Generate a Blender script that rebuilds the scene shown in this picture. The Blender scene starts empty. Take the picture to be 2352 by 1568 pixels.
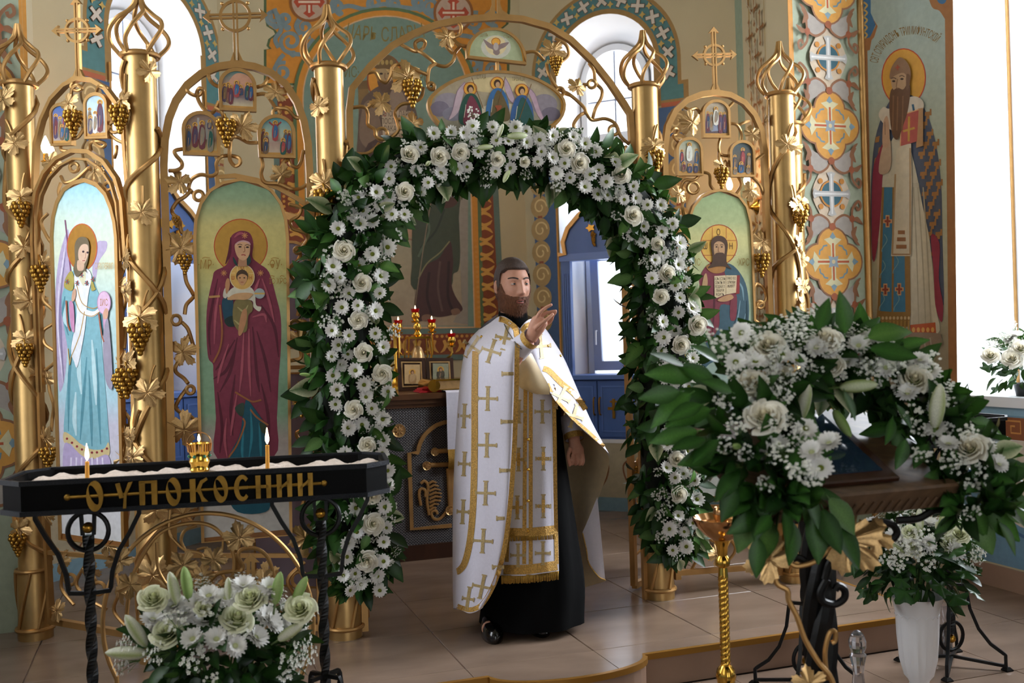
import bpy, bmesh, math, random
from mathutils import Vector, Matrix, Quaternion, noise
from mathutils.geometry import tessellate_polygon
rnd = random.Random(7)
PI = math.pi
scene = bpy.context.scene
C = scene.collection

# ---------------------------------------------------------------- camera
FPX, CAMZ, ROLL = 2287.0, 1.55, 0.03
ca, sa = math.cos(ROLL), math.sin(ROLL)
cam = bpy.data.cameras.new('camera')
cam.sensor_width = 36.0
cam.lens = 36.0 * FPX / 2352.0
cam.clip_start = 0.05
cam.dof.use_dof = True
cam.dof.focus_distance = 4.8
cam.dof.aperture_fstop = 3.2
camo = bpy.data.objects.new('camera', cam)
camo.matrix_world = Matrix(((ca, sa, 0, 0), (0, 0, -1, 0), (-sa, ca, 0, CAMZ), (0, 0, 0, 1)))
C.objects.link(camo)
scene.camera = camo

# ---------------------------------------------------------------- world, daylight, exposure
world = bpy.data.worlds.new('overcast_sky')
scene.world = world
world.use_nodes = True
bg = world.node_tree.nodes['Background']
bg.inputs[0].default_value = (0.94, 0.97, 1.0, 1)
bg.inputs[1].default_value = 1.6
try:
    cy = scene.cycles; cy.max_bounces = 7; cy.diffuse_bounces = 3; cy.glossy_bounces = 3; cy.transmission_bounces = 6; cy.transparent_max_bounces = 12; cy.caustics_reflective = False; cy.caustics_refractive = False
except AttributeError: pass
scene.view_settings.view_transform = 'Standard'
scene.view_settings.look = 'None'
scene.view_settings.gamma = 1.0
scene.view_settings.use_curve_mapping = False
scene.view_settings.exposure = 0.52

# iconostasis frame: u runs along the screen, v back towards the apse
UX, UY = 0.946, 0.3242
OX, OY = -0.015, 5.10
PZ = 0.15            # height of the raised platform
def I(u, v, z=0.0):
    return Vector((OX + UX*u - UY*v, OY + UY*u + UX*v, z))
def ID(u, v, z=0.0):
    return Vector((UX*u - UY*v, UY*u + UX*v, z))
IANG = math.atan2(UY, UX)
CAMP = Vector((0, 0, CAMZ))
def ray(px, py):
    a, b = (px - 1176.0)/FPX, (784.0 - py)/FPX
    return Vector((a*ca + b*sa, 1.0, -a*sa + b*ca))
def W(px, py, d):
    return CAMP + ray(px, py)*d
def hitplane(px, py, p0, n):
    r = ray(px, py)
    return CAMP + r*((p0 - CAMP).dot(n)/r.dot(n))

def arealight(name, loc, target, sx, sy, power, col=(1, 1, 1)):
    L = bpy.data.lights.new(name, 'AREA')
    L.shape = 'RECTANGLE'; L.size = sx; L.size_y = sy; L.energy = power; L.color = col
    o = bpy.data.objects.new(name, L)
    o.location = loc
    o.rotation_euler = (Vector(target) - Vector(loc)).to_track_quat('-Z', 'Y').to_euler()
    C.objects.link(o)
    return o
# daylight that enters through the nave's side windows and the apse windows
arealight('daylight_side_window', I(4.3, -0.6, 3.2), I(0, -0.4, 1.4), 1.5, 3.4, 400, (0.92, 0.96, 1.0))
arealight('daylight_side_window', I(-4.3, -0.6, 3.2), I(0, -0.4, 1.4), 1.5, 3.4, 85, (0.96, 0.98, 1.0))
arealight('daylight_apse_window', I(2.55, 3.3, 3.2), I(0, 1.2, 1.0), 0.8, 1.9, 60, (0.9, 0.95, 1.0))
arealight('daylight_apse_window', I(-2.55, 3.3, 3.2), I(0, 1.2, 1.0), 0.8, 1.9, 60, (0.9, 0.95, 1.0))

# ---------------------------------------------------------------- materials
def lin(c):
    if isinstance(c, str):
        c = c.lstrip('#'); c = [int(c[i:i+2], 16)/255 for i in (0, 2, 4)]
    return tuple((x/12.92 if x <= 0.04045 else ((x + 0.055)/1.055)**2.4) for x in c)
MATS = {}
def mat(name, col, metal=0.0, rough=0.5, nscale=None, namt=0.12, bump=0.0, bscale=None, spec=0.5, emit=None, estr=0.0,
        trans=0.0, coat=0.0, sss=0.0, attr=False, coords='Object', stretch=None, ior=1.45, sheen=0.0):
    m = bpy.data.materials.new(name); m.use_nodes = True
    nt = m.node_tree; p = nt.nodes['Principled BSDF']
    L = lin(col)
    p.inputs['Base Color'].default_value = (*L, 1)
    p.inputs['Metallic'].default_value = metal
    p.inputs['Roughness'].default_value = rough
    p.inputs['IOR'].default_value = ior
    p.inputs['Specular IOR Level'].default_value = spec
    p.inputs['Transmission Weight'].default_value = trans
    p.inputs['Coat Weight'].default_value = coat
    p.inputs['Sheen Weight'].default_value = sheen
    if sss:
        p.inputs['Subsurface Weight'].default_value = sss
        p.inputs['Subsurface Radius'].default_value = (0.012, 0.005, 0.003)
        p.inputs['Subsurface Scale'].default_value = 1.0
    if emit:
        p.inputs['Emission Color'].default_value = (*lin(emit), 1); p.inputs['Emission Strength'].default_value = estr
    tc = nt.nodes.new('ShaderNodeTexCoord')
    vec = tc.outputs[coords]
    if stretch:
        mp = nt.nodes.new('ShaderNodeMapping'); mp.inputs['Scale'].default_value = stretch
        nt.links.new(vec, mp.inputs[0]); vec = mp.outputs[0]
    csock = None
    if attr:
        a = nt.nodes.new('ShaderNodeAttribute'); a.attribute_name = 'col'; csock = a.outputs['Color']
    if nscale:
        n = nt.nodes.new('ShaderNodeTexNoise'); n.inputs['Scale'].default_value = nscale; n.inputs['Detail'].default_value = 4
        nt.links.new(vec, n.inputs['Vector'])
        mr = nt.nodes.new('ShaderNodeMapRange')
        mr.inputs['From Min'].default_value = 0.3; mr.inputs['From Max'].default_value = 0.7
        mr.inputs['To Min'].default_value = 1 - namt; mr.inputs['To Max'].default_value = 1 + namt
        nt.links.new(n.outputs[0], mr.inputs[0])
        mx = nt.nodes.new('ShaderNodeMix'); mx.data_type = 'RGBA'; mx.blend_type = 'MULTIPLY'; mx.inputs[0].default_value = 1
        if csock: nt.links.new(csock, mx.inputs[6])
        else: mx.inputs[6].default_value = (*L, 1)
        nt.links.new(mr.outputs[0], mx.inputs[7]); csock = mx.outputs[2]
    if csock: nt.links.new(csock, p.inputs['Base Color'])
    if bump:
        n2 = nt.nodes.new('ShaderNodeTexNoise'); n2.inputs['Scale'].default_value = bscale or 60; n2.inputs['Detail'].default_value = 3
        nt.links.new(vec, n2.inputs['Vector'])
        b = nt.nodes.new('ShaderNodeBump'); b.inputs['Strength'].default_value = bump; b.inputs['Distance'].default_value = 0.01
        nt.links.new(n2.outputs[0], b.inputs['Height']); nt.links.new(b.outputs[0], p.inputs['Normal'])
    MATS[name] = m
    return m
def translucent(name, col, tcol, amt, rough=0.4, nscale=None, namt=0.2):
    m = mat(name, col, rough=rough, nscale=nscale, namt=namt); nt = m.node_tree
    p = nt.nodes['Principled BSDF']; out = nt.nodes['Material Output']
    t = nt.nodes.new('ShaderNodeBsdfTranslucent'); t.inputs[0].default_value = (*lin(tcol), 1)
    mx = nt.nodes.new('ShaderNodeMixShader'); mx.inputs[0].default_value = amt
    nt.links.new(p.outputs[0], mx.inputs[1]); nt.links.new(t.outputs[0], mx.inputs[2]); nt.links.new(mx.outputs[0], out.inputs[0])
    return m
def paneglass(name, tint, clear, frost=0.0):
    m = bpy.data.materials.new(name); m.use_nodes = True; nt = m.node_tree
    nt.nodes.remove(nt.nodes['Principled BSDF']); out = nt.nodes['Material Output']
    t = nt.nodes.new('ShaderNodeBsdfTransparent'); t.inputs[0].default_value = (*tint, 1)
    g = nt.nodes.new('ShaderNodeBsdfGlossy'); g.inputs['Roughness'].default_value = 0.05
    mx = nt.nodes.new('ShaderNodeMixShader'); mx.inputs[0].default_value = 1 - clear
    nt.links.new(t.outputs[0], mx.inputs[1]); nt.links.new(g.outputs[0], mx.inputs[2])
    last = mx
    if frost:
        d = nt.nodes.new('ShaderNodeBsdfTranslucent'); d.inputs[0].default_value = (0.95, 0.97, 1, 1)
        m2 = nt.nodes.new('ShaderNodeMixShader'); m2.inputs[0].default_value = frost
        nt.links.new(mx.outputs[0], m2.inputs[1]); nt.links.new(d.outputs[0], m2.inputs[2]); last = m2
    nt.links.new(last.outputs[0], out.inputs[0]); MATS[name] = m
    return m
mat('gold', '#c4a068', metal=0.82, rough=0.37, nscale=9, namt=0.10, bump=0.03, bscale=45)
mat('gold_bar', '#b98f58', metal=0.7, rough=0.4, nscale=14, namt=0.10)
mat('gold_leaf', '#cda873', metal=0.8, rough=0.34, nscale=30, namt=0.14, bump=0.12, bscale=90)
mat('gold_dark', '#b08438', metal=0.9, rough=0.34, nscale=40, namt=0.15)
mat('brass', '#f0be55', metal=1.0, rough=0.13, nscale=20, namt=0.05)
mat('copper_gold', '#dcab78', metal=1.0, rough=0.14)
mat('black_iron', '#090a0c', metal=0.2, rough=0.4, nscale=25, namt=0.2, bump=0.12, bscale=40)
mat('plaster', '#beb191', rough=0.85, nscale=3, namt=0.05, bump=0.05, bscale=30)
mat('white_plaster', '#f1f0ee', rough=0.8, nscale=3, namt=0.02)
mat('ceiling_plaster', '#9b957c', rough=0.9, nscale=2, namt=0.05)
mat('paint', '#808080', rough=0.6, attr=True, nscale=26, namt=0.07)
mat('icon_paint', '#808080', rough=0.5, attr=True, nscale=40, namt=0.08, spec=.3)
mat('tile', '#846f60', rough=0.22, nscale=2.2, namt=0.16, bump=0.01, bscale=8, stretch=(1, 2.6, 1), spec=0.5)
mat('tile_riser', '#9b7d6a', rough=0.3, nscale=3, namt=0.12)
mat('grout', '#6d5c50', rough=0.9)
mat('step_trim', '#a5752f', metal=0.5, rough=0.4)
mat('white_frame', '#eceef2', rough=0.4)
mat('grey_frame', '#9aa3bb', rough=0.4)
mat('blue_wood', '#4f6fb0', rough=0.4, nscale=12, namt=0.06, stretch=(1, 1, 0.2))
mat('blue_trim', '#6484c8', rough=0.35)
paneglass('clear_pane', (0.97, 0.98, 1.0), 0.94)
paneglass('frosted_pane', (0.95, 0.97, 1.0), 0.92, 0.45)

# ---------------------------------------------------------------- mesh helpers
def catmull(pts, sub=6, closed=False):
    P = [Vector(p) for p in pts]; n = len(P); out = []
    if n < 3: return P
    rng = n if closed else n - 1
    for i in range(rng):
        if closed: a, b, c, d = P[(i-1) % n], P[i], P[(i+1) % n], P[(i+2) % n]
        else:
            b, c = P[i], P[i+1]
            a = P[i-1] if i else b*2 - c
            d = P[i+2] if i + 2 < n else c*2 - b
        for k in range(sub):
            t = k/sub
            out.append(0.5*((2*b) + (c - a)*t + (2*a - 5*b + 4*c - d)*t*t + (3*b - a - 3*c + d)*t*t*t))
    if not closed: out.append(P[-1])
    return out
class MB:
    def __init__(s): s.v = []; s.f = []; s.c = []; s.m = []; s.cur = (1, 1, 1); s.mi = 0
    def add(s, V, F):
        b = len(s.v); s.v += [Vector(p) for p in V]; s.c += [s.cur]*len(V)
        for f in F: s.f.append([b + i for i in f]); s.m.append(s.mi)
        return b
    def tube(s, path, r, n=8, closed=False, caps=True, flat=None, twist=0.0, up=None):
        P = [Vector(p) for p in path]; m = len(P)
        R = r if isinstance(r, (list, tuple)) else [r]*m
        V = []; prev = None; T0 = None
        for i in range(m):
            t = (P[(i+1) % m] - P[(i-1) % m]) if closed else (P[min(i+1, m-1)] - P[max(i-1, 0)])
            if t.length < 1e-9: t = Vector((0, 0, 1))
            t.normalize()
            if prev is None:
                a = Vector(up) if up else (Vector((0, 0, 1)) if abs(t.z) < 0.9 else Vector((1, 0, 0)))
                nx = (a - t*a.dot(t)).normalized()
            else:
                nx = (prev - t*prev.dot(t))
                nx = nx.normalized() if nx.length > 1e-6 else prev
            prev = nx; ny = t.cross(nx)
            for k in range(n):
                an = 2*PI*k/n + twist*i
                fx, fy = flat if flat else (1, 1)
                V.append(P[i] + nx*(R[i]*fx*math.cos(an)) + ny*(R[i]*fy*math.sin(an)))
        F = []
        for i in range(m if closed else m - 1):
            j = (i+1) % m
            for k in range(n):
                F.append([i*n + k, i*n + (k+1) % n, j*n + (k+1) % n, j*n + k])
        if caps and not closed:
            F.append(list(range(n))[::-1]); F.append([(m-1)*n + k for k in range(n)])
        return s.add(V, F)
    def bar(s, path, w, h, up=(0, 0, 1), closed=False):   # rectangular section swept along a path
        P = [Vector(p) for p in path]; m = len(P); V = []
        up = Vector(up)
        for i in range(m):
            t = (P[(i+1) % m] - P[(i-1) % m]) if closed else (P[min(i+1, m-1)] - P[max(i-1, 0)])
            t.normalize(); sx = t.cross(up)
            sx = sx.normalized() if sx.length > 1e-6 else Vector((1, 0, 0))
            for a, b in ((-1, -1), (1, -1), (1, 1), (-1, 1)):
                V.append(P[i] + sx*(a*w/2) + up*(b*h/2))
        F = []
        for i in range(m if closed else m - 1):
            j = (i+1) % m
            for k in range(4): F.append([i*4 + k, i*4 + (k+1) % 4, j*4 + (k+1) % 4, j*4 + k])
        if not closed: F += [[3, 2, 1, 0], [(m-1)*4 + k for k in range(4)]]
        return s.add(V, F)
    def lathe(s, prof, n=24, M=None, a0=0, a1=2*PI, caps=True):
        M = M or Matrix.Identity(4); V = []; full = abs(a1 - a0 - 2*PI) < 1e-6
        nn = n if full else n + 1
        for r, z in prof:
            for k in range(nn):
                a = a0 + (a1 - a0)*k/n
                V.append(M @ Vector((r*math.cos(a), r*math.sin(a), z)))
        F = []
        for i in range(len(prof) - 1):
            for k in range(n):
                k2 = (k+1) % nn
                F.append([i*nn + k, i*nn + k2, (i+1)*nn + k2, (i+1)*nn + k])
        if caps and full:
            F.append([k for k in range(nn)][::-1]); F.append([(len(prof)-1)*nn + k for k in range(nn)])
        return s.add(V, F)
    def box(s, lo, hi, M=None, bev=0.0):
        M = M or Matrix.Identity(4)
        x0, y0, z0 = lo; x1, y1, z1 = hi
        if bev <= 0:
            V = [(x0,y0,z0),(x1,y0,z0),(x1,y1,z0),(x0,y1,z0),(x0,y0,z1),(x1,y0,z1),(x1,y1,z1),(x0,y1,z1)]
            F = [[3,2,1,0],[4,5,6,7],[0,1,5,4],[1,2,6,5],[2,3,7,6],[3,0,4,7]]
            return s.add([M @ Vector(p) for p in V], F)
        b = bev
        ring = lambda x0, y0, x1, y1, z: [(x0,y0,z),(x1,y0,z),(x1,y1,z),(x0,y1,z)]
        V = ring(x0+b,y0+b,x1-b,y1-b,z0) + ring(x0,y0,x1,y1,z0+b) + ring(x0,y0,x1,y1,z1-b) + ring(x0+b,y0+b,x1-b,y1-b,z1)
        F = [[3,2,1,0],[12,13,14,15]]
        for i in range(3):
            for k in range(4): F.append([i*4+k, i*4+(k+1)%4, (i+1)*4+(k+1)%4, (i+1)*4+k])
        return s.add([M @ Vector(p) for p in V], F)
    def prism(s, pts, off):      # closed planar polygon (3D points) extruded by vector off
        P = [Vector(p) for p in pts]; n = len(P); off = Vector(off)
        tri = tessellate_polygon([P])
        V = P + [p + off for p in P]
        F = [list(t) for t in tri] + [[n + i for i in t][::-1] for t in tri]
        F += [[i, (i+1) % n, n + (i+1) % n, n + i] for i in range(n)]
        return s.add(V, F)
    def ball(s, c, r, n=10, sq=(1, 1, 1), M=None):
        prof = [(r*math.sin(PI*i/(n//2 + 2)) + 1e-5, -r*math.cos(PI*i/(n//2 + 2))) for i in range(n//2 + 3)]
        T = Matrix.Translation(Vector(c)) @ (M or Matrix.Identity(4)) @ Matrix.Diagonal((sq[0], sq[1], sq[2], 1))
        return s.lathe(prof, n, T)
    def mesh(s, name, mats, smooth=True, colors=False, M=None):
        me = bpy.data.meshes.new(name)
        V = [M @ v for v in s.v] if M else s.v
        me.from_pydata([tuple(v) for v in V], [], s.f)
        if isinstance(mats, str): mats = [mats]
        for m in mats: me.materials.append(MATS[m])
        if len(mats) > 1: me.polygons.foreach_set('material_index', s.m)
        if smooth is True: me.polygons.foreach_set('use_smooth', [True]*len(me.polygons))
        if colors:
            a = me.color_attributes.new('col', 'FLOAT_COLOR', 'POINT')
            buf = []
            for c in s.c: buf += [c[0], c[1], c[2], 1.0]
            a.data.foreach_set('color', buf)
        if smooth == 'auto':
            me.polygons.foreach_set('use_smooth', [True]*len(me.polygons))
            me.set_sharp_from_angle(angle=math.radians(38))
        me.update()
        return me
PM = {}                       # world matrix of every Empty / parent built here
def thing(name, label, cat, loc=(0, 0, 0), rotz=0.0, group=None, kind=None):
    o = bpy.data.objects.new(name, None); C.objects.link(o)
    M = Matrix.Translation(Vector(loc)) @ Matrix.Rotation(rotz, 4, 'Z')
    o.matrix_world = M; PM[o.name] = M
    o.empty_display_size = 0.05
    return tag(o, label, cat, group, kind)
def tag(o, label=None, cat=None, group=None, kind=None):
    if label: o['label'] = label
    if cat: o['category'] = cat
    if group: o['group'] = group
    if kind: o['kind'] = kind
    return o
def put(name, me, parent=None, Mw=None, label=None, kind=None):
    o = bpy.data.objects.new(name, me); C.objects.link(o)
    Mw = Mw or Matrix.Identity(4)
    PM[o.name] = Mw
    if parent is not None:
        o.parent = parent
        o.matrix_local = PM[parent.name].inverted() @ Mw
    else: o.matrix_world = Mw
    if label: o['label'] = label
    if kind: o['kind'] = kind
    return o
def part(name, mb, mats, parent=None, smooth='auto', colors=False, label=None, kind=None):
    """mb holds world coordinates; the object's origin is its parent's."""
    Mw = PM[parent.name] if parent is not None else Matrix.Identity(4)
    me = mb.mesh(name, mats, smooth, colors, Mw.inverted())
    return put(name, me, parent, Mw, label, kind)
def single(name, mb, mats, label, cat, loc=None, group=None, smooth='auto', colors=False, kind=None):
    M = Matrix.Translation(Vector(loc)) if loc is not None else Matrix.Identity(4)
    o = put(name, mb.mesh(name, mats, smooth, colors, M.inverted()), None, M)
    return tag(o, label, cat, group, kind)
def struct(name, mb, mats, smooth='auto', colors=False):
    return tag(part(name, mb, mats, None, smooth, colors), kind='structure')
def copy_tree(o, parent=None, Mw=None, label=None):
    c = o.copy(); C.objects.link(c)
    if parent is not None: c.parent = parent; c.matrix_local = o.matrix_local
    if Mw is not None: c.matrix_world = Mw
    PM[c.name] = Mw if Mw is not None else PM[parent.name] @ c.matrix_local
    for ch in [x for x in bpy.data.objects if x.parent is o]: copy_tree(ch, c)
    if label: c['label'] = label
    return c

# ---------------------------------------------------------------- painting: flat colour shapes laid on a surface
class Paint:
    """Collects coloured shapes given in photograph pixels, mapped on a plane (p0, n): a painter's layers on one panel."""
    def __init__(s, p0, n, step=0.00013, to=None):
        s.p0, s.n = Vector(p0), Vector(n).normalized(); s.k = 1; s.step = step; s.mb = MB(); s.to = to
        if s.n.dot(CAMP - s.p0) < 0: s.n = -s.n
    def at(s, x, y):
        p = s.to(x, y) if s.to else hitplane(x, y, s.p0, s.n)
        return p + s.n*(s.k*s.step)
    def poly(s, col, pts, smooth=4, grad=None):
        if len(pts) > 2 and smooth: pts = [(p.x, p.y) for p in catmull([(x, y, 0) for x, y in pts], smooth, True)]
        tri = tessellate_polygon([[Vector((x, y, 0)) for x, y in pts]])
        V = [s.at(x, y) for x, y in pts]
        b = len(s.mb.v); s.mb.cur = lin(col); s.mb.add(V, [list(t) for t in tri])
        if grad:
            c0, c1 = lin(col), lin(grad); ys = [p[1] for p in pts]; lo, hi = min(ys), max(ys)
            for i, (x, y) in enumerate(pts):
                t = (y - lo)/max(hi - lo, 1e-6); s.mb.c[b + i] = tuple(a + (d - a)*t for a, d in zip(c0, c1))
        s.k += 1; return s
    def bands(s, stops, x0, x1, y0, y1, clip=None, n=24):
        """vertical colour gradient over a rectangle, or over the span clip(y) -> (xa, xb)."""
        V = []; cols = []
        for i in range(n + 1):
            t = i/n; y = y0 + (y1 - y0)*t
            xa, xb = clip(y) if clip else (x0, x1)
            for j in range(len(stops) - 1):
                if t <= stops[j+1][0] or j == len(stops) - 2:
                    f = (t - stops[j][0])/max(stops[j+1][0] - stops[j][0], 1e-6); f = min(max(f, 0), 1)
                    a, d = lin(stops[j][1]), lin(stops[j+1][1]); cc = tuple(p + (q - p)*f for p, q in zip(a, d)); break
            for x in (xa, xb): V.append(s.at(x, y)); cols.append(cc)
        b = s.mb.add(V, [[2*i, 2*i+1, 2*i+3, 2*i+2] for i in range(n)])
        for i, cc in enumerate(cols): s.mb.c[b + i] = cc
        s.k += 1; return s
    def stroke(s, col, w, pts, sub=5, taper=False, closed=False):
        P = catmull([(x, y, 0) for x, y in pts], sub, closed) if sub > 1 else [Vector((x, y, 0)) for x, y in pts]
        m = len(P); V = []
        for i in range(m):
            t = (P[(i+1) % m] - P[(i-1) % m]) if closed else (P[min(i+1, m-1)] - P[max(i-1, 0)])
            if t.length < 1e-9: t = Vector((1, 0, 0))
            t.normalize(); nrm = Vector((-t.y, t.x, 0)); ww = w/2
            if taper: f = i/max(m - 1, 1); ww *= 0.25 + 0.75*math.sin(PI*min(max(f, 0.02), 0.98))
            for q in (P[i] + nrm*ww, P[i] - nrm*ww): V.append(s.at(q.x, q.y))
        s.mb.cur = lin(col)
        F = [[2*i, 2*i+1, 2*i+3, 2*i+2] for i in range(m - 1)]
        if closed: F.append([2*m-2, 2*m-1, 1, 0])
        s.mb.add(V, F); s.k += 1; return s
    def disc(s, col, x, y, rx, ry=None, n=28, rim=None, rw=3):
        ry = ry or rx
        pts = [(x + rx*math.cos(2*PI*i/n), y + ry*math.sin(2*PI*i/n)) for i in range(n)]
        s.poly(col, pts, 0)
        if rim: s.stroke(rim, rw, pts, 1, closed=True)
        return s
    def text(s, col, body, x, y, h, sx=1.0, rot=0.0, arc=None, bold=0.0, align='CENTER'):
        V, F = textmesh(body, align, bold)
        cr, sr = math.cos(rot), math.sin(rot); out = []
        for a, b in V:
            X, Y = a*h*sx, -b*h
            if arc: th = X/arc; X, Y = (arc - Y)*math.sin(th), arc - (arc - Y)*math.cos(th)
            out.append(s.at(x + X*cr - Y*sr, y + X*sr + Y*cr))
        s.mb.cur = lin(col); s.mb.add(out, F); s.k += 1; return s
    def done(s, parent, name='painting', material='icon_paint'):
        return part(name, s.mb, material, parent, smooth=False, colors=True)
_tc = {}
def textmesh(body, align='CENTER', bold=0.0):
    key = (body, align, bold)
    if key not in _tc:
        cu = bpy.data.curves.new('lettering', 'FONT'); cu.body = body; cu.align_x = align; cu.size = 1.35; cu.offset = bold
        cu.resolution_u = 2
        ob = bpy.data.objects.new('lettering', cu); C.objects.link(ob)
        dg = bpy.context.evaluated_depsgraph_get(); dg.update()
        me = bpy.data.meshes.new_from_object(ob.evaluated_get(dg))
        _tc[key] = ([(v.co.x, v.co.y) for v in me.vertices], [list(p.vertices) for p in me.polygons])
        bpy.data.objects.remove(ob); bpy.data.curves.remove(cu); bpy.data.meshes.remove(me)
    return _tc[key]
# ================================================================ the room
ZC = 6.0
BV, BW, SL = 3.09, 1.23, 1.82
D45 = 0.70711
def quadwall(name, a, b, z0, z1, m='plaster', th=0.25):
    """vertical wall slab from plan point a to b (u, v); thickness goes away from the room's centre."""
    a3, b3 = I(*a, z0), I(*b, z0); d = (b3 - a3).normalized(); n = Vector((d.y, -d.x, 0))
    if n.dot(I(0, 0.4, z0) - a3) > 0: n = -n
    mb = MB(); mb.prism([a3, b3, b3 + Vector((0, 0, z1 - z0)), a3 + Vector((0, 0, z1 - z0))], n*th)
    return struct(name, mb, m, smooth=False), a3, -n

back, bp0, bn = quadwall('wall_back', (-BW, BV), (BW, BV), 0, ZC)

def archpts(s0, s1, z0, zs, n=20):
    c, r = (s0 + s1)/2, (s1 - s0)/2
    return [(s0, z0)] + [(c - r*math.cos(PI*i/n), zs + r*math.sin(PI*i/n)) for i in range(n + 1)] + [(s1, z0)]
def windowwall(name, P, outer, inner, L0, L, zlo, zs_o, zs_i, zin):
    """P(s, z, w): wall coordinates to world, w = depth into the wall. Front face with an arched opening and a splayed reveal."""
    mb = MB()
    o = archpts(outer[0], outer[1], zlo, zs_o); q = archpts(inner[0], inner[1], zin, zs_i)
    s0, s1 = outer
    for (a, b, c, d) in ((L0, 0, s0, ZC), (s1, 0, L, ZC), (s0, 0, s1, zlo)):
        mb.add([P(a, b, 0), P(c, b, 0), P(c, d, 0), P(a, d, 0)], [[0, 1, 2, 3]])
    n = len(o)
    V = [P(s, z, 0) for s, z in o] + [P(s, ZC, 0) for s, z in o]
    mb.add(V, [[i, i + 1, n + i + 1, n + i] for i in range(1, n - 2)])
    w = struct(name, mb, 'plaster', smooth=False)
    rv = MB(); V = [P(s, z, 0) for s, z in o] + [P(s, z, 0.42) for s, z in q]
    rv.add(V, [[i, i + 1, n + i + 1, n + i] for i in range(n - 1)] + [[0, n - 1, 2*n - 1, n]])
    part('reveal', rv, 'white_plaster', w, smooth='auto')
    return w
def arch_frame(mb, P, s0, s1, z0, zs, w, wd0, wd1, close=True):
    o = archpts(s0, s1, z0, zs); q = archpts(s0 + w, s1 - w, z0 + w, zs); n = len(o)
    V = [P(s, z, wd0) for s, z in o] + [P(s, z, wd0) for s, z in q] + [P(s, z, wd1) for s, z in o] + [P(s, z, wd1) for s, z in q]
    F = []
    for i in range(n):
        j = (i + 1) % n
        F += [[i, j, n + j, n + i], [2*n + i, 3*n + i, 3*n + j, 2*n + j], [n + i, n + j, 3*n + j, 3*n + i], [i, 2*n + i, 2*n + j, j]]
    mb.add(V, F)

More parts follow.
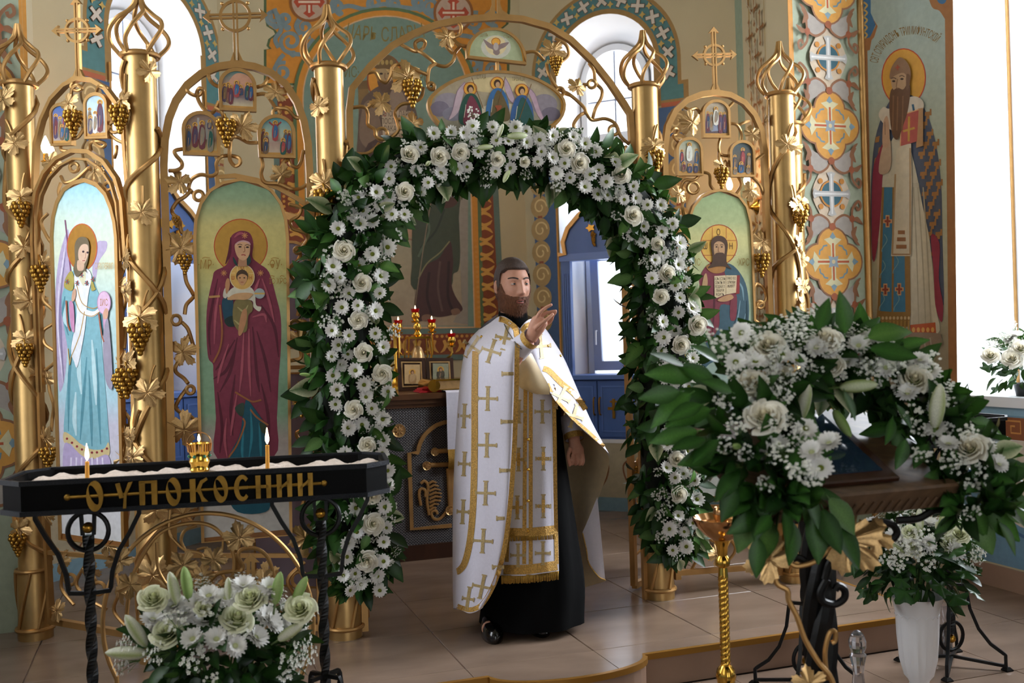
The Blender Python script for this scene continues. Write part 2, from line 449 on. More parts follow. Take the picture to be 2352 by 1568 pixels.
def apse_side(sg):
    side = 'right' if sg > 0 else 'left'
    ds = .055 if sg > 0 else -.07
    def P(s, z, w=0.0):
        s += ds
        return I(sg*(BW + s*D45 + w*D45), BV - s*D45 + w*D45, z)
    w = windowwall('wall_back_%s' % side, P, (0.25, 1.12), (0.335, 0.945), -ds, SL - ds, 0.72, 3.75, 3.74, 0.72)
    # painted ornament round the opening, drawn in metres on the wall
    n = -(P(0, 0, 1) - P(0, 0, 0))
    pt = Paint(P(0, 0), n, 0.00013, to=lambda x, y: P(x, -y))
    cx, zs = 0.685, 3.75
    def ring(col, r0, r1, a0=0, a1=PI, nn=32):
        pts = [(cx - r1*math.cos(a0 + (a1-a0)*i/nn), -(zs + r1*math.sin(a0 + (a1-a0)*i/nn))) for i in range(nn + 1)]
        pts += [(cx - r0*math.cos(a0 + (a1-a0)*i/nn), -(zs + r0*math.sin(a0 + (a1-a0)*i/nn))) for i in range(nn, -1, -1)]
        pt.poly(col, pts, 0)
    def rect(col, x0, z0, x1, z1): pt.poly(col, [(x0, -z0), (x1, -z0), (x1, -z1), (x0, -z1)], 0)
    ring('#9c7a45', 0.435, 0.645); 
    for sd in (-1, 1):
        rect('#9c7a45', cx + sd*0.42, 3.38, cx + sd*0.70, 3.56); rect('#9c7a45', cx + sd*0.42, 3.5, cx + sd*0.645, 3.76)
    ring('#4f7d80', 0.475, 0.615)
    for sd in (-1, 1):
        rect('#4f7d80', cx + sd*0.475, 3.42, cx + sd*0.66, 3.53); rect('#4f7d80', cx + sd*0.475, 3.5, cx + sd*0.615, 3.76)
    rect('#b5603c', cx - 0.66, 3.36, cx - 0.475, 3.40); rect('#b5603c', cx + 0.475, 3.36, cx + 0.66, 3.40)
    for i in range(13):
        a = -0.22 + (PI + 0.44)*i/12; r = 0.545
        x = cx - r*math.cos(a); z = zs + r*math.sin(a)
        if a < 0 or a > PI: x = cx + (-r if a < 0.5 else r); z = zs - r*math.sin(abs(a) if a < 0 else a - PI)
        for k in range(2):
            an = a + PI/4 + k*PI/2 if i % 2 else a + k*PI/2 + PI/4
            dx, dz = 0.055*math.cos(an), 0.055*math.sin(an)
            pt.stroke('#6d4a33', 0.034, [(x - dx*1.1, -(z - dz*1.1)), (x + dx*1.1, -(z + dz*1.1))], 1)
        for k in range(2):
            an = a + k*PI/2 + PI/4
            dx, dz = 0.055*math.cos(an), 0.055*math.sin(an)
            pt.stroke('#cfc5b8', 0.026, [(x - dx, -(z - dz)), (x + dx, -(z + dz))], 1)
        a2 = a + (PI + 0.44)/24
        for rr in (0.505, 0.59):
            x2, z2 = cx - rr*math.cos(a2), zs + rr*math.sin(a2)
            if 0 < a2 < PI:
                pt.poly('#c2a35a', [(x2 - .03, -z2), (x2 - .01, -(z2 + .012)), (x2, -(z2 + .032)), (x2 + .012, -(z2 + .012)), (x2 + .03, -z2), (x2 + .008, -(z2 - .008)), (x2, -(z2 - .03)), (x2 - .01, -(z2 - .01))], 0)
    for sd in (-1, 1):             # scroll bands that run down beside the window
        xa, xb = (cx + sd*0.455, cx + sd*0.655)
        rect('#3f5c86', xa, 0.55, xb, 3.36)
        rect('#c08a3c', cx + sd*0.44, 0.55, cx + sd*0.457, 3.5)
        for k in range(15):
            z = 3.24 - k*0.19; x = cx + sd*0.60
            pt.disc('#a98d5c', x, -z, 0.085, 0.098, 16)
            pt.stroke('#d8c08a', 0.013, [(x + (0.062 - 0.05*i/14)*math.cos(0.55*i*sd), -(z + (0.07 - 0.055*i/14)*math.sin(0.55*i))) for i in range(14)], 2)
            if k % 2: rect('#8a4a2e', x - 0.02, z - 0.12, x + 0.02, z - 0.075)
    # dado below the window
    rect('#b9ae92', -ds, 0.12, SL - ds, 0.70); rect('#7fa0b0', -ds, 0.12, SL - ds, 0.26)
    for k in range(5):
        x = 0.2 + 0.33*k; z = 0.47
        for sd in (-1, 1):
            pt.stroke('#8a5a3a', 0.014, [(x + sd*0.01, -(z - .16)), (x + sd*.08, -(z - .06)), (x + sd*.1, -(z + .05)), (x + sd*.04, -(z + .1)), (x + sd*.02, -(z + .04)), (x + sd*.06, -(z + .02))], 4)
    rect('#6a4d3d', -ds, 0.0, SL - ds, 0.12)
    pt.done(w, 'painted_ornament', 'paint')
    # window: frames, muntins, panes
    win = struct('window_%d' % (1 if sg > 0 else 2), MB_empty(), 'white_frame')
    def wpart(name, fn, m): mb = MB(); fn(mb); part(name, mb, m, win)
    wpart('arched_frame', lambda mb: arch_frame(mb, P, 0.335, 0.945, 1.2, 3.74, 0.055, 0.36, 0.43), 'white_frame')
    def bar(mb, s0, z0, s1, z1, w0=0.385, w1=0.425):
        c = [P(s0, z0, w0), P(s1, z0, w0), P(s1, z1, w0), P(s0, z1, w0)]
        mb.prism(c, P(0, 0, w1) - P(0, 0, w0))
    wpart('transom', lambda mb: bar(mb, 0.36, 3.20, 0.92, 3.30), 'white_frame')
    wpart('muntin', lambda mb: bar(mb, 0.632, 3.28, 0.646, 4.0), 'grey_frame')
    wpart('muntin', lambda mb: bar(mb, 0.385, 3.57, 0.895, 3.583), 'grey_frame')
    def pane(mb):
        q = [P(s, z, 0.405) for s, z in archpts(0.38, 0.90, 3.25, 3.74)]; mb.add(q, [list(range(len(q)))])
    wpart('pane', pane, 'clear_pane')
    wpart('pane', lambda mb: bar(mb, 0.385, 1.25, 0.895, 3.22, 0.405, 0.409), 'frosted_pane')
    # inner sash of the lower light, tilted slightly into the room
    def sash(mb):
        for (a, b, c, d) in ((0.40, 1.28, 0.47, 2.30), (0.83, 1.28, 0.90, 2.30), (0.47, 1.28, 0.83, 1.36), (0.47, 2.21, 0.83, 2.30)):
            z0, z1 = b, d
            f = lambda z: 0.33 - 0.05*(z - 1.28)
            c8 = [P(a, z0, f(z0)), P(c, z0, f(z0)), P(c, z1, f(z1)), P(a, z1, f(z1))]
            mb.prism(c8, P(0, 0, 0.05) - P(0, 0, 0))
    wpart('sash_frame', sash, 'grey_frame')
    wpart('pane', lambda mb: mb.add([P(.46, 1.35, .35), P(.84, 1.35, .35), P(.84, 2.22, .31), P(.46, 2.22, .31)], [[0, 1, 2, 3]]), 'frosted_pane')
    wpart('handle', lambda mb: (mb.tube([P(.435, 1.62, .33), P(.435, 1.62, .29), P(.435, 1.50, .285)], .008, 8)), 'white_frame')
    # blue wooden unit built into the niche
    t = thing('window_cabinet', 'blue wooden cabinet with pointed arched top built round the %s' % ('apse window behind the open gate' if sg > 0 else 'apse window between two gold columns'), 'cabinet', P(0.685, 0.72), 0, 'blue cabinets in the apse windows')
    def box(mb, s0, z0, s1, z1, w0, w1): mb.prism([P(s0, z0, w0), P(s1, z0, w0), P(s1, z1, w0), P(s0, z1, w0)], P(0, 0, w1) - P(0, 0, w0))
    mb = MB(); box(mb, 0.255, 0.73, 1.115, 1.22, 0.02, 0.34); part('body', mb, 'blue_wood', t)
    mb = MB(); box(mb, 0.25, 1.22, 1.12, 1.255, -0.03, 0.36); part('counter', mb, 'blue_trim', t)
    mb = MB(); box(mb, 0.25, 0.70, 1.12, 0.73, -0.01, 0.3); part('plinth', mb, 'white_frame', t)
    for k in range(3):
        a = 0.27 + k*0.28; b = a + 0.27
        d = part('door', (lambda mb: (box(mb, a, 0.75, b, 1.205, 0.0, 0.018), mb)[1])(MB()), 'blue_wood', t)
        mb = MB()
        for (x0, z0, x1, z1) in ((a + .03, .79, b - .03, .80), (a + .03, 1.155, b - .03, 1.165), (a + .03, .79, a + .04, 1.165), (b - .04, .79, b - .03, 1.165)): box(mb, x0, z0, x1, z1, -0.006, 0.002)
        part('panel_moulding', mb, 'blue_trim', d)
        hx = b - 0.02 if k % 2 == 0 else a + 0.02
        mb = MB(); mb.tube(catmull([P(hx, .93, 0), P(hx, .94, -.025), P(hx, 1.0, -.03), P(hx, 1.06, -.025), P(hx, 1.07, 0)], 4), .007, 8); part('handle', mb, 'gold_dark', d)
        mb = MB(); cxx = (a + b)/2
        box(mb, cxx - .012, .90, cxx + .012, 1.06, -.008, .001); box(mb, cxx - .05, .97, cxx + .05, .993, -.008, .001); box(mb, cxx - .03, 1.03, cxx + .03, 1.045, -.008, .001)
        part('cross_emblem', mb, 'gold_dark', d)
    for s0, s1 in ((0.255, 0.335), (1.035, 1.115)):
        mb = MB(); box(mb, s0, 1.255, s1, 2.20, 0.0, 0.05); p_ = part('pilaster', mb, 'blue_wood', t)
        for k in range(3):
            mb = MB(); box(mb, s0 + .018 + k*.018, 1.32, s0 + .026 + k*.018, 2.1, -.008, .002); part('flute', mb, 'blue_trim', p_)
    mb = MB(); box(mb, 0.24, 2.20, 1.13, 2.26, -0.01, 0.08); part('lintel', mb, 'blue_trim', t)
    half = [(0.24, 2.26), (0.30, 2.26), (0.285, 2.36), (0.33, 2.47), (0.43, 2.57), (0.56, 2.66), (0.685, 2.80)]
    out = half + [(1.37 - s, z) for s, z in half[-2::-1]]
    mb = MB(); mb.prism([P(s, z, 0.0) for s, z in out], P(0, 0, .04) - P(0, 0, 0)); part('pediment', mb, 'blue_wood', t)
    mb = MB(); mb.bar([P(s, z, 0.0) for s, z in out], 0.035, 0.05, up=n); part('pediment_trim', mb, 'gold_bar', t)
    g = MB()
    for k, dx in ((0, -.12), (1, 0.13)):
        for i in range(14):
            g.ball(P(.685 + dx + (rnd.random() - .5)*.05*(1 - i/16), 2.42 - .008*i, -.02), .013, 6)
    for dx in (-.15, -.05, .05, .16):
        g.prism([P(.685 + dx + .045*math.cos(k*PI/5)*(1 if k % 2 else .55), 2.46 + .035*math.sin(k*PI/5)*(1 if k % 2 else .55), -.01) for k in range(10)], n*0.012)
    part('grape_emblem', g, 'gold_dark', t)
def MB_empty():
    mb = MB(); return mb
apse_side(1); apse_side(-1)

# triumphal arch: reveals, pier faces with the stencilled ornament, angled walls beside the nave windows
R2 = (BW + SL*D45, BV - SL*D45)
PF, PQ, PS = (2.292, 0.8), (2.870, 0.8), (2.985, 0.15)
def wallpaint(a, b, sg):
    a3, b3 = I(sg*a[0], a[1]), I(sg*b[0], b[1]); d = (b3 - a3); L = d.length; d.normalize(); n = Vector((d.y, -d.x, 0))
    if n.dot(I(0, -1) - a3) < 0: n = -n
    return Paint(a3, n, 0.00013, to=lambda x, y: a3 + d*x + Vector((0, 0, -y))), L
def rect(pt, col, x0, z0, x1, z1): pt.poly(col, [(x0, -z0), (x1, -z0), (x1, -z1), (x0, -z1)], 0)
for sg, side in ((1, 'right'), (-1, 'left')):
    m = lambda p: (sg*p[0], p[1])
    w, _, _ = quadwall('wall_reveal_%s' % side, m(R2), m((PF[0], PF[1] + .004)), 0, ZC, th=.02)
    pt, L = wallpaint(R2, PF, sg)
    rect(pt, '#8fa08c', 0, 0.12, L, ZC - .1)
    rect(pt, '#8b7f68', 0.30, 0.9, L - 0.42, ZC - .2); rect(pt, '#9c8040', 0.29, .9, .31, ZC - .2); rect(pt, '#9c8040', L - .43, .9, L - .41, ZC - .2)
    rect(pt, '#c98a3a', L - 0.06, 0.12, L, ZC - .1)
    wd = L - .72
    for k in range(24):
        for c in range(3):
            x = 0.30 + wd*(0.14 + 0.36*c); z = 1.0 + 0.34*k + (0.17 if c % 2 else 0)
            if z > ZC - .5: continue
            pt.stroke('#8d5f30', 0.016, [(x, -(z - .11)), (x, -(z + .11))], 1); pt.stroke('#8d5f30', 0.016, [(x - .065, -z), (x + .065, -z)], 1)
            for dx, dz in ((0, .11), (0, -.11), (.06, 0), (-.06, 0)):
                q = x + dx
                pt.poly('#8d5f30', [(q - .022, -(z + dz)), (q, -(z + dz + .022)), (q + .022, -(z + dz)), (q, -(z + dz - .022))], 0)
    for k in range(20):
        z = 1.0 + k*.3
        if z < ZC - .6: pt.stroke('#a9a58e', .008, [(.32, -z), (L - .44, -(z + .3))], 1); pt.stroke('#a9a58e', .008, [(.32, -(z + .3)), (L - .44, -z)], 1)
    pt.done(w, 'painted_ornament', 'paint')
    w, _, _ = quadwall('wall_pier_%s' % side, m(PF), m(PQ), 0, ZC)
    pt, L = wallpaint(PF, PQ, sg)
    c = L/2
    rect(pt, '#a3ab93', 0, 0.12, L, ZC - .1); rect(pt, '#c98a3a', 0, .12, .035, ZC - .1)
    BR, GO, MV = '#8a5c3c', '#cf9440', '#a2988f'
    for k in range(-3, 5):
        z = 2.93 + 0.91*k
        if z > ZC - .8 or z < 0.7: continue
        y = -z
        # cream field and mauve lobes round the crosses
        for yy in (y - .455,):
            pt.poly('#cbb79d', [(c, yy - .25), (c + .1, yy - .12), (c + .15, yy), (c + .1, yy + .12), (c, yy + .25), (c - .1, yy + .12), (c - .15, yy), (c - .1, yy - .12)])
        for sx in (-1, 1):
            for sy in (-1, 1):
                lob = [(c + sx*.01, y + sy*.225), (c + sx*.03, y + sy*.28), (c + sx*.1, y + sy*.315), (c + sx*.16, y + sy*.28), (c + sx*.17, y + sy*.2), (c + sx*.2, y + sy*.14), (c + sx*.1, y + sy*.19)]
                pt.poly(MV, lob); pt.stroke(BR, .016, lob[:6], 4)
                pt.poly(BR, [(c + sx*.15, y + sy*.20), (c + sx*.2, y + sy*.24), (c + sx*.185, y + sy*.17), (c + sx*.22, y + sy*.11), (c + sx*.18, y + sy*.13)])
                # side scrolls
                sc = [(c + sx*.16, y + sy*.30), (c + sx*.17, y + sy*.36), (c + sx*.22, y + sy*.41), (c + sx*.235, y + sy*.37), (c + sx*.21, y + sy*.35), (c + sx*.2, y + sy*.375)]
                pt.stroke(BR, .018, sc, 4)
                pt.poly(BR, [(c + sx*.16, y + sy*.285), (c + sx*.2, y + sy*.27), (c + sx*.25, y + sy*.25), (c + sx*.225, y + sy*.29), (c + sx*.2, y + sy*.305)])
                pt.disc('#97512f', c + sx*.162, y + sy*.29, .022, .026, 10)
        # quatrefoil
        for rr, col in ((.128, BR), (.116, GO)):
            for dx, dy in ((0, -.11), (0, .11), (.11, 0), (-.11, 0)): pt.disc(col, c + dx, y + dy, rr, rr, 22)
        pt.disc(GO, c, y, .13, .13, 20)
        for sx in (-1, 1):
            for sy in (-1, 1):
                pt.stroke('#6e8790', .012, [(c + sx*.045, y + sy*.11), (c + sx*.075, y + sy*.105), (c + sx*.085, y + sy*.085), (c + sx*.105, y + sy*.075), (c + sx*.11, y + sy*.045)], 1)
        for dx, dy in ((0, -1), (0, 1), (1, 0), (-1, 0)):
            px_, py_ = -dy, dx
            pt.poly('#cdc49b', [(c + px_*.018, y + py_*.018), (c + dx*.11 + px_*.018, y + dy*.11 + py_*.018), (c + dx*.15 + px_*.07, y + dy*.15 + py_*.07), (c + dx*.17, y + dy*.17), (c + dx*.15 - px_*.07, y + dy*.15 - py_*.07), (c + dx*.11 - px_*.018, y + dy*.11 - py_*.018), (c - px_*.018, y - py_*.018)], 0)
            pt.poly('#7e97a2', [(c + dx*.165 + px_*.025, y + dy*.165 + py_*.025), (c + dx*.20, y + dy*.20), (c + dx*.165 - px_*.025, y + dy*.165 - py_*.025), (c + dx*.15, y + dy*.15)], 0)
            pt.stroke('#b4532c', .014, [(c + dx*.02, y + dy*.02), (c + dx*.125, y + dy*.125)], 1)
        pt.poly('#8b97a0', [(c - .04, y - .04), (c, y - .03), (c + .04, y - .04), (c + .03, y), (c + .04, y + .04), (c, y + .03), (c - .04, y + .04), (c - .03, y)], 0)
        pt.disc('#cdb98e', c, y, .014)
        for sy in (-1, 1): pt.disc('#97512f', c, y + sy*.235, .026, .026, 12)
        # cross in a roundel
        y2 = y - .455
        for sx in (-1, 1):
            for sy in (-1, 1): pt.disc('#c07f30', c + sx*.085, y2 + sy*.085, .019, .019, 10)
        pt.disc('#c07f30', c, y2, .092, .092, 24); pt.disc('#2f5a66', c, y2, .08, .08, 24)
        for dx, dy in ((0, -1), (0, 1), (1, 0), (-1, 0)):
            px_, py_ = -dy, dx
            pt.poly('#b6b3ae', [(c + px_*.018, y2 + py_*.018), (c + dx*.11 + px_*.018, y2 + dy*.11 + py_*.018), (c + dx*.14 + px_*.035, y2 + dy*.14 + py_*.035), (c + dx*.15, y2 + dy*.15), (c + dx*.14 - px_*.035, y2 + dy*.14 - py_*.035), (c + dx*.11 - px_*.018, y2 + dy*.11 - py_*.018), (c - px_*.018, y2 - py_*.018)], 0)
            pt.stroke('#d8d6d2', .012, [(c, y2), (c + dx*.135, y2 + dy*.135)], 1)
    pt.done(w, 'painted_ornament', 'paint')
    w, _, _ = quadwall('wall_angle_%s' % side, m(PQ), m(PS), 0, ZC)
    if sg > 0: wall_saint = w
    else:
        pt, L = wallpaint(PQ, PS, sg); rect(pt, '#9fb0a8', .05, 1.0, L - .05, 4.2); pt.done(w, 'painted_field', 'paint')
    mb = MB(); p = I(sg*(PQ[0]), PQ[1]); mb.tube([p + Vector((0, 0, 0.1)), p + Vector((0, 0, ZC))], .03, 10); tag(part('trim_%d' % (1 if sg > 0 else 2), mb, 'gold_bar'), kind='structure')

# nave side walls with tall windows
def nave_side(sg, side):
    def P(s, z, w=0.0): return I(sg*(2.985 + w), 0.15 - s, z)
    mb = MB(); L = 8.0; wins = [(0.0, 1.5), (3.4, 4.9)]; zs0, zs1 = 1.14, 4.9
    q = lambda a, b, c, d: mb.add([P(a, b), P(c, b), P(c, d), P(a, d)], [[0, 1, 2, 3]])
    q(0, 0, L, zs0); q(0, zs1, L, ZC); q(1.5, zs0, 3.4, zs1); q(4.9, zs0, L, zs1)
    w = struct('wall_%s' % side, mb, 'plaster', smooth=False)
    for i, (a, b) in enumerate(wins):
        mb = MB(); a2, b2 = a + .0, b - .12; d = .52
        mb.add([P(a, zs0), P(a, zs1), P(a2 + .0, zs1 - .1, d), P(a2 + .0, zs0, d)], [[0, 1, 2, 3]])
        mb.add([P(b, zs0), P(b, zs1), P(b2, zs1 - .1, d), P(b2, zs0, d)], [[0, 1, 2, 3]])
        mb.add([P(a, zs1), P(b, zs1), P(b2, zs1 - .1, d), P(a2, zs1 - .1, d)], [[0, 1, 2, 3]])
        part('reveal', mb, 'white_plaster', w)
        mb = MB(); c = [P(a, zs0 - .06, -.04), P(b + .05, zs0 - .06, -.04), P(b + .05, zs0, -.04), P(a, zs0, -.04)]
        mb.prism(c, P(0, 0, .58) - P(0, 0, 0)); part('sill', mb, 'white_frame', w)
        mb = MB(); fr = lambda x0, z0, x1, z1: mb.prism([P(x0, z0, d - .02), P(x1, z0, d - .02), P(x1, z1, d - .02), P(x0, z1, d - .02)], P(0, 0, .06) - P(0, 0, 0))
        fr(a2, zs0, a2 + .07, zs1 - .1); fr(b2 - .07, zs0, b2, zs1 - .1); fr(a2, zs0, b2, zs0 + .07); fr(a2, zs1 - .17, b2, zs1 - .1); fr((a2 + b2)/2 - .04, zs0, (a2 + b2)/2 + .04, zs1 - .1)
        wi = struct('window_%d' % (3 + i + (2 if sg < 0 else 0)), mb, 'white_frame')
        mb = MB(); mb.add([P(a2, zs0, d + .01), P(b2, zs0, d + .01), P(b2, zs1 - .1, d + .01), P(a2, zs1 - .1, d + .01)], [[0, 1, 2, 3]]); part('pane', mb, 'frosted_pane', wi)
        mb = MB(); mb.bar([P(a2, zs0, d - .03), P(a2, zs1 - .1, d - .03)], .02, .02, up=ID(1, 0)); part('gilt_edge', mb, 'gold_bar', wi)
    # painted dado
    pt = Paint(P(0, 0), -ID(sg, 0), 0.00013, to=lambda x, y: P(x, -y))
    rect(pt, '#6f93ab', 0, .14, L, 1.06)
    rect(pt, '#8fb4c8', 0, 1.03, L, 1.08); rect(pt, '#8a4f2c', 0, .89, L, 1.02); rect(pt, '#dfe0da', 0, .87, L, .89)
    for k in range(30):
        x = .05 + k*.16; zz = [(.0, .91), (.0, 1.0), (.12, 1.0), (.12, .93), (.05, .93), (.05, .97), (.08, .97)]
        pt.stroke('#c98a48', .012, [(x + a, -z) for a, z in zz], 1)
    for k in range(6):
        x = .55 + k*1.1
        pt.poly('#cdbfae', [(x - .5, -.87), (x + .5, -.87), (x + .46, -.72), (x + .3, -.5), (x, -.38), (x - .3, -.5), (x - .46, -.72)])
        pt.stroke('#4a6a90', .02, [(x - .5, -.80), (x - .4, -.58), (x - .25, -.42), (x, -.33), (x + .25, -.42), (x + .4, -.58), (x + .5, -.80)], 4)
        for dx in (-.15, .15): pt.stroke('#9a4a35', .012, [(x + dx, -.6), (x + dx + .05, -.68), (x + dx, -.76), (x + dx - .05, -.68), (x + dx, -.6)], 3)
    pt.done(w, 'painted_dado', 'paint')
    mb = MB(); mb.prism([P(0, 0, -.015), P(L, 0, -.015), P(L, .13, -.015), P(0, .13, -.015)], P(0, 0, .02) - P(0, 0, 0))
    tag(part('baseboard_%s' % side, mb, 'tile_riser'), kind='structure')
nave_side(1, 'right'); nave_side(-1, 'left')
mb = MB()
for a_, b_, c_, d_ in ((-3.0, 0, -1.5, ZC), (1.5, 0, 3.0, ZC), (-1.5, 3.2, 1.5, ZC)): mb.prism([I(a_, -7.85, b_), I(c_, -7.85, b_), I(c_, -7.85, d_), I(a_, -7.85, d_)], ID(0, -.3))
struct('wall_rear_unseen', mb, 'plaster', smooth=False)  # unseen rear wall with a wide opening, added to cut sky fill from behind
mb = MB(); mb.prism([I(-4, -8), I(4, -8), I(4, 4.2), I(-4, 4.2)], (0, 0, .2)); mb.v = [v + Vector((0, 0, ZC)) for v in mb.v]
struct('ceiling', mb, 'ceiling_plaster', smooth=False)

# ---------------------------------------------------------------- floor, platform, tiles
mb = MB(); mb.prism([I(-3.6, -8, -.2), I(3.6, -8, -.2), I(3.6, 1, -.2), I(-3.6, 1, -.2)], (0, 0, .192)); floor = struct('floor', mb, 'grout', smooth=False)
def edge_pts():
    E = [(1.88, -.84), (.30, -.84)]
    E += [(-.06 + .36*math.cos(a), -.84 - .165*math.sin(a)) for a in [PI*i/16 for i in range(1, 16)]]
    return E + [(-.42, -.84), (-2.98, -.84)]
EP = edge_pts()
plat = [(-2.98, .15), (-2.88, .79), (-2.3, .79), (-R2[0], R2[1]), (-BW, BV), (BW, BV), R2, (2.3, .9), (2.42, .79), (2.42, .62), (1.88, -.05)] + EP
mb = MB(); mb.prism([I(u, v, 0) for u, v in plat], (0, 0, PZ - .006)); platform = struct('floor_platform', mb, 'tile_riser', smooth=False)
mb = MB(); mb.bar([I(u, v + .004, PZ - .012) for u, v in [(1.88, -.05)] + EP], .022, .026); part('edge_trim', mb, 'step_trim', platform)
TS, GAP = 0.60, 0.004
tile_me = None
mb = MB(); h = TS/2 - GAP/2; mb.box((-h, -h, -.03), (h, h, 0), bev=.0025); tile_me = mb.mesh('tile', 'tile', smooth=False)
def inside(poly, x, y):
    c = False; j = len(poly) - 1
    for i in range(len(poly)):
        (xi, yi), (xj, yj) = poly[i], poly[j]
        if (yi > y) != (yj > y) and x < (xj - xi)*(y - yi)/(yj - yi) + xi: c = not c
        j = i
    return c
def clip(poly, axis, lim, keep):      # half-plane clip of a convex/simple polygon
    out = []; n = len(poly)
    for i in range(n):
        p, q = poly[i], poly[(i+1) % n]; a, b = (p[axis] - lim)*keep, (q[axis] - lim)*keep
        if a >= 0: out.append(p)
        if (a >= 0) != (b >= 0): t = a/(a - b); out.append((p[0] + (q[0]-p[0])*t, p[1] + (q[1]-p[1])*t))
    return out
def lay(parent, poly, z, u0, u1, v0, v1):
    iu = range(math.floor(u0/TS) - 1, math.ceil(u1/TS) + 1); iv = range(math.floor(v0/TS) - 1, math.ceil(v1/TS) + 1)
    for a in iu:
        for b in iv:
            ca_, cb_ = (a + .5)*TS + .12, (b + .5)*TS - .1
            pr = I(ca_, cb_, z); pxx = 1176 + FPX*pr.x/max(pr.y, .3)
            if pr.y < 2.2 or pxx < -500 or pxx > 2850: continue
            cs = [(ca_ + x*h, cb_ + y*h) for x, y in ((-1,-1),(1,-1),(1,1),(-1,1))]
            ok = [inside(poly, *c) for c in cs] + [inside(poly, ca_, cb_)]
            if all(ok):
                put('tile', tile_me, parent, Matrix.Translation(pr) @ Matrix.Rotation(IANG + (PI if (a*7 + b*3) % 2 else 0), 4, 'Z'))
            elif any(ok):
                q = clip(clip(clip(clip(poly, 0, ca_ - h, 1), 0, ca_ + h, -1), 1, cb_ - h, 1), 1, cb_ + h, -1)
                if len(q) >= 3:
                    mb = MB(); mb.prism([I(x, y, z - .012) for x, y in q], (0, 0, .012)); part('tile', mb, 'tile', parent, smooth=False)
inset = [(u, v + .012) if v < -.7 else (u, v) for u, v in plat]
lay(platform, inset, PZ, -2.95, 2.95, -1.1, 3.1)
lay(floor, [(-2.97, -4), (2.97, -4), (2.97, .15), (2.88, .78), (2.45, .78), (2.45, .6), (1.9, -.05), (1.9, -.86)] + [(u, v - .02) for u, v in EP[1:-1]] + [(-2.97, -.86)], 0.0, -2.95, 2.95, -4, .9)
# ================================================================ paintings on the walls
# centre of the apse
OR, GR, TL = '#c4812a', '#5d7050', '#74858a'
pt = Paint(bp0, bn, 0.00013)
# border field behind the arch
field = [(606, -140), (606, 30), (612, 60), (628, 70), (632, 78), (616, 90), (612, 105), (618, 112), (606, 114), (606, 196), (700, 196), (1090, 215), (1170, 220), (1170, 130), (1160, 120), (1165, 100), (1150, 85), (1150, 70), (1168, 55), (1172, 20), (1172, -140)]
pt.poly('#4d5f3f', field, 0)
pt.poly(OR, [(x + (6 if x < 890 else -6), y + (-5 if y > 150 else 0)) for x, y in field], 0)
def spiral(cx, cy, r, turns, sg, w, a0=0.0, col=TL):
    pt.stroke(col, w, [(cx + r*(1 - .8*i/26)*math.cos(a0 + sg*turns*2*PI*i/26), cy + r*(1 - .8*i/26)*math.sin(a0 + sg*turns*2*PI*i/26)) for i in range(27)], 2)
for cx, cy, r, sg in ((668, 95, 27, 1), (648, 165, 22, -1), (628, 40, 18, 1), (700, 62, 20, -1), (655, 45, 16, 1), (775, 12, 16, -1), (860, 8, 18, 1), (905, 8, 18, -1), (990, 15, 20, 1), (960, 5, 14, -1), (1090, 50, 22, -1), (1110, 100, 26, 1), (1085, 145, 20, -1), (1135, 160, 20, 1), (1130, 40, 18, 1), (750, 50, 14, 1)):
    spiral(cx, cy, r, 1.5, sg, 9, sg*1.2); 
    pt.poly(TL, [(cx - 6, cy + r), (cx + 4, cy + r + 10), (cx + 14, cy + r + 4), (cx + 8, cy + r - 4)])
for P_ in ([(640, 110), (632, 90), (645, 70), (640, 50), (630, 20)], [(640, 190), (628, 170), (640, 140), (652, 125)], [(660, 120), (690, 125), (705, 110), (720, 90)], [(690, 80), (680, 60), (690, 40)], [(760, 28), (800, 14), (840, 22), (880, 10), (930, 18), (980, 24), (1020, 40)], [(1050, 80), (1090, 90), (1105, 130), (1100, 180)]):
    pt.stroke(TL, 10, P_, 4)
for cx, cy in ((710, 5), (1041, 30)):
    pt.disc('#8a5628', cx, cy, 46, 46); pt.disc('#b49a86', cx, cy, 40, 40)
    for dx, dy in ((0, -1), (0, 1), (1, 0), (-1, 0)):
        qx, qy = -dy, dx
        pt.poly('#a8452a', [(cx + qx*7, cy + qy*7), (cx + dx*20 + qx*7, cy + dy*20 + qy*7), (cx + dx*26 + qx*14, cy + dy*26 + qy*14), (cx + dx*36, cy + dy*36), (cx + dx*26 - qx*14, cy + dy*26 - qy*14), (cx + dx*20 - qx*7, cy + dy*20 - qy*7), (cx - qx*7, cy - qy*7)], 0)
        pt.stroke('#d7bfa8', 5, [(cx, cy), (cx + dx*25, cy + dy*25)], 1)
def archshape(x0, x1, top, bot, n=24, sq=1.0):
    c, r = (x0 + x1)/2, (x1 - x0)/2
    return [(c - r*math.cos(PI*i/n), top + r*sq - r*sq*math.sin(PI*i/n)) for i in range(n + 1)] + [(x1 + 14, bot), (x0 + 14, bot)]
pt.poly('#566a45', archshape(672, 1098, 17, 776), 0); pt.poly(OR, archshape(680, 1090, 24, 768), 0); pt.poly('#c9a07a', archshape(694, 1077, 36, 754), 0)
xs = archshape(697, 1074, 39, 750)
pt.poly('#6f8578', xs, 0)
pt.bands([(0, '#6f8578'), (.3, '#7d8a72'), (.55, '#93906a'), (.62, '#9a8f74'), (1, '#a08c74')], 700, 1074, 228, 748, n=16)
pt.text('#7d6a30', '·ЦАРЬ СЛАВЫ·', 884, 96, 34, .62, 0, arc=-420)
pt.text('#6b6335', 'ІИС·', 803, 178, 26, .6); pt.text('#6b6335', 'ХРС', 966, 190, 26, .6)
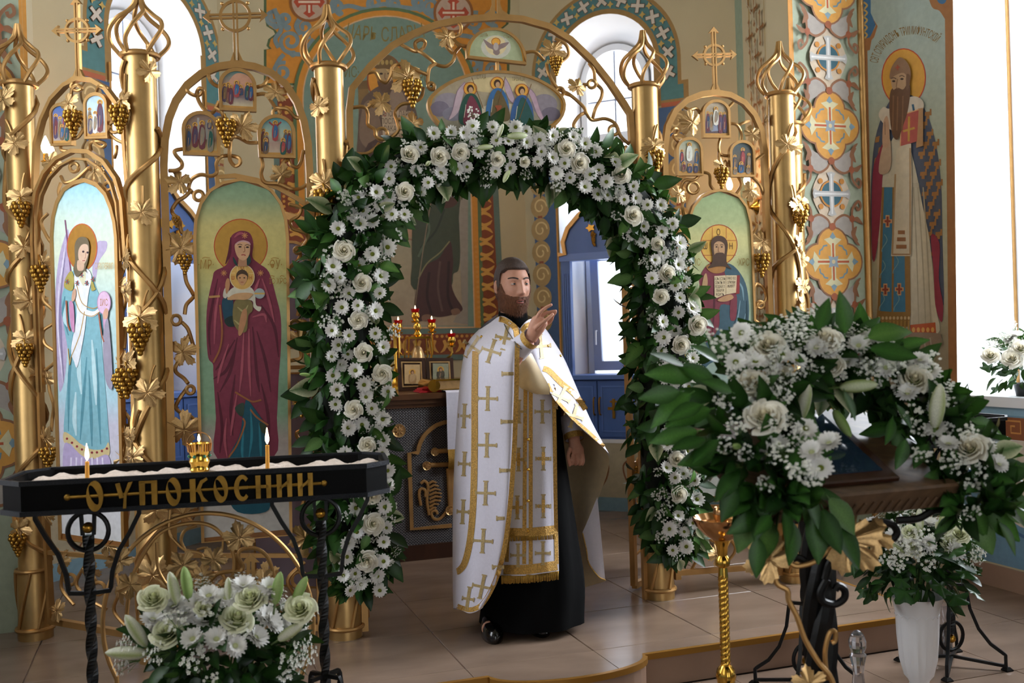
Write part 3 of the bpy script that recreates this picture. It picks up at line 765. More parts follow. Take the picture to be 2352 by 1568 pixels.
# throne and seated figure
pt.poly('#7d6138', [(822, 200), (846, 196), (850, 330), (846, 460), (828, 460)], 0)
pt.poly('#6b5230', [(820, 188), (848, 184), (848, 204), (822, 206)], 0)
pt.disc('#c8872d', 884, 182, 40, 55, rim='#8a3f1c'); 
pt.poly('#5d4a3e', [(845, 215), (880, 195), (925, 200), (950, 240), (962, 300), (955, 380), (830, 400), (822, 300), (828, 240)])
pt.poly('#7a6350', [(832, 250), (850, 230), (868, 260), (880, 330), (860, 350), (826, 320)]); pt.poly('#8a7462', [(898, 210), (918, 205), (935, 245), (915, 275), (895, 240)])
pt.poly('#4a3630', [(845, 330), (960, 320), (985, 420), (965, 470), (830, 470)])
pt.poly('#a58a63', [(862, 160), (905, 160), (902, 185), (893, 204), (884, 210), (874, 204), (866, 185)])
pt.poly('#5a4230', [(866, 185), (884, 192), (902, 185), (896, 208), (884, 216), (873, 208)])
pt.poly('#6d5330', [(862, 158), (858, 140), (872, 130), (885, 126), (898, 130), (910, 142), (905, 162), (884, 158)])
for x in (868, 878, 888, 898): pt.disc('#a98c50', x, 144, 4, 6, 8)
for x in (875, 893): pt.disc('#2e2018', x, 170, 4, 2.5, 8)
pt.stroke('#8a6a4c', 3, [(884, 168), (883, 180), (887, 182)], 2)
pt.poly('#b09a80', [(876, 252), (950, 256), (948, 330), (930, 350), (880, 345)], 0)
pt.text('#9a3d2a', 'З', 883, 268, 16, .7); 
for i, tx in enumerate(('АПОВ  ДАРУТ', 'ПОСЛОК СКАЗ', 'РАКАМ МНЕ', 'ЖИЗНЬ')): pt.text('#4a3a2e', tx, 914, 268 + 17*i, 13, .62)
# standing figure lower down, seen through the royal gate
pt.poly('#a88468', [(860, 515), (960, 512), (960, 545), (870, 548)], 0); pt.stroke('#8f6a55', 4, [(866, 522), (955, 520)], 1); pt.stroke('#8f6a55', 4, [(872, 552), (915, 547), (955, 552)], 3)
pt.poly('#8e8478', [(1050, 440), (1074, 440), (1074, 745), (1040, 740), (1060, 700)], 0)
pt.poly('#3c4434', [(950, 430), (1050, 420), (1053, 500), (1056, 580), (1052, 620), (1040, 630), (1030, 660), (950, 664), (946, 600), (946, 500)])
pt.poly('#432826', [(1032, 552), (1040, 600), (1036, 650), (1045, 680), (1062, 710), (1040, 722), (1010, 728), (985, 726), (965, 738), (952, 725), (952, 690), (962, 640), (980, 608), (1010, 590)])
pt.poly('#4a3028', [(1006, 430), (1050, 425), (1050, 465), (1030, 478), (1008, 472)])
pt.stroke('#7b7550', 3, [(1032, 554), (1010, 580), (980, 605), (960, 640)], 4); pt.stroke('#2d352a', 5, [(1020, 480), (1000, 530), (965, 570)], 4); pt.stroke('#52604c', 5, [(975, 490), (985, 530), (960, 590)], 4); pt.stroke('#57403a', 5, [(1010, 600), (1005, 660), (1015, 715)], 4); pt.stroke('#2c1816', 6, [(985, 625), (980, 680), (990, 720)], 4); pt.stroke('#2c1816', 6, [(1030, 600), (1028, 680), (1040, 715)], 4)
pt.stroke('#7c6a55', 2.5, [(990, 455), (970, 580), (948, 735)], 2)
pt.poly('#7a5a48', [(970, 724), (985, 722), (992, 732), (978, 738), (968, 734)]); pt.poly('#7a5a48', [(1035, 712), (1050, 708), (1056, 718), (1040, 724)])
pt.done(back, 'mural', 'paint')
# red and gold ornament bands
pt = Paint(bp0, bn, 0.00013)
def redband(x0, y0, x1, y1, lean=.03):
    vert = abs(y1 - y0) > abs(x1 - x0); w = 52 if vert else 48; n = int((abs(y1 - y0) if vert else abs(x1 - x0))/33)
    L = lambda t, k: (x0 + (x1 - x0)*t + (k*w if vert else 0), y0 + (y1 - y0)*t + (0 if vert else k*w))
    pt.poly('#5c7068', [L(0, -.75), L(1, -.75), L(1, .75), L(0, .75)], 0); pt.poly('#7c3a1c', [L(0, -.5), L(1, -.5), L(1, .5), L(0, .5)], 0)
    for i in range(n):
        t0, t = (i + .5)/n, 1.0/n
        for s in (-.33, .0, .33): pt.disc('#c58a3c', *L(t0 + s*t, -.37), 3.6, 3.6, 8)
        A = lambda a, k: L(t0 + a*t, k)
        pt.poly('#c99545', [A(-.45, .42), A(-.3, .25), A(-.2, .05), A(-.3, -.15), A(-.1, -.2), A(0, -.02), A(.1, -.2), A(.3, -.15), A(.2, .05), A(.3, .25), A(.45, .42), A(.15, .32), A(0, .15), A(-.15, .32)], 2)
redband(662, 200, 672, 480); redband(1100, 330, 1122, 780); redband(672, 480, 690, 800)
redband(700, 795, 1145, 788)
pt.done(back, 'ornament_band', 'paint')

# standing bishop painted on the angled wall
n_ = wall_saint; a3 = I(*PQ); b3 = I(*PS); d = (b3 - a3).normalized(); nn = Vector((d.y, -d.x, 0))
pt = Paint(a3, nn, 0.00013)
F = lambda *a: pt.poly(*a)
F('#9c6a3e', [(1978, -260), (2186, -300), (2200, 985), (2004, 950)], 0)
pt.bands([(0, '#8fa6a6'), (.3, '#a3b0a6'), (.55, '#aeb29a'), (.72, '#b9b59b'), (.85, '#9a8f78'), (1, '#8a7a60')], 0, 0, -260, 975, clip=lambda y: (1990 + .02*(y), 2170 + .0105*y), n=30)
F('#3d6a90', [(1978, 0), (2000, -10), (2000, 30), (2012, 55), (1998, 88), (1986, 92)], 0); F('#a06a3c', [(1980, 90), (1998, 86), (2012, 58), (2004, 40), (2016, 60), (2008, 85), (2002, 92), (1998, 115), (1985, 118)], 0)
F('#9c6a3e', [(2132, -30), (2178, -30), (2180, 40), (2172, 45), (2158, 25), (2140, 15)]); F('#3d6a90', [(2145, -30), (2175, -30), (2172, 5), (2155, 5)])
for i in range(5): pt.stroke('#c9a45c', 4, [(1984, 5 + i*17), (1992, 12 + i*17), (1986, 20 + i*17)], 3)
pt.text('#8a6c3a', 'СВТ.СПИРИДОНЪ ТРИМИФУНТСКІЙ', 2070, 84, 20, .345, -.34, arc=82)
pt.disc('#cf9a3e', 2076, 178, 50, 66, rim='#b8432a', rw=2.5)
# mantle
F('#4b5468', [(2042, 235), (2070, 215), (2105, 225), (2130, 262), (2150, 330), (2162, 420), (2165, 540), (2168, 700), (2150, 640), (2128, 520), (2100, 380), (2060, 330), (2030, 330), (2012, 400), (2008, 520), (2004, 600), (2000, 480), (2004, 370), (2015, 300)])
for i in range(15):
    for j in range(5):
        if (i + j) % 2: continue
        y = 262 + i*23; x0 = 2108 + i*2.1 + j*11.5
        if x0 > 2160 or (i < 3 and x0 > 2136): continue
        F('#a0713f', [(x0 - 6, y - 5), (x0 + 5, y - 6), (x0 + 5, y - 12), (x0 + 9, y - 12), (x0 + 9, y + 3), (x0 + 4, y + 3), (x0 + 4, y + 11), (x0 - 3, y + 11), (x0 - 3, y + 4), (x0 - 7, y + 4)], 0)
for i in range(7): F('#a0713f', [(2013 - i*1.2 + (i % 2)*8, 315 + 24*i), (2022 - i*1.2 + (i % 2)*8, 312 + 24*i), (2020 - i*1.2 + (i % 2)*8, 326 + 24*i), (2011 - i*1.2 + (i % 2)*8, 328 + 24*i)], 0)
F('#c6bda6', [(2046, 330), (2075, 300), (2100, 370), (2118, 460), (2138, 560), (2150, 700), (2152, 770), (2030, 785), (2016, 700), (2020, 520), (2030, 400)])
pt.bands([(0, '#b9b09a'), (.5, '#cfc6ae'), (1, '#b0a690')], 0, 0, 420, 765, clip=lambda y: (2094 + .01*(y-420), 2112 + .1*(y - 420)), n=8)
for a, b in ((2100, 2112), (2110, 2128), (2122, 2140)): pt.stroke('#a79d87', 3, [(a, 430), ((a + b)/2 + 1, 580), (b, 750)], 4)
F('#8c2f45', [(2006, 400), (2020, 350), (2030, 335), (2028, 420), (2022, 520), (2010, 600), (2004, 560)]); F('#8c2f45', [(2140, 540), (2160, 560), (2158, 640), (2168, 700), (2164, 740), (2150, 700), (2146, 620)])
F('#b3552f', [(2092, 746), (2150, 740), (2152, 764), (2094, 770)], 0)
for i in range(5): pt.disc('#d7a057', 2100 + i*11, 757, 4, 6, 8, )
F('#8f7a68', [(2028, 768), (2150, 764), (2164, 780), (2166, 795), (2120, 806), (2040, 812), (2022, 800)])
for i in range(8): pt.stroke('#a89a8c', 3, [(2040 + i*14, 775), (2038 + i*15, 802)], 1)
F('#8a5048', [(2126, 806), (2136, 793), (2150, 796), (2154, 812), (2142, 818), (2130, 814)]); F('#7a4038', [(2046, 808), (2062, 806), (2066, 822), (2048, 824)])
# long stole, blue with gold edges
F('#8d6a34', [(2028, 430), (2090, 430), (2094, 720), (2090, 750), (2014, 752), (2018, 700)], 0)
F('#3a7390', [(2033, 430), (2052, 430), (2050, 716), (2024, 714)], 0); F('#3f7b9c', [(2056, 580), (2080, 580), (2082, 716), (2054, 716)], 0)
for cx, cy in ((2041, 508), (2036, 665), (2068, 664)):
    pt.stroke('#d0a070', 9, [(cx, cy - 14), (cx, cy + 14)], 1); pt.stroke('#d0a070', 9, [(cx - 10, cy), (cx + 10, cy)], 1); pt.stroke('#8a3a2a', 5, [(cx, cy - 11), (cx, cy + 11)], 1); pt.stroke('#8a3a2a', 5, [(cx - 7, cy), (cx + 7, cy)], 1)
for cx, cy in ((2040, 560), (2036, 620), (2066, 610), (2034, 695), (2068, 695)): pt.stroke('#7fa3a6', 1.6, [(cx - 6 + 12*math.sin(.5*i)*.5, cy - 22 + 4*i) for i in range(11)], 3)
for i in range(9): pt.disc('#cbb184', 2022 + 8.6*i, 730, 3, 4, 8); pt.stroke('#a5803f', 4, [(2022 + 8.6*i, 736), (2021 + 8.6*i, 768)], 1)
# pallium
F('#c9bda4', [(2062, 345), (2075, 332), (2096, 330), (2098, 420), (2096, 588), (2050, 588), (2056, 470)], 0)
pt.stroke('#93704d', 3, [(2052, 584), (2094, 584)], 1); pt.stroke('#a98a62', 4, [(2094, 340), (2094, 584)], 1); pt.stroke('#a98a62', 4, [(2060, 400), (2053, 584)], 1)
for i, (y, w) in enumerate(((534, 8), (550, 10), (567, 12))): F('#94653f', [(2074 - w, y - 5), (2074 + w, y - 5), (2074 + w, y + 4), (2074 - w, y + 4)], 0)
F('#c9bfae', [(2046, 250), (2060, 232), (2085, 225), (2108, 222), (2124, 234), (2122, 256), (2092, 300), (2052, 300), (2022, 268), (2032, 246)])
pt.stroke('#2e5a78', 5, [(2100, 240), (2103, 256)], 1)
# raised hand, book, beard, face, cap
F('#b59a80', [(2022, 395), (2030, 340), (2046, 318), (2050, 340), (2050, 380), (2040, 398)]); F('#b9967a', [(2031, 335), (2032, 285), (2038, 268), (2043, 270), (2046, 290), (2047, 325), (2042, 338)])
pt.stroke('#7d5f4a', 1.5, [(2036, 280), (2037, 310)], 1)
F('#b08a62', [(2112, 250), (2124, 248), (2124, 335), (2108, 340)], 0); F('#a9524a', [(2073, 265), (2114, 252), (2110, 325), (2072, 336)], 0)
pt.stroke('#d1a173', 2.5, [(2073, 265), (2114, 252)], 1); pt.stroke('#d1a173', 2.5, [(2073, 265), (2072, 336)], 1)
pt.stroke('#b98d3e', 5, [(2092, 268), (2091, 325)], 1); pt.stroke('#b98d3e', 5, [(2078, 302), (2105, 294)], 1)
F('#63452f', [(2050, 208), (2070, 200), (2094, 196), (2090, 250), (2078, 290), (2066, 320), (2054, 310), (2047, 260)])
for x in (2056, 2066, 2078): pt.stroke('#7d5a3e', 3, [(x, 220), (x - 1, 270), (x - 2, 300)], 3)
F('#b0906e', [(2051, 176), (2062, 170), (2082, 168), (2090, 180), (2088, 205), (2070, 212), (2056, 206), (2051, 192)])
F('#63452f', [(2054, 210), (2066, 202), (2078, 206), (2086, 196), (2092, 190), (2092, 214), (2070, 222), (2054, 218)])
F('#8a6a50', [(2048, 182), (2050, 160), (2060, 142), (2072, 132), (2088, 144), (2096, 165), (2094, 185), (2080, 168), (2060, 174)])
F('#6d503a', [(2086, 172), (2095, 176), (2092, 200), (2086, 205)])
for x, y in ((2057, 187), (2076, 182)): pt.disc('#3a2a20', x, y, 4, 2.4, 8); pt.stroke('#4a3526', 1.8, [(x - 6, y - 6), (x, y - 8), (x + 6, y - 5)], 3)
pt.stroke('#8a6a4e', 2.5, [(2066, 182), (2063, 200), (2067, 203)], 3); pt.stroke('#a34a32', 3, [(2066, 150), (2066, 162)], 1); pt.stroke('#a34a32', 3, [(2061, 156), (2071, 155)], 1)
pt.done(wall_saint, 'mural', 'paint')
# ================================================================ gilded screen: shared ornaments
def vine_leaf_mesh():
    mb = MB()
    half = [(0, 1.0), (.07, .86), (.17, .84), (.18, .72), (.27, .70), (.24, .58), (.22, .50), (.34, .56), (.42, .64), (.52, .60), (.62, .62), (.60, .50), (.68, .44), (.60, .36), (.62, .27), (.50, .22), (.36, .20), (.46, .10), (.56, .06), (.54, -.04), (.58, -.12), (.46, -.14), (.40, -.24), (.28, -.20), (.18, -.26), (.08, -.14), (0, -.02)]
    out = half + [(-x, y) for x, y in half[-2:0:-1]]
    n = len(out); c = (0, .22); V = [(0, 0, .05)]
    veins = [PI/2, .52, PI - .52, -.42, PI + .42]
    for t in (.35, .7, 1.0):
        for x, y in out:
            dx, dy = x - c[0], y - c[1]; a = math.atan2(dy, dx); m = min(abs((a - v_ + PI) % (2*PI) - PI) for v_ in veins)
            z = .07*math.exp(-(m/.22)**2)*t - .12*t*t*(dx*dx + dy*dy)/.5 + .03*math.sin(x*9 + y*7)*t*t
            V.append((dx*t*.72, dy*t*.72, z))
    F = [[0, 1 + (k+1) % n, 1 + k] for k in range(n)]
    for i in range(2):
        for k in range(n):
            a, b = 1 + i*n + k, 1 + i*n + (k+1) % n; F.append([a, b, b + n, a + n])
    mb.add(V, F)
    for a, L in ((0, .5), (1.05, .4), (-1.05, .4), (2.0, .3), (-2.0, .3)):
        mb.tube([(0, 0, .055), (L*.5*math.sin(a), L*.5*math.cos(a), .075), (L*.95*math.sin(a), L*.95*math.cos(a), .03)], [.016, .012, .005], 5)
    mb.tube([(0, 0, .05), (0, -.14, .03), (.03, -.26, -.01)], [.016, .014, .012], 5)
    me = mb.mesh('vine_leaf', 'gold_leaf', True)
    return me
LEAF_ME = vine_leaf_mesh()
def grape_mesh(n=34, name='grape_cluster'):
    mb = MB(); r2 = random.Random(3); pts = []
    rows = [(0.0, .24, 7), (.13, .27, 8), (.27, .22, 7), (.40, .17, 5), (.53, .11, 4), (.66, .05, 2), (.78, 0, 1)]
    for z, R, c in rows:
        for k in range(c):
            a = 2*PI*k/c + z*9; pts.append((R*math.cos(a), R*math.sin(a), -z))
    for p in pts: mb.ball(p, .088, 8)
    mb.tube([(0, 0, -.1), (0, 0, .12), (.04, 0, .25)], .03, 5)
    return mb.mesh(name, 'gold_dark', True)
GRAPE_ME = grape_mesh()
def facing(p, n, up=(0, 0, 1), spin=0.0, scale=1.0):
    """object space: z = outward normal, y = up, x = right."""
    n = Vector(n).normalized(); u = Vector(up); u = (u - n*u.dot(n)).normalized(); x = u.cross(n)
    R = Matrix((x, u, n)).transposed().to_4x4()
    return Matrix.Translation(p) @ R @ Matrix.Rotation(spin, 4, 'Z') @ Matrix.Scale(scale, 4)
def hang(p, scale): return Matrix.Translation(p) @ Matrix.Rotation(rnd.random()*6, 4, 'Z') @ Matrix.Scale(scale, 4)

# ---------------------------------------------------------------- columns
COLTOP = 2.90
def column(u, v, label, seed, marks, front):
    r_ = random.Random(seed); b = I(u, v, PZ); t = thing('gold_column', label, 'column', b, 0, 'gilded columns of the icon screen', 'thing')
    T = Matrix.Translation(b); H = COLTOP - PZ; R = .07
    mb = MB(); mb.lathe([(.082, 0), (.082, .05), (.078, .055), (.078, .33), (R, .35), (R, H), (R - .008, H)], 32, T); part('shaft', mb, 'gold', t)
    def ring(z, rad, th): m_ = MB(); m_.tube([b + Vector((rad*math.cos(a), rad*math.sin(a), z)) for a in [2*PI*i/28 for i in range(28)]], th, 8, closed=True); part('ring', m_, 'gold_bar', t)
    ring(.05, .084, .011); ring(.34, .080, .010); ring(H, .079, .012)
    for k in range(5):
        mb = MB(); a0 = 2*PI*k/5 + .3
        mb.tube([b + Vector((.083*math.cos(a0 + .9*i/8), .083*math.sin(a0 + .9*i/8), .06 + .275*i/8)) for i in range(9)], .0085, 6); part('wrapped_band', mb, 'gold_bar', t)
    for k in range(6):                      # onion-shaped wire finial
        mb = MB(); a0 = 2*PI*k/6 + .2
        prof = [(0, .082, 0), (.05, .122, .18), (.10, .130, .42), (.15, .108, .70), (.19, .062, .98), (.235, .022, 1.15), (.30, .006, 1.2)]
        mb.tube(catmull([b + Vector((rr*math.cos(a0 + tw), rr*math.sin(a0 + tw), H + z)) for z, rr, tw in prof], 4), .0100, 7); part('finial_wire', mb, 'gold_bar', t)
    def strand(th0, turns, z0, z1, wob, off=.080, rad=.0115):
        m_ = MB(); n = 60; pts = []
        for i in range(n + 1):
            f = i/n; th = th0 + turns*2*PI*f + wob*math.sin(f*17 + seed); z = z0 + (z1 - z0)*f + .03*math.sin(f*23 + seed)
            pts.append(b + Vector((off*math.cos(th), off*math.sin(th), z)))
        m_.tube(pts, rad, 6); part('vine', m_, 'gold_bar', t)
        return pts
    s1 = strand(r_.random()*6, 4.2, .36, H - .05, .5); s2 = strand(r_.random()*6, -2.6, .36, H - .35, .6, .08)
    fa = math.atan2(front.y, front.x)
    for kind, z, da, sc in marks:
        th = fa + da; d = Vector((math.cos(th), math.sin(th), 0)); p = b + d*.092 + Vector((0, 0, z - PZ))
        if kind in 'LB': put('leaf', LEAF_ME, t, facing(p, d + Vector((0, 0, .12)), spin=r_.uniform(-.7, .7) + PI*(.9 if kind == 'B' else 0), scale=.135*sc))
        if kind in 'GB': put('grape_cluster', GRAPE_ME, t, hang(p + d*.012 + Vector((0, 0, -.03*sc)), .125*sc))
        tw = MB(); th2 = th + r_.uniform(-.7, .7); q = [b + Vector((.078*math.cos(th + (th2 - th)*f), .078*math.sin(th + (th2 - th)*f), z - PZ + .12*f + .02*math.sin(f*3))) for f in (0, .25, .5, .75, 1)]
        tw.tube(catmull(q, 3), .0055, 6); part('tendril', tw, 'gold_bar', t)
def zy(py, depth, x): return CAMZ + (784 - .03*(x - 1176) - py)/FPX*depth
FR = lambda u, v: (CAMP - I(u, v, CAMZ)).normalized()
def marks(x, depth, lst): return [(k, zy(y, depth, x), da, sc) for k, y, da, sc in lst]
column(-1.735, 0, 'gold column with vines between the archangel panel and the icon of the woman in maroon', 11,
       marks(345, 4.55, [('L', 175, .45, .9), ('B', 240, -1.1, 1.1), ('L', 495, -.1, 1), ('B', 730, -.35, 1.25), ('B', 830, -1.2, 1.2), ('L', 900, -.1, 1.1), ('L', 1045, -1.0, 1.1), ('L', 1000, -1.3, .8), ('L', 1165, .1, 1.1), ('L', 1310, -.1, 1.3), ('L', 600, -1.35, .9), ('L', 670, -1.3, .9)]), FR(-1.735, 0))
column(-.88, 0, 'gold column with a finial of wires rising behind the flower arch by the woman\'s icon', 12,
       marks(755, 4.82, [('L', 255, -.6, .9), ('B', 430, -.35, 1.35), ('L', 385, 1.0, .8), ('L', 900, .3, 1)]), FR(-.88, 0))
column(.812, 0, 'gold column rising behind the flower arch beside the bearded man\'s icon', 13,
       marks(1485, 5.37, [('B', 345, .45, 1.15), ('L', 560, 0, 1)]), FR(.812, 0))
column(1.667, 0, 'gold column with looping vine on the far side of the bearded man\'s icon', 14,
       marks(1790, 5.65, [('L', 340, .3, 1.0), ('B', 480, 1.0, 1.05), ('L', 280, -1.3, .7), ('L', 560, 1.2, .8), ('L', 660, 1.1, .8), ('L', 700, 1.3, .7)]), FR(1.667, 0))
column(-2.315, .64, 'gold column at the outer end of the archangel panel against the painted pier', 15,
       marks(60, 5.03, [('L', 245, -.9, 1.1), ('L', 345, -.3, 1), ('B', 465, -.1, 1.1), ('L', 575, 0, 1), ('L', 695, .2, 1.3), ('B', 780, -.1, 1), ('L', 860, .6, .9), ('B', 1200, -.7, 1)]), FR(-2.315, .64))
column(2.20, .68, 'gold column standing half hidden behind another beside the painted quatrefoils', 16,
       marks(1825, 6.5, [('L', 350, .2, .9), ('B', 470, .6, 1), ('L', 600, .5, .9), ('L', 660, .6, .8), ('L', 760, .5, .8)]), FR(2.20, .68))

# ---------------------------------------------------------------- openwork frames between the columns
N0 = -ID(0, 1)
def plane_of(a, b):
    A, B = I(*a), I(*b); d = (B - A).normalized(); n = Vector((d.y, -d.x, 0))
    if n.dot(CAMP - A) < 0: n = -n
    return A, n
PLM = (I(0, 0), N0)
PLL = plane_of((-1.735, 0), (-2.315, .64))
PLR = plane_of((1.667, 0), (2.20, .68))
class Panel:
    def __init__(s, name, label, pl, base, group='openwork frames of the icon screen'):
        s.pl = pl; s.t = thing(name, label, 'icon screen', base, 0, group)
    def at(s, x, y, off=0.0): return hitplane(x, y, s.pl[0], s.pl[1]) + s.pl[1]*off
    def bar(s, pts, w=.03, h=.03, name='frame_bar', off=0.0, sub=0, m='gold_bar'):
        q = [s.at(x, y, off) for x, y in pts]
        if sub: q = catmull(q, sub)
        mb = MB(); mb.bar(q, w, h, up=s.pl[1]); return part(name, mb, m, s.t)
    def vine(s, pts, r=.0092, off=0.0, sub=5):
        n = len(pts); q = catmull([s.at(x, y, off + .012*math.sin(i*1.7)) for i, (x, y) in enumerate(pts)], sub)
        mb = MB(); mb.tube(q, r, 7); part('vine', mb, 'gold_bar', s.t)
    def loop(s, x, y, r, r3=.0088):
        mb = MB(); mb.tube([s.at(x + r*math.cos(2*PI*i/16), y + r*math.sin(2*PI*i/16), .008) for i in range(16)], r3, 7, closed=True); part('vine_curl', mb, 'gold_bar', s.t)
    def leaf(s, x, y, sc=1.0, spin=None):
        put('leaf', LEAF_ME, s.t, facing(s.at(x, y, .022), s.pl[1] + Vector((rnd.uniform(-.25, .25), 0, rnd.uniform(-.2, .3))), spin=rnd.uniform(-2, 2) if spin is None else spin, scale=.132*sc))
    def grapes(s, x, y, sc=1.0): put('grape_cluster', GRAPE_ME, s.t, hang(s.at(x, y, .03), .125*sc))
    def cross(s, x, y, R, foot, top, armw):
        """gilded cross: doubled bars with arrow tips, ring and four knobs; px units of the photograph."""
        mb = MB(); n = s.pl[1]; th = n*.014
        def pr(pts): mb.prism([s.at(a, b, -.007) for a, b in pts], th)
        lean = .03
        X = lambda a, b: (x + a - lean*(-b), y + b + lean*(-a))
        def arm(dx, dy, L0, L1):
            qx, qy = -dy, dx; g, w = armw*.18, armw*.62
            for sg in (-1, 1):
                pr([X(dx*L0 + qx*sg*g, dy*L0 + qy*sg*g), X(dx*L1 + qx*sg*g, dy*L1 + qy*sg*g), X(dx*L1 + qx*sg*w, dy*L1 + qy*sg*w), X(dx*L0 + qx*sg*w, dy*L0 + qy*sg*w)])
            if L1 < foot - y - 4 or dy <= 0:
                a = armw*1.55
                pr([X(dx*L1 + qx*w*.6, dy*L1 + qy*w*.6), X(dx*(L1 - armw*.4) + qx*a, dy*(L1 - armw*.4) + qy*a), X(dx*(L1 + armw*1.5), dy*(L1 + armw*1.5)), X(dx*(L1 - armw*.4) - qx*a, dy*(L1 - armw*.4) - qy*a), X(dx*L1 - qx*w*.6, dy*L1 - qy*w*.6)])
        arm(-1, 0, 0, R*1.75); arm(1, 0, 0, R*1.75); arm(0, -1, 0, (y - top) - armw*1.5); arm(0, 1, 0, foot - y)
        for sg in (-1, 1):
            pr([X(sg*armw*.5, foot - y - armw*3), X(sg*armw*1.4, foot - y - armw*.8), X(sg*armw*3.2, foot - y + 3), X(sg*armw*.1, foot - y + 2)])
        part('cross', mb, 'gold_bar', s.t)
        mb = MB(); mb.bar([s.at(*X(R*math.cos(a), R*math.sin(a))) for a in [2*PI*i/32 for i in range(32)]], .013, .012, up=n, closed=True)
        for a in (PI/4, 3*PI/4, 5*PI/4, 7*PI/4): mb.ball(s.at(*X(R*1.22*math.cos(a), R*1.22*math.sin(a))), .009, 8)
        part('cross_ring', mb, 'gold_bar', s.t)

# frame with the woman's icon
A = Panel('arched_frame', 'gilded openwork arch with three small icons above the woman in maroon', PLM, I(-1.28, 0, PZ))
A.bar([(402, 1455), (393, 1000), (383, 600), (376, 380), (379, 320), (388, 272), (404, 232), (430, 196), (462, 170), (500, 154), (542, 148), (584, 154), (622, 168), (656, 195), (682, 235), (698, 280), (707, 330), (711, 400), (717, 650), (727, 1000), (738, 1460)], .034, .03)
A.bar([(402, 1440), (560, 1440), (738, 1440)], .03, .03)
A.bar([(500, 440), (499, 405), (540, 402), (590, 412), (640, 430), (690, 458), (716, 478)], .022, .012, 'inner_arch', -.02)
A.bar([(404, 1275), (735, 1275)], .02, .02)
A.cross(540, 37, 34, 147, -30, 10)
for v_ in ([(478, 162), (480, 180), (490, 192), (503, 198)], [(425, 200), (432, 212), (445, 218), (458, 217), (465, 208), (458, 204), (452, 213), (457, 232), (468, 252), (480, 260), (492, 254), (503, 232)], [(388, 392), (405, 392), (417, 384), (417, 371), (404, 357), (402, 347), (420, 341)],
           [(495, 248), (508, 258), (516, 276)], [(530, 322), (527, 350), (529, 368), (540, 380), (551, 376), (550, 365), (537, 358), (520, 357), (505, 362), (497, 375), (498, 395), (485, 404), (460, 402), (440, 412), (434, 432), (446, 446)], [(528, 325), (535, 316), (548, 316), (570, 326), (592, 328)],
           [(590, 200), (605, 196), (616, 178)], [(588, 217), (610, 218), (625, 235), (634, 246), (645, 249), (660, 252), (678, 268), (696, 270)], [(600, 362), (603, 380), (600, 400), (610, 418), (640, 422), (668, 434), (690, 432), (710, 420)], [(662, 364), (668, 380), (682, 384), (692, 370), (697, 345)],
           [(440, 436), (425, 452), (408, 462), (396, 480), (398, 492), (412, 504), (414, 520), (420, 535), (440, 538)], [(424, 625), (429, 650), (442, 672), (444, 682), (428, 700), (424, 722)], [(418, 740), (432, 756), (443, 790), (448, 800)], [(435, 768), (424, 784)], [(412, 828), (403, 842), (405, 855), (422, 868), (432, 880)], [(428, 893), (412, 915), (404, 935), (416, 948), (438, 956), (450, 970)],
           [(640, 400), (652, 372), (664, 366)], [(665, 470), (690, 478), (686, 495), (668, 508), (672, 525), (700, 535), (706, 550), (690, 575)], [(676, 580), (682, 572), (690, 585), (684, 598), (668, 612), (666, 630), (680, 648)], [(708, 655), (705, 680), (692, 695), (684, 725)], [(683, 735), (700, 740), (708, 752)], [(690, 800), (690, 822), (668, 828)], [(720, 880), (700, 880), (680, 890), (672, 915), (680, 925)], [(706, 955), (715, 975), (700, 985), (682, 995), (690, 1010), (715, 1000)], [(684, 1050), (700, 1075), (690, 1100), (705, 1130), (694, 1160)],
           [(460, 1440), (470, 1380), (520, 1330), (560, 1350), (600, 1400), (640, 1440)], [(420, 1300), (450, 1340), (430, 1400), (470, 1430)], [(700, 1290), (660, 1330), (680, 1380), (650, 1430)]):
    A.vine(v_)
for x, y, r in ((404, 735, 11), (456, 450, 11), (437, 895, 9), (634, 260, 8), (683, 575, 7), (677, 746, 10), (500, 1330, 16), (688, 1330, 18)): A.loop(x, y, r)
for x, y, sc in ((632, 214, .95), (646, 402, .85), (412, 420, 1.0), (416, 570, 1.35), (420, 808, 1.1), (424, 985, 1.35), (556, 294, 1.15), (688, 782, 1.0), (694, 905, 1.0), (420, 1180, 1.1), (700, 1235, 1.2), (610, 1320, 1.0), (450, 1320, 1.0), (560, 1390, 1.0), (678, 1400, 1.0)): A.leaf(x, y, sc)
for x, y, sc in ((518, 282, 1.15), (424, 590, .8), (404, 500, .45), (697, 615, 1.05), (690, 912, .9)): A.grapes(x, y, sc)

# wing with the archangel
B = Panel('arched_frame', 'gilded openwork arch with double inner hoop around the winged figure\'s panel', PLL, I(-2.0, .36, PZ))
B.bar([(118, 1432), (96, 1000), (83, 600), (80, 420), (84, 330), (98, 275), (120, 228), (150, 196), (180, 181), (212, 184), (244, 203), (270, 238), (285, 285), (295, 420), (312, 1000), (330, 1470)], .021, .03)
B.bar([(100, 900), (86, 560), (86, 500), (94, 440), (112, 398), (140, 366), (176, 348), (214, 350), (248, 372), (276, 412), (290, 460), (300, 600)], .020, .028, 'hoop', .02, 0)
B.bar([(108, 900), (96, 560), (96, 505), (104, 450), (122, 410), (148, 382), (178, 366), (212, 368), (240, 388), (264, 424), (277, 468), (288, 600)], .011, .02, 'hoop', .02, 0)
B.bar([(120, 1425), (330, 1462)], .03, .03); B.bar([(112, 1268), (315, 1285)], .02, .02)
B.cross(178, 70, 26, 181, -5, 8)
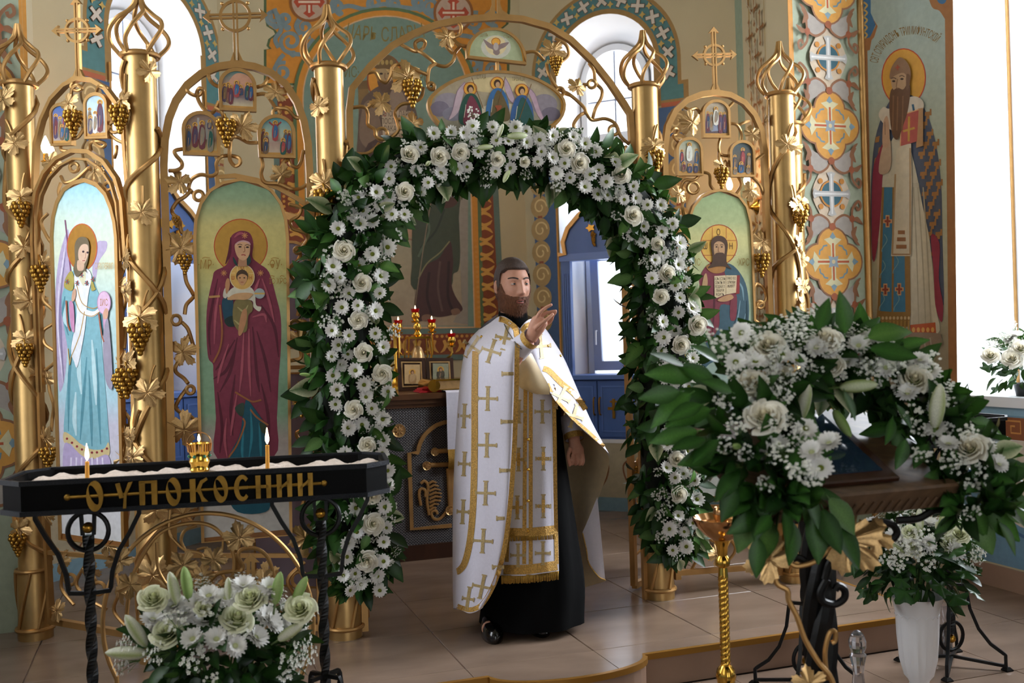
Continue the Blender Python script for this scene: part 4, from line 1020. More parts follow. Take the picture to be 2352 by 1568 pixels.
for v_ in ([(172, 185), (168, 200), (175, 208), (184, 202), (180, 196), (170, 205), (160, 225), (158, 240)], [(250, 205), (235, 198), (222, 205), (216, 218)], [(165, 320), (185, 315), (192, 295)], [(142, 330), (146, 345), (165, 348)], [(225, 312), (222, 328), (232, 338), (237, 330), (228, 325), (212, 330), (206, 345)], [(255, 280), (252, 300), (265, 320), (285, 330)], [(268, 335), (272, 350), (262, 362)], [(140, 405), (155, 420), (175, 410), (200, 385), (210, 390)], [(140, 420), (140, 440), (138, 460)], [(258, 425), (268, 450), (272, 480), (265, 495)],
           [(110, 490), (100, 510), (105, 540), (115, 560)], [(100, 660), (105, 690), (122, 715), (120, 740), (102, 760), (108, 790), (126, 810), (124, 830), (108, 850)], [(116, 860), (118, 890), (122, 930), (116, 960), (120, 990)], [(275, 500), (288, 540), (275, 560), (290, 590), (280, 640), (292, 690), (278, 720), (285, 760), (290, 800)], [(284, 900), (278, 930), (295, 960), (290, 990)], [(130, 1260), (150, 1300), (140, 1350), (165, 1390)], [(200, 1290), (180, 1340), (210, 1380), (240, 1400)], [(260, 1300), (280, 1350), (260, 1400), (285, 1440)]):
    B.vine(v_, .0085)
for x, y, r in ((267, 292, 13), (174, 385, 10), (252, 428, 9), (282, 602, 12), (165, 1330, 12), (230, 1350, 14)): B.loop(x, y, r)
for x, y, sc in ((168, 240, .95), (125, 375, .95), (228, 395, .95), (110, 605, 1.0), (118, 870, .7), (115, 1005, 1.0), (282, 660, .9), (285, 835, 1.1), (293, 1000, .9), (295, 1050, 1.1), (115, 1180, 1), (150, 1290, 1), (260, 1250, 1.2), (285, 1350, 1.1), (140, 1400, .9), (215, 1310, 1)): B.leaf(x, y, sc)
for x, y, sc in ((180, 262, 1.1), (105, 615, 1.15), (122, 1030, 1), (290, 862, 1.0)): B.grapes(x, y, sc)

# frame with the bearded man's icon
D = Panel('arched_frame', 'gilded openwork arch with three small icons above the bearded man holding a book', PLM, I(1.28, 0, PZ))
D.bar([(1556, 1330), (1535, 700), (1527, 420), (1526, 340), (1533, 290), (1550, 255), (1578, 230), (1610, 217), (1642, 213), (1676, 219), (1708, 236), (1732, 264), (1748, 300), (1755, 345), (1762, 560), (1790, 1320)], .032, .03)
D.bar([(1556, 1315), (1790, 1298)], .028, .028); D.bar([(1550, 1165), (1785, 1160)], .02, .02)
D.cross(1640, 127, 23, 214, 62, 7.5)
for v_ in ([(1572, 247), (1582, 253), (1600, 249), (1613, 262)], [(1537, 306), (1545, 296), (1557, 297), (1555, 308), (1545, 312), (1550, 321), (1561, 327)], [(1672, 248), (1682, 236)], [(1675, 283), (1690, 288), (1703, 305), (1705, 325)], [(1692, 290), (1705, 283), (1722, 277)], [(1655, 316), (1648, 338), (1656, 354), (1677, 358)], [(1651, 348), (1649, 372)], [(1735, 368), (1752, 354)], [(1560, 400), (1548, 410), (1535, 408)], [(1608, 400), (1592, 414), (1574, 414), (1567, 430), (1570, 455), (1565, 475), (1574, 500)], [(1615, 395), (1627, 402), (1632, 424), (1642, 436)], [(1695, 404), (1700, 425), (1690, 446)], [(1725, 404), (1742, 425), (1754, 446)],
           [(1727, 510), (1735, 520), (1728, 540)], [(1728, 625), (1738, 622), (1755, 628)], [(1732, 690), (1730, 660), (1742, 652), (1758, 665), (1756, 690), (1735, 705), (1732, 730), (1750, 745)], [(1735, 780), (1755, 790), (1745, 815)], [(1600, 1165), (1580, 1220), (1610, 1260), (1590, 1310)], [(1700, 1165), (1660, 1210), (1690, 1260), (1660, 1305)]):
    D.vine(v_, .0088)
for x, y, r in ((1590, 432, 13), (1744, 700, 8), (1640, 1230, 12)): D.loop(x, y, r)
for x, y, sc in ((1584, 284, 1.15), (1656, 382, .95), (1554, 447, .85), (1718, 440, .95), (1722, 310, .8), (1746, 556, 1.15), (1640, 1270, 1), (1720, 1220, 1)): D.leaf(x, y, sc)
for x, y, sc in ((1650, 392, 1.0), (1742, 588, 1.15)): D.grapes(x, y, sc)

# arch over the royal gate
G = Panel('gate_arch', 'wide gilded arch with vines spanning the gateway above the flower arch', PLM, I(0, 0, PZ))
G.bar([(838, 1448), (815, 700), (803, 330), (802, 255), (808, 204), (850, 152), (900, 106), (950, 78), (1000, 58), (1060, 46), (1140, 40), (1200, 45), (1260, 62), (1310, 92), (1360, 140), (1400, 190), (1432, 238), (1447, 262), (1452, 330), (1464, 700), (1484, 1380)], .032, .03)
mb = MB()
for sg in (-1, 1):
    mb.prism([G.at(1139 + sg*2.5, -80, -.007), G.at(1139 + sg*9, -80, -.007), G.at(1139 + sg*9, 10, -.007), G.at(1139 + sg*14, 24, -.007), G.at(1139 + sg*34, 38, -.007), G.at(1139 + sg*3, 38, -.007)], N0*.014)
part('cross', mb, 'gold_bar', G.t)
for v_ in ([(1047, 48), (1057, 62), (1056, 78), (1040, 86)], [(1040, 92), (1055, 105), (1073, 107)], [(917, 100), (935, 112), (956, 118), (972, 110), (976, 98), (966, 92), (955, 97), (957, 112), (970, 124), (990, 138), (1005, 147), (1025, 152), (1040, 140), (1046, 120), (1058, 106)], [(1020, 95), (1025, 110), (1040, 122)], [(1000, 146), (985, 158), (983, 180), (986, 200), (995, 206), (996, 196), (988, 192)],
           [(842, 168), (860, 167), (872, 182), (888, 188), (898, 172), (900, 155), (915, 147), (935, 148), (955, 162), (980, 172)], [(809, 247), (835, 247), (845, 262), (846, 285), (860, 298), (862, 312), (875, 320), (900, 314), (914, 300), (912, 280), (908, 258), (922, 240), (950, 236), (968, 222), (974, 200)], [(842, 250), (855, 240), (868, 236)], [(810, 352), (840, 354), (862, 340), (872, 328)], [(912, 275), (930, 274), (940, 282)],
           [(1205, 121), (1228, 121), (1250, 138)], [(1275, 88), (1298, 104), (1306, 125), (1292, 140), (1278, 150)], [(1255, 148), (1260, 175), (1282, 203), (1310, 216), (1338, 245), (1346, 262), (1362, 275), (1392, 272), (1412, 286), (1424, 312), (1446, 330)], [(1338, 194), (1350, 196)], [(1353, 145), (1362, 165), (1368, 188), (1384, 205), (1380, 225), (1366, 250), (1362, 274)], [(1345, 258), (1328, 268), (1318, 286), (1326, 305)], [(1290, 212), (1308, 220)], [(1402, 312), (1402, 325)]):
    G.vine(v_)
for x, y, r in ((876, 308, 13), (1284, 212, 10), (1358, 194, 9), (1408, 300, 11), (989, 198, 7)): G.loop(x, y, r)
for x, y, sc in ((1025, 88, .95), (932, 180, 1.45), (875, 238, 1.0), (945, 286, 1.0), (1266, 120, 1.15), (1322, 202, .9), (1418, 346, 1.1)): G.leaf(x, y, sc)
for x, y, sc in ((943, 192, 1.2), (1272, 138, .85)): G.grapes(x, y, sc)
# short stubs that tie columns and frames
Rr = Panel('arched_frame', 'gilded openwork frame seen almost edge on between two columns by the painted pier', PLR, I(1.95, .37, PZ))
for u0, v0 in ((1.735, .087), (2.13, .592)):
    mb = MB(); mb.bar([I(u0, v0, PZ), I(u0, v0, 2.5)], .03, .03, up=PLR[1]); part('frame_bar', mb, 'gold_bar', Rr.t)
mb = MB(); mb.bar([I(1.735 + .395*f, .087 + .505*f, 2.5 + .28*math.sin(PI*f)) for f in [i/12 for i in range(13)]], .03, .03, up=PLR[1]); part('frame_bar', mb, 'gold_bar', Rr.t)
mb = MB(); mb.bar([I(1.735, .087, .22), I(2.13, .592, .22)], .03, .03, up=PLR[1]); part('frame_bar', mb, 'gold_bar', Rr.t)
for k in range(6):
    f = .2 + .12*(k % 3); p = I(1.667 + .53*f, .68*f, 1.0 + .3*k); put('leaf', LEAF_ME, Rr.t, facing(p, PLR[1], spin=k, scale=.1))

# ---------------------------------------------------------------- royal gate leaves, swung open into the sanctuary
def gate(sg, label):
    a, b = (sg*.75, .18), (sg*1.34, .64); t = thing('gate_leaf', label, 'gate', I(*a, PZ + .03), 0, 'open leaves of the royal gate')
    A3, B3 = I(*a), I(*b); d = (B3 - A3); n = Vector((d.y, -d.x, 0)).normalized()
    if n.dot(CAMP - A3) < 0: n = -n
    P = lambda f, z, o=0.0: A3 + d*f + Vector((0, 0, z)) + n*o
    top = lambda f: 2.08 + .22*math.sin(f*PI/2)
    mb = MB(); mb.bar([P(0, PZ + .03), P(0, 2.0), P(.03, top(.03))] + [P(f, top(f)) for f in (.2, .4, .6, .8, 1)] + [P(1, PZ + .03), P(0, PZ + .03)], .035, .03, up=n); part('frame', mb, 'gold_bar', t)
    for z in (.85, 1.45):
        mb = MB(); mb.bar([P(0, z), P(1, z)], .02, .02, up=n); part('rail', mb, 'gold_bar', t)
    def plate(f0, f1, z0, z1, oval):
        q = []
        if oval: q = [P(.5*(f0 + f1) + .5*(f1 - f0)*math.cos(a), .5*(z0 + z1) + .5*(z1 - z0)*math.sin(a)) for a in [2*PI*i/28 for i in range(28)]]
        else: q = [P(f0, z0), P(f1, z0), P(f1, z1), P(f0, z1)]
        m_ = MB(); m_.prism(q, n*.008); p_ = part('icon_back', m_, 'lavender', t)
        m_ = MB(); m_.bar([x + n*.004 for x in q], .014, .018, up=n, closed=True); part('icon_rim', m_, 'gold_bar', p_)
    plate(.22, .80, 1.62, 2.1, True); plate(.16, .84, .9, 1.42, False); plate(.16, .84, .32, .82, False)
    r_ = random.Random(5)
    for k in range(9):
        z = .35 + k*.2; m_ = MB(); s_ = 1 if k % 2 else -1
        m_.tube(catmull([P(.02, z, .01), P(.10, z + .03, .02), P(.13, z + .09, .015), P(.07, z + .13, .02), P(.05, z + .09, .02)], 4), .007, 6); part('vine', m_, 'gold_bar', t)
        if k % 3 == 1: put('leaf', LEAF_ME, t, facing(P(.07, z + .08, .03), n, spin=k, scale=.1)); 
        if k % 3 == 2: put('grape_cluster', GRAPE_ME, t, hang(P(.06, z + .08, .03), .1))
mat('lavender', '#a294a6', rough=.6, nscale=10, namt=.04)
gate(-1, 'open gilded gate leaf behind the woman\'s icon with lavender icon backs')
gate(1, 'open gilded gate leaf edge on behind the flower arch by the blue cabinet')
# ================================================================ icons on the screen
mat('icon_wood', '#8a5a2c', rough=.5, nscale=20, namt=.15)
def icon(name, label, outline, pl, base=None, rim='gold_bar', rw=.014, off=.03, th=.018, group=None, sub=0, cat='icon'):
    pts = outline
    if sub: pts = [(p.x, p.y) for p in catmull([(x, y, 0) for x, y in outline], sub, True)]
    p0 = pl[0] + pl[1]*off; n = pl[1]
    q = [hitplane(x, y, p0, n) for x, y in pts]
    b = base or sum(q, Vector())/len(q)
    t = thing(name, label, cat, b, 0, group)
    mb = MB(); mb.prism(q, -n*th); part('panel', mb, 'icon_wood', t)
    mb = MB(); mb.bar([p - n*(th*.35) for p in q], rw, th*1.5, up=n, closed=True); part('rim', mb, rim, t)
    return t, Paint(p0 + n*.0004, n, .00009)
def archo(x0, x1, top, bot, r=None, lean=.03, n=14, tilt=0.0):
    r = (x1 - x0)/2; c = (x0 + x1)/2; ys = top + r*.95
    up = [(c - r*math.cos(PI*i/n), ys - r*.95*math.sin(PI*i/n)) for i in range(n + 1)]
    up = [(x, y + tilt*(x - c)) for x, y in up]
    dx = lean*(bot - ys)
    return [(x0 + dx, bot + tilt*(x0 - c))] + up + [(x1 + dx, bot + tilt*(x1 - c))]
def shrink(pts, k):
    cx, cy = sum(p[0] for p in pts)/len(pts), sum(p[1] for p in pts)/len(pts)
    return [(cx + (x - cx)*k, cy + (y - cy)*k) for x, y in pts]
def robe(pt, cx, top, w, h, c1, c2, halo='#d7a24a', face='#b98d68', hair='#5a3d28'):
    """a small haloed, robed figure."""
    r = w*.32
    pt.disc(halo, cx, top + r, r*1.35, r*1.35, 14)
    pt.poly(c1, [(cx - w*.22, top + r*1.7), (cx + w*.22, top + r*1.7), (cx + w*.5, top + h*.45), (cx + w*.42, top + h), (cx - w*.42, top + h), (cx - w*.5, top + h*.45)], 2)
    pt.poly(c2, [(cx - w*.1, top + h*.22), (cx + w*.42, top + h*.35), (cx + w*.3, top + h*.75), (cx - w*.25, top + h*.9), (cx - w*.3, top + h*.6)], 2)
    pt.stroke(face, max(w*.06, 1), [(cx, top + h*.5), (cx - w*.1, top + h*.9)], 1)
    pt.disc(hair, cx, top + r*.95, r*.75, r*.85, 10); pt.disc(face, cx + r*.1, top + r*1.1, r*.5, r*.62, 10)
def field(pt, stops, pts):
    """arched painted ground: vertical gradient clipped to the outline."""
    ys = [p[1] for p in pts]; y0, y1 = min(ys), max(ys)
    def span(y):
        xs = []
        n = len(pts)
        for i in range(n):
            (a, b), (c, d) = pts[i], pts[(i+1) % n]
            if (b <= y <= d or d <= y <= b) and abs(d - b) > 1e-9: xs.append(a + (c - a)*(y - b)/(d - b))
        return (min(xs), max(xs)) if len(xs) > 1 else (sum(p[0] for p in pts)/n,)*2
    pt.bands(stops, 0, 0, y0 + .01, y1 - .01, clip=span, n=40)

# ---- woman in maroon holding a child
O = [(466, 1245), (447, 545), (450, 505), (461, 468), (482, 438), (512, 420), (553, 412), (594, 420), (624, 438), (645, 468), (656, 505), (660, 545), (668, 1228)]
t, pt = icon('standing_icon', 'tall arched icon of a woman in a maroon robe holding a child', O, PLM, cat='icon', group='standing icons of the screen')
field(pt, [(0, '#7f9c7d'), (.05, '#8fa37f'), (.13, '#cdbf7c'), (.24, '#cdbf77'), (.36, '#9fab7c'), (.5, '#84a486'), (.65, '#84a486'), (.72, '#a99c94'), (.82, '#b4aaa2'), (1, '#c0bdb8')], shrink(O, .985))
pt.disc('#b98c3c', 553, 565, 61, 62, 40, '#b8452a', 2)
MA, MD, ML = '#7d3346', '#5a1f30', '#a65260'
pt.poly(MA, [(528, 580), (530, 545), (545, 532), (560, 530), (575, 537), (582, 560), (580, 590), (595, 605), (618, 625), (634, 680), (645, 730), (645, 800), (640, 870), (636, 960), (628, 1050), (500, 1054), (496, 960), (490, 860), (489, 836), (478, 820), (474, 760), (476, 700), (488, 640), (494, 622), (520, 608)])
for P_ in ([(500, 640), (488, 700), (480, 760), (484, 815)], [(540, 780), (510, 830), (495, 850)], [(545, 775), (530, 850), (505, 900)], [(600, 700), (630, 750), (640, 820)], [(590, 760), (610, 830), (622, 900)], [(580, 750), (590, 860), (596, 900)], [(500, 900), (510, 980), (505, 1040)], [(600, 880), (615, 950), (618, 1030)], [(540, 860), (530, 940), (535, 1000)], [(490, 870), (520, 850), (540, 800)], [(530, 545), (527, 580), (518, 606)]): pt.stroke(MD, 7, P_, 4, True)
for P_ in ([(560, 760), (556, 840), (550, 900)], [(572, 755), (572, 830), (576, 910)], [(505, 660), (495, 720), (492, 790)], [(525, 790), (505, 850), (500, 880)], [(602, 640), (618, 690), (630, 740)], [(580, 728), (606, 722), (612, 740)], [(520, 960), (516, 1010), (522, 1050)], [(545, 900), (535, 960), (530, 1000)], [(538, 545), (550, 536), (566, 538)], [(596, 640), (588, 660), (582, 680)]): pt.stroke(ML, 6, P_, 4, True)
pt.poly('#1d5263', [(566, 915), (575, 925), (600, 960), (612, 985), (618, 1050), (622, 1140), (610, 1175), (545, 1175), (522, 1130), (524, 1054), (550, 1000), (558, 950)])
for P_ in ([(575, 935), (578, 1000), (572, 1050)], [(560, 980), (556, 1030), (558, 1060)], [(595, 970), (598, 1020), (600, 1060)]): pt.stroke('#2f7a8c', 6, P_, 4, True)
pt.poly('#34453a', [(540, 935), (560, 925), (558, 955), (546, 950)]); pt.poly('#37422f', [(596, 970), (612, 978), (608, 995), (600, 990)])
pt.stroke('#9c6038', 4, [(540, 900), (560, 912), (580, 922), (600, 918)], 4); pt.stroke('#9c6038', 4, [(575, 940), (590, 958), (616, 976)], 4); pt.stroke('#9c6038', 4, [(558, 960), (562, 975), (545, 1020), (525, 1050)], 4); pt.stroke('#9c6038', 4, [(505, 700), (510, 760), (505, 800), (490, 832)], 4)
# sleeve, child
pt.poly('#24485a', [(510, 690), (525, 680), (535, 690), (533, 730), (520, 745), (513, 725)]); pt.poly('#233430', [(515, 735), (535, 725), (545, 745), (525, 750)])
pt.stroke('#b98a56', 5, [(480, 682), (505, 680)], 2)
pt.poly('#7c6f44', [(540, 690), (575, 690), (580, 712), (570, 725), (566, 760), (548, 760), (535, 735)]); pt.stroke('#a59a66', 5, [(545, 705), (560, 715), (570, 700)], 3, True); pt.stroke('#a59a66', 5, [(538, 735), (552, 745), (560, 730)], 3, True)
pt.poly('#b9855e', [(556, 715), (566, 710), (566, 735), (556, 765), (548, 770), (548, 750)])
pt.poly('#cfc8b5', [(520, 680), (530, 664), (548, 656), (572, 658), (585, 672), (588, 700), (600, 705), (595, 715), (582, 705), (578, 690), (540, 685)]); pt.poly('#c9c2b0', [(512, 680), (516, 662), (526, 660), (520, 684)])
pt.poly('#b9855e', [(517, 655), (521, 640), (527, 642), (527, 660), (520, 675)])
pt.disc('#d2a55a', 556, 636, 28, 29, 28, '#d9c7a0', 1.8)
for s_ in ((545, 612, 545, 630), (564, 609, 564, 622), (529, 627, 540, 627), (572, 628, 583, 628)): pt.stroke('#e2c78c', 1.2, [s_[:2], s_[2:]], 1)
for tx, x, y in (('О', 556, 619), ('Ѡ', 535, 642), ('Н', 575, 642)): pt.text('#a84a25', tx, x, y, 9, .8)
pt.disc('#4e3a2a', 556, 634, 14, 15, 16); pt.poly('#c59468', [(546, 634), (556, 629), (567, 634), (566, 645), (560, 654), (556, 656), (551, 653), (546, 644)])
for x in (551, 561): pt.disc('#2e2018', x, 638, 2.2, 1.4, 8)
pt.stroke('#9a4a3a', 1.4, [(553, 648), (559, 648)], 1)
pt.poly('#c59a6e', [(522, 688), (536, 676), (560, 672), (580, 674), (578, 680), (566, 688), (545, 688)]); pt.stroke('#c59a6e', 4, [(522, 684), (532, 688)], 1)
pt.disc('#9fa8a8', 596, 674, 12, 12); pt.stroke('#c9a45c', 4, [(584, 674), (608, 674)], 1)
for x, y in ((514, 627), (598, 627), (562, 541)):
    for k in range(8): pt.stroke('#c98a56', 1.6, [(x, y), (x + 7*math.cos(k*PI/4), y + 7*math.sin(k*PI/4))], 1)
# her face
pt.poly('#26403c', [(535, 590), (542, 600), (546, 612), (537, 604)]); pt.poly('#26403c', [(572, 585), (576, 600), (568, 610), (566, 600)])
pt.poly('#b08060', [(548, 590), (566, 590), (567, 612), (546, 612)], 0)
pt.poly('#cda07a', [(539, 562), (549, 556), (563, 555), (573, 560), (574, 576), (570, 590), (562, 597), (556, 598), (547, 592), (541, 580)])
pt.poly('#c49a9a', [(540, 563), (545, 556), (558, 552), (572, 556), (575, 563), (566, 557), (552, 556)])
for x, y in ((551, 567), (568, 568)): pt.disc('#33231b', x, y, 3.8, 1.9, 10); pt.stroke('#4e3526', 1.5, [(x - 6, y - 4), (x, y - 6), (x + 5, y - 4)], 3)
pt.stroke('#9a6a4c', 2, [(561, 566), (562, 577), (558, 579)], 3); pt.stroke('#a04a42', 2.4, [(554, 586), (559, 585), (564, 587)], 3)
for tx, x, y, h in (('·МР·', 473, 618, 22), ('·ѲУ·', 631, 618, 22), ('ІС·ХРС', 638, 652, 14)): pt.text('#a8803a', tx, x, y, h, .62)
for x, y, w in ((473, 594, 18), (631, 595, 18), (625, 636, 10), (648, 636, 10)): pt.stroke('#a8803a', 1.6, [(x - w/2, y), (x - 2, y - 3), (x + w/2, y - 1)], 3)
pt.done(t)

# ---- winged figure with staff and orb
O = [(140, 1238), (120, 545), (123, 500), (132, 465), (148, 436), (170, 420), (196, 414), (222, 423), (243, 446), (256, 478), (264, 510), (268, 545), (285, 1255)]
t, pt = icon('standing_icon', 'tall arched panel of a winged figure in pale blue with staff and orb', O, PLL, cat='icon', group='standing icons of the screen', rw=.02)
field(pt, [(0, '#8fc3d6'), (.1, '#c9dccf'), (.2, '#d3ddc6'), (.35, '#b9d3d2'), (.6, '#a9cbd8'), (.68, '#c3bfd0'), (1, '#d3d3d3')], shrink(O, .985))
LV = '#b3a5c4'
pt.poly(LV, [(158, 530), (150, 540), (136, 590), (128, 660), (128, 740), (132, 850), (138, 900), (150, 860), (155, 780), (152, 660), (160, 640), (163, 600)]); pt.poly(LV, [(222, 560), (235, 553), (246, 556), (244, 575), (228, 600), (220, 640), (212, 620)])
for k in range(6): pt.stroke('#d8cfe2', 3, [(150 - k*3, 560 + k*18), (138 - k, 680 + k*15), (140 + k, 800 + k*16)], 4, True); pt.stroke('#8f83a8', 1.4, [(154 - k*3, 560 + k*18), (141 - k, 680 + k*15), (143 + k, 800 + k*16)], 4, True)
pt.stroke('#7b4a6a', 3, [(150, 505), (165, 640), (186, 800), (240, 1060)], 3)
pt.disc('#a5752b', 189, 568, 34, 54, 36, '#c05a3a', 2)
BL, BD, BH = '#7fb0bd', '#558b9a', '#b5d3da'
pt.poly(BL, [(165, 625), (185, 615), (205, 620), (222, 660), (230, 690), (232, 760), (240, 860), (248, 960), (252, 1035), (240, 1042), (215, 1035), (190, 1020), (150, 1000), (150, 940), (158, 850), (156, 800), (146, 740), (142, 690), (148, 660)])
for P_ in ([(170, 760), (160, 860), (158, 990)], [(200, 820), (192, 920), (185, 1010)], [(222, 800), (226, 900), (232, 1020)], [(205, 850), (210, 950), (212, 1025)], [(150, 680), (146, 720), (158, 770)], [(228, 700), (234, 740), (236, 770)]): pt.stroke(BD, 7, P_, 4, True)
for P_ in ([(185, 790), (182, 850), (188, 905)], [(212, 780), (218, 860), (222, 930)], [(175, 900), (172, 960), (176, 1000)], [(155, 690), (150, 730), (156, 750)]): pt.stroke(BH, 10, P_, 4, True)
pt.poly('#cdb98a', [(148, 992), (165, 1000), (190, 1022), (215, 1032), (240, 1030), (250, 1015), (253, 1040), (240, 1054), (212, 1052), (185, 1045), (165, 1020), (148, 1015)])
for k in range(9): f = k/8; pt.disc('#8a2f3a', 155 + 92*f, 1007 + 32*math.sin(f*PI*.75), 3, 3, 6)
pt.poly('#b3a3c8', [(150, 1018), (170, 1028), (190, 1046), (215, 1054), (250, 1045), (258, 1100), (245, 1130), (160, 1130), (146, 1080)])
for k in range(7): pt.stroke('#d9cfe6', 4, [(165 + 12*k, 1050), (162 + 13*k, 1120)], 1)
pt.poly('#dfe1e8', [(172, 635), (185, 618), (205, 620), (212, 640), (204, 680), (196, 760), (180, 840), (172, 830), (165, 800), (178, 720)])
pt.poly('#e6e7ec', [(178, 650), (190, 700), (215, 715), (232, 705), (232, 715), (212, 728), (186, 715), (172, 680)])
pt.stroke('#b8955a', 2, [(178, 655), (190, 695), (214, 708), (230, 702)], 4); pt.stroke('#b8955a', 2, [(172, 680), (186, 715), (212, 726), (232, 715)], 4); pt.stroke('#b8955a', 2, [(196, 715), (185, 770), (165, 820), (162, 838), (158, 800)], 2)
pt.poly('#d3cfb0', [(178, 622), (198, 622), (196, 655), (188, 648)]); pt.poly('#a89a50', [(152, 640), (165, 622), (172, 640), (168, 667), (150, 660)]); pt.poly('#a89a50', [(212, 640), (220, 660), (222, 664), (212, 667)])
for x, y in ((190, 632), (157, 647), (216, 641), (180, 650), (202, 650)):
    for k in range(6): pt.stroke('#a03a3a' if k % 2 else '#4a7a80', 2, [(x, y), (x + 5*math.cos(k), y + 6*math.sin(k))], 1)
pt.poly('#c58ab0', [(162, 695), (172, 700), (174, 760), (166, 750)]); pt.poly('#c9a0bf', [(240, 725), (250, 720), (248, 780), (242, 760)])
pt.poly('#9a93a6', [(240, 775), (252, 735), (262, 885), (245, 870)]); pt.stroke('#a35a40', 3, [(155, 690), (158, 740), (164, 760)], 3); pt.stroke('#a35a40', 3, [(230, 720), (236, 765), (242, 785)], 3)
pt.disc('#d8b6d2', 242, 695, 15, 26, 24, '#b98fb8', 1.5); pt.text('#b07a50', 'ІИС', 242, 702, 16, .45); pt.poly('#d0a088', [(240, 720), (246, 708), (252, 712), (250, 730), (242, 732)])
pt.poly('#c9a088', [(170, 670), (176, 662), (178, 675), (174, 690), (168, 690)])
# head
pt.poly('#6f624c', [(176, 600), (175, 565), (182, 548), (194, 544), (205, 550), (209, 570), (205, 600), (200, 618), (205, 628), (196, 622), (180, 636), (172, 618)])
pt.poly('#d3b29a', [(184, 575), (192, 562), (204, 562), (207, 575), (204, 592), (197, 606), (190, 604), (184, 594)]); pt.poly('#c9a68e', [(182, 598), (196, 604), (195, 620), (182, 620)])
for x, y in ((195, 578), (205, 580)): pt.disc('#3a2a30', x, y, 2.8, 2.6, 8)
pt.stroke('#a87a68', 1.4, [(201, 580), (200, 592), (197, 593)], 2); pt.stroke('#a04a4a', 1.8, [(193, 599), (199, 598)], 1)
pt.text('#c7a562', 'С.АРХ ГАВРИИЛ', 243, 618, 15, .26)
pt.done(t)

# ---- bearded man with open book
O = [(1602, 1152), (1577, 545), (1580, 510), (1592, 475), (1612, 450), (1632, 440), (1652, 437), (1674, 440), (1696, 451), (1714, 475), (1723, 510), (1726, 545), (1748, 1142)]
t, pt = icon('standing_icon', 'tall arched icon of a bearded man holding an open written book', O, PLM, cat='icon', group='standing icons of the screen')
field(pt, [(0, '#93a878'), (.1, '#a9b380'), (.16, '#cfc88a'), (.25, '#b9bd8a'), (.4, '#9db094'), (.6, '#94a89c'), (.75, '#a8a8a0'), (1, '#bcbcb4')], shrink(O, .985))
pt.disc('#d8a94e', 1651, 562, 42, 46, 36, '#9a3a22', 2)
for s_ in ((1636, 522, 1636, 548), (1668, 521, 1668, 548), (1613, 552, 1635, 552), (1668, 552, 1692, 552), (1616, 586, 1636, 586), (1668, 586, 1690, 586)): pt.stroke('#a8562e', 1.3, [s_[:2], s_[2:]], 1)
for tx, x, y in (('О', 1650, 540), ('Ѡ', 1620, 572), ('Н', 1679, 572)): pt.text('#5a3a20', tx, x, y, 15, .6)
pt.poly('#7a3540', [(1618, 615), (1640, 600), (1662, 602), (1690, 640), (1692, 720), (1680, 790), (1650, 800), (1615, 780), (1602, 760), (1600, 700), (1604, 650)])
for P_ in ([(1640, 640), (1640, 700), (1635, 780)], [(1615, 660), (1608, 700), (1612, 760)], [(1660, 720), (1655, 760), (1650, 790)]): pt.stroke('#54202c', 5, P_, 4, True)
pt.poly('#3f5a66', [(1668, 605), (1690, 615), (1712, 650), (1720, 700), (1718, 750), (1710, 790), (1700, 830), (1640, 830), (1610, 850), (1612, 800), (1640, 770), (1652, 745), (1655, 700), (1690, 700), (1685, 650), (1665, 630)])
for P_ in ([(1700, 690), (1690, 740), (1650, 790)], [(1712, 720), (1700, 770), (1660, 810)], [(1690, 640), (1704, 660), (1708, 690)], [(1660, 760), (1640, 790), (1615, 820)]): pt.stroke('#7796a0', 4, P_, 4, True)
for P_ in ([(1695, 710), (1680, 760), (1640, 800)], [(1715, 690), (1714, 740), (1700, 780)]): pt.stroke('#27404a', 5, P_, 4, True)
pt.poly('#7a3540', [(1680, 680), (1692, 680), (1690, 730), (1678, 735), (1676, 710)])
pt.poly('#a5723c', [(1622, 610), (1640, 606), (1664, 606), (1664, 622), (1645, 628), (1628, 622)])
pt.poly('#b8936a', [(1612, 660), (1616, 635), (1622, 628), (1625, 650), (1620, 670)])
pt.poly('#8a2f2c', [(1690, 632), (1699, 632), (1698, 674), (1688, 676)], 0)
pt.poly('#d6c19c', [(1640, 634), (1666, 632), (1692, 632), (1690, 672), (1668, 676), (1641, 686)], 0)
pt.stroke('#8a7050', 1, [(1667, 632), (1667, 676)], 1)
for i, (a_, b_) in enumerate((('АЗЪ ЕСМЬ', 'ТАКО ВО'), ('СВѢТЪ М', 'ЗЛЮБИ'), ('ХОДАЙ П', 'ЖИВОТ'), ('ЛАКИ И', ''), ('ЖДИТЪ', ''))):
    pt.text('#3a2a20', a_, 1653, 643 + 9*i, 6.5, .55)
    if b_: pt.text('#3a2a20', b_, 1679, 642 + 9*i, 6.5, .55)
pt.poly('#b98d64', [(1648, 688), (1662, 680), (1678, 676), (1684, 684), (1668, 692), (1652, 692)])
pt.poly('#4e3626', [(1636, 590), (1632, 560), (1638, 546), (1650, 541), (1664, 546), (1671, 562), (1668, 600), (1680, 618), (1664, 612), (1645, 612), (1625, 616), (1634, 604)])
pt.poly('#bd946c', [(1640, 560), (1650, 554), (1662, 560), (1664, 576), (1660, 590), (1650, 598), (1642, 590), (1639, 575)])
pt.poly('#4e3626', [(1641, 584), (1650, 580), (1662, 582), (1660, 594), (1650, 602), (1643, 595)])
for x, y in ((1645, 567), (1657, 567)): pt.disc('#2a1c14', x, y, 2.6, 1.6, 8); pt.stroke('#4a3020', 1.3, [(x - 4, y - 4), (x, y - 5), (x + 4, y - 4)], 2)
pt.stroke('#8a6246', 1.6, [(1650, 566), (1649, 577), (1652, 578)], 2)
